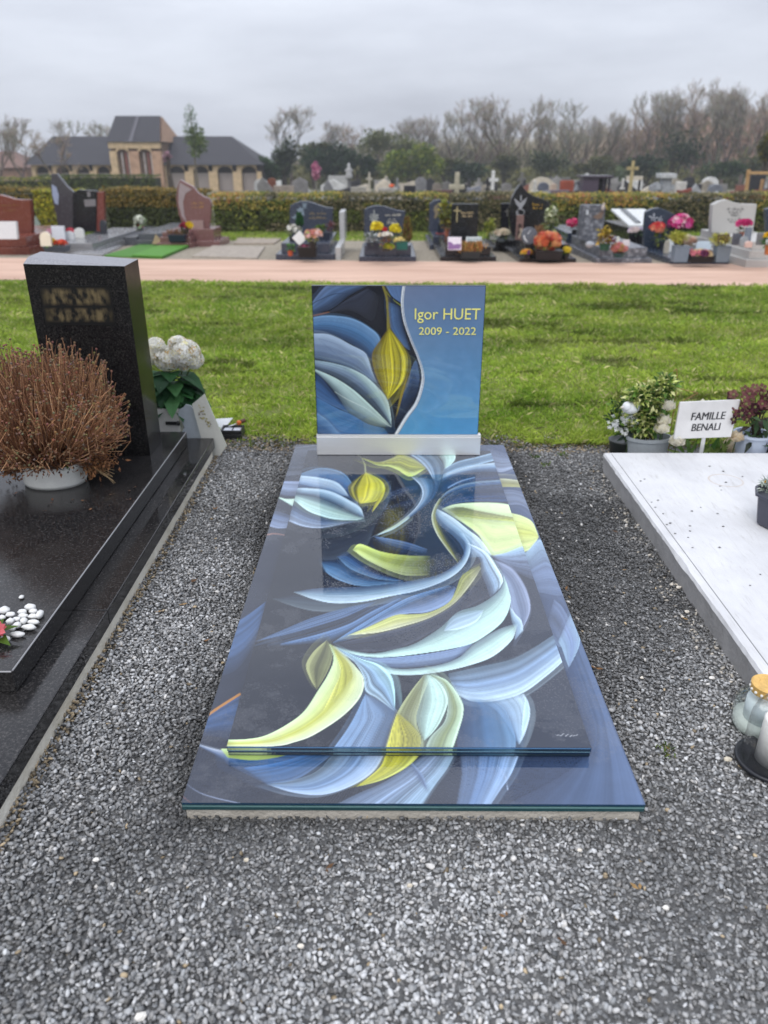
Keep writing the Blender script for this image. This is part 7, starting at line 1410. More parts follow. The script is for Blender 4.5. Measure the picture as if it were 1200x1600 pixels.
for a in (
 (468, 277, 25, 30, 'gable', (120, 118, 118), 'broad grey gabled headstone beyond the hedge, left of the pink flower pole'),
 (424, 278, 13, 34, 'arch', (110, 66, 50), 'small rounded red-brown headstone beyond the hedge'),
 (443, 290, 32, 26, 'stele', (140, 130, 120), 'low pale box tomb beyond the hedge next to the red-brown headstone'),
 (514, 279, 19, 28, 'peak', (118, 118, 120), 'grey pointed headstone beyond the hedge, behind the pink flower pole'),
 (560, 292, 24, 27, 'stele', (150, 146, 138), 'low cream box tomb beyond the hedge, left of the mound cross'),
 (534, 293, 26, 25, 'wave', (56, 56, 62), 'dark wavy headstone beyond the hedge, below the white statue'),
 (577, 269, 10, 30, 'crossmound', (176, 170, 156), 'pale stone cross rising from a mound beyond the hedge'),
 (621, 278, 10, 34, 'cross', (130, 130, 132), 'slim grey cross beside the small black cross'),
 (612, 282, 10, 27, 'cross', (30, 30, 32), 'small black clover-shaped cross with an orange lamp below'),
 (606, 294, 30, 25, 'stele', (156, 152, 146), 'pale box tomb under the small black cross'),
 (640, 290, 18, 27, 'stele', (40, 40, 46), 'black box tomb beside the round-topped pillar'),
 (658, 277, 17, 27, 'arch', (120, 120, 122), 'grey round-topped pillar headstone beyond the hedge'),
 (683, 286, 14, 30, 'arch', (124, 116, 108), 'small brownish rounded headstone left of the big stone cross'),
 (699, 283, 15, 31, 'gable', (110, 108, 106), 'small grey gabled headstone touching the big stone cross'),
 (692, 297, 30, 25, 'stele', (92, 64, 62), 'low maroon box tomb left of the big stone cross'),
 (715, 269, 24, 24, 'cross', (170, 164, 144), 'large weathered stone cross beyond the hedge'),
 (734, 280, 10, 32, 'peak', (60, 58, 60), 'dark pointed finial stone right of the large stone cross'),
 (741, 290, 22, 27, 'wave', (130, 132, 140), 'pale grey wavy headstone right of the large stone cross'),
 (763, 277, 9, 27, 'cross', (40, 38, 40), 'black iron cross above a brown box tomb'),
 (783, 300, 40, 24.5, 'stele', (110, 84, 76), 'wide low brown box tomb beneath the black iron cross'),
 (792, 286, 16, 30, 'arch', (120, 118, 116), 'grey rounded headstone right of the black iron cross'),
 (837, 282, 13, 26, 'cross', (190, 188, 182), 'white clover-ended cross behind the teardrop headstone'),
 (850, 285, 17, 28, 'arch', (92, 96, 108), 'slate-blue rounded headstone beside the white clover cross'),
 (866, 286, 9, 30, 'gable', (180, 160, 144), 'small cream gabled headstone beside the slate-blue one'),
 (887, 282, 21, 29, 'stele', (140, 70, 52), 'square terracotta frame headstone beyond the hedge'),
 (904, 287, 12, 28, 'peak', (130, 130, 134), 'pale grey carved headstone between terracotta frame and purple portico'),
 (872, 297, 36, 25, 'stele', (104, 92, 98), 'wide low mauve tomb in front of the terracotta frame'),
 (850, 299, 22, 24.5, 'stele', (140, 140, 142), 'low pale grey tomb in front of the white clover cross'),
 (898, 297, 16, 24, 'wave', (44, 40, 42), 'black low wavy headstone beside the wide mauve tomb'),
 (975, 279, 8, 32, 'cross', (196, 194, 188), 'small white cross left of the tall yellowish cross'),
 (1001, 281, 8, 27, 'cross', (50, 48, 50), 'dark slim cross right of the tall yellowish cross'),
 (992, 302, 22, 24, 'stele', (140, 84, 66), 'terracotta block at the foot of the tall yellowish cross'),
 (967, 296, 16, 26, 'wave', (60, 56, 58), 'dark low tomb between the portico and the terracotta block'),
 (1026, 285, 18, 29, 'gable', (140, 142, 146), 'grey gabled headstone left of the white roofed tomb'),
 (1066, 284, 16, 29, 'stele', (190, 186, 180), 'white square headstone right of the white roofed tomb'),
 (1071, 294, 22, 26, 'wave', (122, 62, 50), 'rust-red wavy headstone right of the white roofed tomb'),
 (1092, 287, 22, 29, 'peak', (150, 152, 154), 'pale peaked headstone behind the black wavy headstone'),
 (1092, 303, 42, 23.5, 'wave', (34, 36, 40), 'wide black wavy headstone flanked by pale stones'),
 (1067, 303, 12, 23.6, 'stele', (166, 166, 164), 'pale narrow headstone left of the wide black wavy one'),
 (1122, 299, 27, 23.6, 'gable', (160, 162, 164), 'pale gabled headstone right of the wide black wavy one'),
 (1120, 288, 22, 30, 'arch', (110, 114, 122), 'blue-grey rounded headstone behind the pale gabled one'),
 (1147, 299, 18, 26, 'arch', (130, 62, 62), 'dull red rounded headstone left of the wooden frame'),
 (1161, 303, 24, 24.5, 'peak', (44, 44, 48), 'black pointed headstone left of the wooden frame'),
 (1190, 297, 26, 25, 'stele', (126, 62, 48), 'rust-red square headstone behind the wooden frame'),
): far_stone(*a[:6], a[6], 'headstone', GC)
# tall yellowish cross with stepped foot
x, zt = V(990, 251, 26); zb = gz(26); t = thing('tall_cross', 'tall slender yellowish stone cross on a narrow shaft beyond the hedge', 'cross', (x, 26, zb), GC)
m = MB(); m.lathe([(.16, zb), (.15, zb + .2), (.08, zb + .25), (.052, zt - .30), (.048, zt)], x, 26, 8, lin((176, 160, 116))); m.build('shaft', M['stone'], t)
m = MB(); m.box(x - .17, x - .05, 25.95, 26.05, zt - .26, zt - .17, lin((176, 160, 116))); m.box(x + .05, x + .17, 25.95, 26.05, zt - .26, zt - .17, lin((176, 160, 116))); m.build('arms', M['stone'], t)
# portico tomb
Y = 25.0; (xa, zt), (xb, _), (xc, _) = V(912, 276, Y), V(937, 276, Y), V(956, 276, Y); zb = gz(Y)
t = thing('portico_tomb', 'dark purple granite tomb with an open pillared porch and flat roof', 'tomb', ((xa + xc) / 2, Y, zb), GC)
m = MB(); m.box(xa, xb, Y, Y + .5, zb, zt - .04, lin((82, 72, 84))); m.build('wall_panel', M['polish'], t, bevel=.01)
m = MB(); m.box(xa - .03, xc + .06, Y - .06, Y + .8, zt - .038, zt + .03, lin((70, 62, 72))); m.build('roof_slab', M['polish'], t, bevel=.01)
for u in (.35, .8): m = MB(); xx_ = xb + (xc - xb) * u; m.box(xx_, xx_ + .06, Y + .02, Y + .1, zb, zt - .04, lin((60, 56, 64))); m.build('pillar', M['polish'], t)
m = MB(); m.box(xb + .002, xc, Y + .5, Y + .6, zb, zt - .04, (.02, .02, .022)); m.build('back_panel', M['polish'], t)
# white roofed tomb
Y = 27.0; x, zt = V(1045, 271, Y); s_ = S(Y); zb = gz(Y); t = thing('white_roofed_tomb', 'white tomb with a flat overhanging cap and stubby cross arms', 'tomb', (x, Y, zb), GC)
m = MB(); m.box(x - 12 * s_, x + 12 * s_, Y - .1, Y + .5, zt - 7 * s_, zt, lin((180, 182, 182))); m.build('cap', M['stone'], t, bevel=.02)
m = MB(); m.box(x - 7 * s_, x + 7 * s_, Y, Y + .4, zb, zt - 7.1 * s_, lin((150, 154, 158))); m.build('body', M['stone'], t, bevel=.02)
for q in (-1, 1): m = MB(); m.box(min(x + q * 7.1 * s_, x + q * 13 * s_), max(x + q * 7.1 * s_, x + q * 13 * s_), Y + .05, Y + .3, zt - 24 * s_, zt - 16 * s_, lin((160, 164, 168))); m.build('arm', M['stone'], t, bevel=.02)
# black swoop with pale blade
Y = 22.6; t = thing('swooping_headstone', 'black swooping headstone with an upright pale blade, just behind the hedge', 'headstone', (V(1038, 310, Y)[0], Y, gz(Y)), GC)
m = MB(); m.prism(zfit(Y, [(1018, 322), (1050, 322), (1050, 300), (1040, 303), (1028, 311)]), Y, Y + .12, (.012, .012, .014)); m.build('stone', M['polish'], t)
m = MB(); m.prism(zfit(Y - .14, [(1042, 325), (1047, 325), (1051, 300), (1048, 300)]), Y - .14, Y - .02, lin((170, 174, 174))); m.build('blade', M['polish'], t)
# pole with pink flowers, white statue
x, zt = V(493, 254, 29); zb = gz(29); t = thing('flower_pole', 'slender pole topped with pink flowers rising among the far graves', 'ornament', (x, 29, zb)); rg = random.Random(3)
m = MB(); m.tube([(x, 29, zb), (x, 29, zt - .1)], .04, 6, lin((120, 118, 110))); m.build('pole', M['stone'], t); m = MB(); blossoms(m, (x, 29, zt - .25), (.13, .13, .28), 70, .08, [lin((196, 120, 150)), lin((216, 160, 180)), lin((150, 90, 120))], rg, None, -1); m.build('flowers', M['petal'], t)
x, zt = V(545, 255, 29); t = thing('white_statue', 'white figure on a tall thin pedestal among the far graves', 'statue', (x, 29, zb)); m = MB(); m.lathe([(.07, zb), (.06, zt - .5)], x, 29, 8, lin((110, 110, 112))); m.build('pedestal', M['stone'], t)
m = MB(); m.lathe([(.10, zt - .499), (.13, zt - .42), (.08, zt - .25), (.10, zt - .18), (.04, zt - .11), (.055, zt - .06), (.03, zt), (.001, zt + .01)], x, 29, 10, lin((176, 176, 176))); m.box(x - .14, x + .14, 28.97, 29.03, zt - .26, zt - .20, lin((176, 176, 176))); m.build('figure', M['stone'], t, smooth=True)
m = MB(); x, z = V(612, 290.5, 26.8); m.blob((x, 26.8, z), (.09, .06, .06), lin((216, 90, 40)), 8, 6); m.tube([(x, 26.8, gz(26.8) - .02), (x, 26.8, z - .05)], .05, 6, lin((60, 60, 60))); tag(m.build('orange_lamp', M['plastic'], smooth=True), 'orange grave lamp under the small black cross', 'lamp')
# fillers
rg = random.Random(42); LBL = {0: ('grey', (126, 124, 122)), 1: ('black', (44, 44, 48)), 2: ('cream', (170, 162, 148)), 3: ('rust-brown', (116, 74, 60)), 4: ('white', (196, 196, 194))}
for i in range(74):
    px = rg.uniform(405, 1210); Y = rg.uniform(31, 62); hh = rg.uniform(.75, 1.35); k = rg.choice((0, 0, 0, 1, 1, 2, 2, 3, 4)); x = V(px, 285, Y)[0]
    shp = rg.choice(('stele', 'arch', 'gable', 'wave', 'peak', 'cross')); w = rg.uniform(.3, .6) if shp != 'cross' else .28
    z = gz(Y) + hh * (1.2 if shp == 'cross' else 1); s_ = S(Y)
    py = 800 + FPX * math.tan(math.atan2(HC - z, Y) - PITCH)
    ff = rg.uniform(.8, 1.15); c = tuple(min(235, v * ff) for v in LBL[k][1])
    far_stone(px, py, 2 * w / s_, Y, shp, c, f'small {LBL[k][0]} {"cross" if shp == "cross" else "headstone"} far back among the crowded graves', 'cross' if shp == 'cross' else 'headstone', f'far small {LBL[k][0]} {"crosses" if shp == "cross" else "headstones"}')
# wooden frame of a young tree
Y = 22.3; t = thing('wooden_frame', 'timber post frame standing behind the hedge next to the pale flared headstone', 'frame', (V(1185, 318, Y)[0], Y, gz(Y)))
for px in (1166, 1206):
    x, z = V(px + 4, 265, Y); m = MB(); m.tube([(V(px, 318, Y)[0], Y, gz(Y) - .02), (x, Y, z)], .05, 8, lin((176, 140, 96))); m.build('post', M['wood'], t)
xa, z = V(1168, 269, Y); xb, _ = V(1212, 269, Y); m = MB(); m.box(xa, xb, Y - .075, Y - .052, z - .05, z + .02, lin((186, 150, 104))); m.build('rail', M['wood'], t)
x, z = V(1192, 280, Y + .8); m = MB(); m.tube([(x, Y + .8, gz(Y) - .03), (x, Y + .8, z)], .05, 8, lin((160, 126, 88))); m.build('post', M['wood'], t)

# ------------------------------------------------------------------ brick chapel at the left
YB_ = 85.0; gB = gz(YB_); BRK = lin((192, 168, 134)); BRK2 = lin((170, 138, 114)); ROOF = lin((40, 38, 44)); ROOF2 = lin((66, 58, 54))
M['brick'] = pmat('brick_far', attr=True, rough=.9, var=.25, scale=2.5); M['slate'] = pmat('slate_roof', attr=True, rough=.6, var=.25, scale=3, stretch=(1, 1, 4))
bl = thing('brick_chapel', 'long yellow brick building with dark roofs, arched openings and a raised centre block', 'building', (V(215, 280, YB_)[0], YB_ + 4, gB))
def X_(px): return V(px, 258, YB_)[0]
def Z_(py, Y=YB_): return V(300, py, Y)[1]
ze = Z_(258); zs_ = Z_(262); 
def arcade(p0, p1, bays, top_py, spring_py, col, depth=.5, pier=.18):
    x0, x1 = X_(p0), X_(p1); bw = (x1 - x0) / bays; zt_, zsp = Z_(top_py), Z_(spring_py)
    for i in range(bays):
        a, b = x0 + i * bw, x0 + (i + 1) * bw; pw_ = bw * pier
        m = MB(); m.box(a - (pw_ if i else 0) + .002, a + pw_, YB_, YB_ + depth, gB - .05, zsp, col); m.build('pier', M['brick'], bl)
        r = (b - a) / 2 - pw_; cx = (a + b) / 2; rh = min(r, (zt_ - zsp) * .85)
        poly = [(a, zsp + .001)] + [(cx - r * math.cos(math.pi * k / 10), zsp + .001 + rh * math.sin(math.pi * k / 10)) for k in range(11)] + [(b, zsp + .001), (b, zt_), (a, zt_)]
        vs = [(x, YB_ + .01, z) for x, z in poly]; n = len(vs); m = MB()
        m.add([(x, YB_ + .01, zt_) for x, z in poly[:12]] + vs[:12], [(k, 12 + k, 13 + k, k + 1) for k in range(11)], col)
        m.add([(x, YB_ + depth, z) for x, z in poly[1:12]] + [(x, YB_ + .01, z) for x, z in poly[1:12]], [(k, k + 1, 12 + k, 11 + k) for k in range(10)], col)
        m.build('arch', M['brick'], bl)
        m = MB(); m.box(cx - r * .98, cx + r * .98, YB_ + depth + .01, YB_ + depth + .06, gB, gB + (zsp - gB) * .92, lin((150, 140, 136))); m.build('screen', M['paint'], bl)
    m = MB(); m.box(x1 - bw * pier + .002, x1, YB_, YB_ + depth, gB - .05, zsp, col); m.build('pier', M['brick'], bl)
    m = MB(); m.box(x0 + .02, x1 - .02, YB_ + depth + .3, YB_ + 9, gB - .05, zt_ - .05, lin((60, 52, 46))); m.build('inner_wall', M['brick'], bl)
arcade(48, 176, 4, 258, 268, BRK); arcade(256, 407, 4, 258, 268, BRK)
def roof(p0, p1, r0, r1, py_e, py_r, name='roof', d=9.6):
    z0_, z1_ = Z_(py_e), Z_(py_r, YB_ + d / 2); m = MB(); a, b = X_(p0), X_(p1); c, e = V(r0, py_r, YB_ + d / 2)[0], V(r1, py_r, YB_ + d / 2)[0]
    m.add([(a, YB_ - .35, z0_), (b, YB_ - .35, z0_), (b, YB_ + d, z0_), (a, YB_ + d, z0_), (c, YB_ + d / 2, z1_), (e, YB_ + d / 2, z1_)], [(0, 1, 5, 4), (2, 3, 4, 5), (1, 2, 5), (3, 0, 4), (3, 2, 1, 0)], ROOF); return m.build(name, M['slate'], bl)
roof(38, 178, 82, 178, 257.5, 213); rf = roof(255, 410, 257, 362, 257.5, 213)
x0, x1 = X_(176), X_(256); 
# centre block: two tall arched openings between brick piers
for a, b in ((176.5, 187), (206, 221), (241, 256)):
    m = MB(); m.box(X_(a), X_(b), YB_ - .6, YB_ - .05, gB - .05, Z_(236), BRK2 if a != 176.5 else BRK); m.build('pier', M['brick'], bl)
m = MB(); m.box(x0 + .02, x1 - .02, YB_ - .62, YB_ - .04, Z_(232), Z_(222), BRK); m.build('lintel', M['brick'], bl)
for a, b in ((187, 206), (221, 241)):
    c = (X_(a) + X_(b)) / 2; r = (X_(b) - X_(a)) / 2; zz = Z_(240); m = MB()
    pts = [(c - r * math.cos(math.pi * k / 8), zz + (Z_(232.3) - zz) * .9 * math.sin(math.pi * k / 8)) for k in range(9)]
    m.add([(x, YB_ - .58, Z_(232) - .002) for x, z in pts] + [(x, YB_ - .58, z) for x, z in pts], [(k, 9 + k, 10 + k, k + 1) for k in range(8)], BRK); m.build('arch', M['brick'], bl)
    for u, cc in ((.3, (176, 168, 166)), (.62, (140, 84, 76)), (.86, (186, 178, 176))): m = MB(); xx_ = X_(a) + (X_(b) - X_(a)) * u; m.box(xx_, xx_ + .14, YB_ - .3, YB_ - .2, gB, Z_(238), lin(cc)); m.build('column', M['brick'], bl)
m = MB(); m.box(x0 + .03, x1 - .03, YB_ + .01, YB_ + 9.7, gB - .05, Z_(222), lin((120, 98, 80))); m.build('centre_wall', M['brick'], bl)
m = MB(); z0_ = Z_(222); z1_ = Z_(181, YB_ + 3); a, b = x0 - .1, x1 + .1; c, e = V(180, 181, YB_ + 3)[0], V(250, 181, YB_ + 3)[0]
m.add([(a, YB_ - .8, z0_ + .01), (b, YB_ - .8, z0_ + .01), (b, YB_ + 8, z0_ + .01), (a, YB_ + 8, z0_ + .01), (c, YB_ + 3, z1_), (e, YB_ + 3, z1_)], [(0, 1, 5, 4), (2, 3, 4, 5), (3, 0, 4), (3, 2, 1, 0)], ROOF); cr = m.build('centre_roof', M['slate'], bl)
m = MB(); m.add([(b - .02, YB_ - .7, z0_ + .02), (b - .02, YB_ + 7.9, z0_ + .02), (e + .01, YB_ + 3, z1_ - .02)], [(0, 1, 2)], BRK2); m.add([(b + .12, YB_ - .7, z0_ + .02), (b + .12, YB_ + 7.9, z0_ + .02), (e + .15, YB_ + 3, z1_ - .02)], [(0, 1, 2)], BRK2); m.build('gable', M['brick'], cr)
m = MB(); xx_ = X_(209); m.add([(xx_, YB_ - .84, z0_ + .03), (xx_ + .35, YB_ - .84, z0_ + .03), (xx_ + .35, YB_ + 2.9, z1_ - .01), (xx_, YB_ + 2.9, z1_ - .01)], [(0, 1, 2, 3)], lin((84, 82, 88))); m.build('roof_seam', M['slate'], cr)
# brick house far left edge
m = MB(); hx0, hx1 = V(-160, 270, 95)[0], V(42, 270, 95)[0]; hb = gz(95); t = thing('brick_house', 'low brown brick house partly hidden by bare shrubs left of the chapel', 'building', ((hx0 + hx1) / 2, 98, hb))
m.box(hx0, hx1, 95, 102, hb - .05, V(0, 262, 95)[1], lin((140, 112, 96))); m.build('wall', M['brick'], t)
m = MB(); z0_, z1_ = V(0, 262, 95)[1], V(0, 236, 98)[1]; m.add([(hx0 - .3, 94.6, z0_), (hx1 + .2, 94.6, z0_), (hx1 + .2, 102.4, z0_), (hx0 - .3, 102.4, z0_), (hx0, 98.5, z1_), (hx1 - 2.5, 98.5, z1_)], [(0, 1, 5, 4), (2, 3, 4, 5), (1, 2, 5), (3, 0, 4), (3, 2, 1, 0)], lin((112, 84, 72))); m.build('roof', M['slate'], t)

# ------------------------------------------------------------------ trees
def grow(m_tr, m_tw, p, d, L, r, lvl, rg, up, fork, col, twigcol):
    n = 3; pts = [p]; q = p.copy(); dd = d.copy()
    for i in range(n):
        dd = (dd + Vector((rg.gauss(0, .13), rg.gauss(0, .13), rg.gauss(.03, .08)))).normalized(); q = q + dd * (L / n); pts.append(q)
    (m_tr if lvl > 1 else m_tw).tube(pts, [max(q_, .0115) for q_ in (r, r * .85, r * .72, r * .6)], 5 if lvl > 2 else 3, tuple(v * rg.uniform(.8, 1.2) for v in (col if lvl > 1 else twigcol)))
    if lvl == 0: return
    k = fork + (1 if rg.random() < .6 else 0) + (1 if lvl == 1 else 0)
    for i in range(k):
        base = pts[3] if i < 2 else pts[rg.choice((1, 2, 2))]
        ax = Vector((rg.gauss(0, 1), rg.gauss(0, 1), 0)).normalized(); sp = rg.uniform(.28, .75)
        nd = (dd * math.cos(sp) + ax * math.sin(sp) + Vector((0, 0, up))).normalized()
        grow(m_tr, m_tw, base, nd, L * rg.uniform(.62, .85), r * .58, lvl - 1, rg, up, fork, col, twigcol)
def bare_proto(seed, col, twig, lvl=7, up=.12, L0=2.3):
    rg = random.Random(seed); a, b = MB(), MB(); grow(a, b, Vector((0, 0, -.1)), Vector((0, 0, 1)), L0, .19, lvl, rg, up, 2, lin(col), lin(twig))
    zt_ = max(v[2] for v in b.v); t = thing('bare_tree', None, None, (0, 0, 0)); a.build('trunk', M['bark'], t); b.build('crown', M['bark'], t); return t, zt_
PROT = [bare_proto(1, (92, 86, 74), (150, 143, 131)), bare_proto(2, (96, 90, 80), (150, 142, 130), up=.2), bare_proto(3, (104, 94, 84), (152, 138, 124), up=.16), bare_proto(5, (98, 95, 82), (146, 142, 126), up=.22)]
usedp = [False] * 4; rg = random.Random(77)
def plant_tree(px, ytop, Y, k, label, group='bare trees', sx=1.0):
    root, zt_ = PROT[k]; x, z = V(px, ytop, Y); h = z - gz(Y)
    o = root if not usedp[k] else copy_tree(root); usedp[k] = True
    o.location = (x, Y, gz(Y)); s_ = h / zt_; o.scale = (s_ * sx, s_ * sx, s_); o.rotation_euler = (0, 0, rg.uniform(0, 6.28)); tag(o, label, 'tree', group)
for a in ((447, 162, 105, 0, 'leafless tree with a broad rounded crown standing beside the chapel roof', 1.25), (800, 143, 105, 1, 'tall leafless tree with upright vase-shaped crown above the purple portico tomb', 1.0), (872, 152, 108, 3, 'leafless tree with forked trunk between the tall vase-shaped tree and the brown wood', 1.0),
          (740, 150, 112, 2, 'leafless tree rising behind the lime-green bush, next to the vase-shaped tree', .9), (672, 176, 118, 1, 'thin leafless tree behind the lime-green bush', .9), (705, 172, 118, 3, 'leafless grey tree right of the lime-green bush', .9), (648, 180, 122, 0, 'small leafless grey tree behind the lime-green bush, with rounded head', .9)): plant_tree(*a[:5], sx=a[5])
for i, (px, yt) in enumerate(((930, 178), (965, 170), (1000, 160), (1030, 140), (1055, 148), (1085, 128), (1106, 118), (1130, 150), (1155, 132), (1185, 124), (1215, 136), (1250, 130), (1290, 128), (910, 185), (1070, 140), (1145, 140))):
    plant_tree(px, yt, rg.uniform(100, 118), i % 4, 'leafless brown tree in the tall wood behind the roofed white tomb', 'bare trees of the wood', .8)
for i, (px, yt) in enumerate(((520, 186), (560, 192), (590, 200), (620, 190), (770, 170), (830, 175), (850, 178), (895, 186))):
    plant_tree(px, yt, rg.uniform(118, 128), (i + 1) % 4, 'distant leafless tree in the low wood behind the evergreen shrubs', 'bare trees of the low wood', 1.0)
for i, (px, yt, Y, k) in enumerate(((20, 196, 70, 0), (75, 205, 66, 2), (118, 185, 92, 3), (-25, 175, 80, 1), (160, 190, 98, 0), (-120, 180, 84, 2), (-230, 170, 90, 3))):
    plant_tree(px, yt, Y, k, 'leafless brown shrub-like tree beside the left wing of the chapel', 'bare trees by the chapel', 1.3)
# far wood as one mass
rw = np.random.RandomState(8); n = 34000
px = rw.uniform(415, 1420, n); prof = np.interp(px, [415, 470, 520, 580, 620, 700, 800, 880, 960, 1030, 1100, 1200, 1420], [276, 256, 240, 240, 236, 226, 224, 222, 214, 200, 192, 184, 180]) + rw.normal(0, 9, n)
u = rw.rand(n); Yw = rw.uniform(126, 142, n); py = 292 - (292 - prof) * u
d0 = np.array([V(a, b, c) for a, b, c in zip(px, py, Yw)]); X = d0[:, 0]; Z = d0[:, 1]
ang = rw.normal(0, .5, n); L = rw.uniform(.5, 1.5, n); w_ = rw.uniform(.025, .07, n)
dx, dz = np.sin(ang), np.cos(ang)
v = np.stack([np.stack([X - dx * L - dz * w_, Yw, Z - dz * L + dx * w_], 1), np.stack([X - dx * L + dz * w_, Yw, Z - dz * L - dx * w_], 1), np.stack([X + dx * L + dz * w_ * .4, Yw + rw.uniform(-.5, .5, n), Z + dz * L - dx * w_ * .4], 1), np.stack([X + dx * L - dz * w_ * .4, Yw, Z + dz * L + dx * w_ * .4], 1)], 1).reshape(-1, 3)
red = np.clip((px - 880) / 150, 0, 1)[:, None]; tone = vnoise(px * .02, u, 9, 1.0)[:, None]
cw = (np.array([lin((156, 148, 130))]) * (1 - red) + np.array([lin((156, 130, 114))]) * red) * (.7 + .9 * tone) * rw.uniform(.7, 1.5, (n, 1))
gsel = (rw.rand(n) < .45 * (1 - u) + .05) ; cw[gsel] = np.array([lin((110, 118, 66))]) * rw.uniform(.5, 1.2, (gsel.sum(), 1))
o = np_mesh('far_wood', v, np.arange(4 * n).reshape(n, 4), cw, M['bark']); tag(o, 'far-off leafless wood along the back of the cemetery', 'wood', kind='stuff')
# tangled undergrowth under the wood
n = 30000; px = rw.uniform(395, 1420, n); Yw = rw.uniform(104, 124, n); topu = 258 + 10 * (vnoise(px * .03, px * 0, 71, 1.0) - .5) * 2; py = 296 - (296 - topu) * rw.rand(n)
d0 = np.array([V(a, b, c) for a, b, c in zip(px, py, Yw)]); C_ = np.stack([d0[:, 0], Yw, d0[:, 1]], 1)
nr = rw.normal(0, 1, (n, 3)) + np.array([[0, -.6, .5]]); nr /= np.linalg.norm(nr, axis=1)[:, None]; d_ = np.cross(nr, rw.normal(0, 1, (n, 3))); d_ /= np.linalg.norm(d_, axis=1)[:, None]; e_ = np.cross(nr, d_); L = rw.uniform(.18, .42, n)[:, None]
v = np.stack([C_ - d_ * L, C_ + e_ * L * .6, C_ + d_ * L, C_ - e_ * L * .6], 1).reshape(-1, 3); tn_ = vnoise(px * .02, Yw * .1, 73, 1.0)[:, None]
cw = (np.array([lin((58, 76, 42))]) * (1 - tn_) + np.array([lin((116, 112, 66))]) * tn_) * rw.uniform(.6, 1.5, (n, 1))
o = np_mesh('undergrowth', v, np.arange(4 * n).reshape(n, 4), cw, M['leafy']); tag(o, 'tangled green and olive undergrowth along the foot of the far wood', 'undergrowth', kind='stuff')
# evergreen shrubs and trees
def evergreen(px, py, rx, ry, Y, cols, label, n=1500, size=.35, lumps=9, group='evergreens at the back', cat='shrub', name='evergreen_shrub'):
    pid[0] += 1; r0 = random.Random(pid[0]); x, z = V(px, py, Y); s_ = S(Y, z); g_ = gz(Y); t = thing(name, label, cat, (x, Y, g_), group); m = MB(); cl = [lin(c) for c in cols]
    for k in range(lumps):
        a, b = r0.uniform(-1, 1), r0.uniform(-.75, 1); q = math.sqrt(max(0, 1 - a * a * .8)); lx_, lz_ = x + a * rx * s_ * .62, max(g_ + .35, z + b * q * ry * s_ * .62); lr_ = r0.uniform(.34, .55)
        tint = r0.uniform(.75, 1.25); leaf_cloud(m, (lx_, Y + r0.uniform(-.4, .4) * rx * s_, lz_), (rx * s_ * lr_, rx * s_ * lr_ * .8, ry * s_ * lr_), n // lumps, size, [tuple(v * tint for v in c) for c in cl], r0, .4, .35, .6)
    m.build('crown', M['leafy'], t)
    tr = MB(); 
    for k in range(4): tr.tube([(x + r0.uniform(-.3, .3), Y, g_ - .1), (x + r0.uniform(-.5, .5) * rx * s_, Y + r0.uniform(-.3, .3), z)], [.14, .06], 5, lin((66, 56, 44)))
    tr.build('trunk', M['bark'], t)
EG = [(38, 60, 34), (30, 48, 30), (52, 74, 38)]; LM = [(120, 132, 44), (98, 116, 40), (140, 146, 60), (78, 100, 40)]; OV = [(84, 90, 52), (104, 102, 62), (66, 76, 44)]
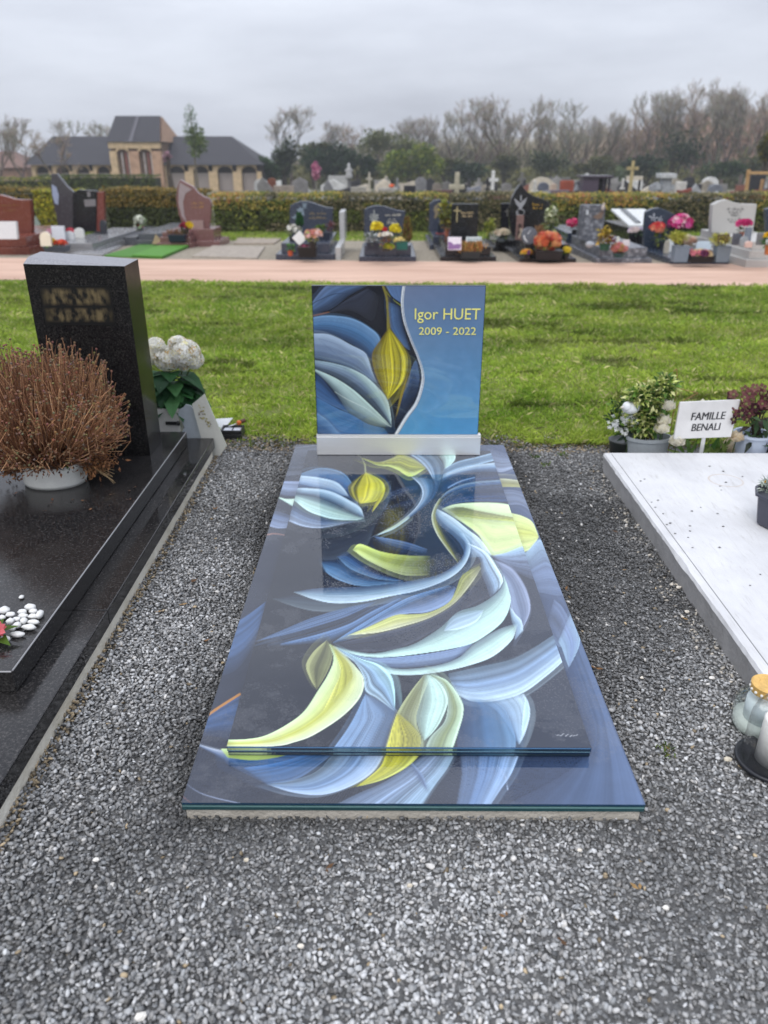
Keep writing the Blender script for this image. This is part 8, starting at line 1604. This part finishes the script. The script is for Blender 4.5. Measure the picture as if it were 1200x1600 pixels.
for a in ((645, 258, 52, 30, 92, LM, 'rounded lime-green bush in front of the bare trees', 3600, .4, 14), (520, 254, 48, 30, 95, EG, 'dark green laurel mass left of the lime-green bush', 3000, .4, 12), (560, 262, 36, 20, 92, EG, 'dark laurel touching the left side of the lime-green bush'), (442, 245, 26, 32, 90, [(50, 66, 40), (70, 84, 46), (40, 54, 36)], 'dark ivy-clad evergreen by the end of the chapel roof'), (415, 268, 24, 18, 88, [(58, 84, 38), (44, 66, 34)], 'low mid-green shrub at the corner of the chapel'),
          (492, 236, 30, 16, 100, OV, 'olive-brown shrub above the dark laurel mass'), (735, 268, 30, 16, 96, EG, 'dark green shrub right of the lime-green bush'), (790, 262, 24, 20, 100, OV, 'olive shrub below the tall vase-shaped tree'), (860, 256, 40, 20, 98, [(60, 74, 42), (44, 58, 36), (84, 92, 54)], 'wide dark olive shrub behind the teardrop headstone'), (1060, 238, 46, 34, 96, [(44, 62, 36), (56, 74, 40), (34, 48, 30)], 'large dark evergreen in the brown wood behind the white roofed tomb'),
          (1010, 262, 40, 18, 94, EG, 'low dark evergreen behind the tall yellowish cross'), (930, 262, 36, 18, 96, OV, 'olive thicket behind the purple portico tomb'), (1120, 268, 44, 16, 94, [(60, 84, 40), (44, 62, 34)], 'low green shrub behind the black wavy headstone'), (1180, 262, 40, 20, 96, OV, 'olive thicket behind the wooden frame'), (1206, 232, 18, 30, 60, [(130, 120, 40), (96, 98, 36), (70, 78, 34)], 'yellow-green conifer at the edge of the wood beside the wooden frame'), (608, 228, 52, 24, 106, [(116, 124, 74), (98, 108, 62), (130, 130, 88)], 'pale olive tree behind the lime-green bush', 2600, .4, 12), (1250, 258, 50, 24, 96, EG, 'dark evergreen past the wooden frame'), (700, 262, 30, 14, 98, OV, 'low olive shrub right behind the lime-green bush')): evergreen(*a)
# slender ivy-clad tree in front of the chapel
Y = 70; x, zt = V(296, 168, Y); g_ = gz(Y); t = thing('ivy_tree', 'slender young tree with a dense green clump halfway, in front of the chapel roof', 'tree', (x, Y, g_)); r0 = random.Random(5); s_ = S(Y, 3)
m = MB(); m.tube([(x + .1, Y, g_ - .1), (x + .05, Y, g_ + 2), (x, Y, zt)], [.12, .08, .03], 6, lin((110, 100, 84))); m.build('trunk', M['bark'], t)
m = MB(); leaf_cloud(m, (x + 6 * s_, Y, V(300, 222, Y)[1]), (17 * s_, 1, 22 * s_), 650, .28, [lin((96, 116, 50)), lin((76, 98, 46)), lin((116, 130, 70))], r0, .4, .2, .6); leaf_cloud(m, (x, Y, V(300, 186, Y)[1]), (10 * s_, .6, 20 * s_), 190, .24, [lin((130, 146, 124)), lin((110, 130, 104))], r0, .4, .2, .5); leaf_cloud(m, (x - 5 * s_, Y, V(300, 206, Y)[1]), (9 * s_, .6, 9 * s_), 90, .24, [lin((130, 146, 120)), lin((96, 116, 70))], r0, .4, .2, .5); m.build('crown', M['leafy'], t)
# pink blossom shrub by the chapel
evergreen(262, 246, 11, 8, 72, [(196, 150, 170), (170, 120, 140), (120, 110, 90)], 'pale pink blossoming shrub in front of the chapel centre block', 300, .2, 4)
for k in range(4):
    if not usedp[k]: pass
# damp air over the cemetery
m = MB(); m.box(-190, 190, -14, 170, gz(170) - 1.0, 11.5)
hz = nt('damp_air'); hm, hn, hl, hb_ = hz; hn.remove(hb_); pv = hn.new('ShaderNodeVolumePrincipled'); pv.inputs['Color'].default_value = (.86, .89, .94, 1); pv.inputs['Density'].default_value = 0.0010; hl.new(pv.outputs[0], hn['Material Output'].inputs['Volume'])
ho = m.build('haze', hm, org=(0, 0, 0)); tag(ho, 'thin grey damp haze over the whole cemetery', 'haze', kind='stuff')
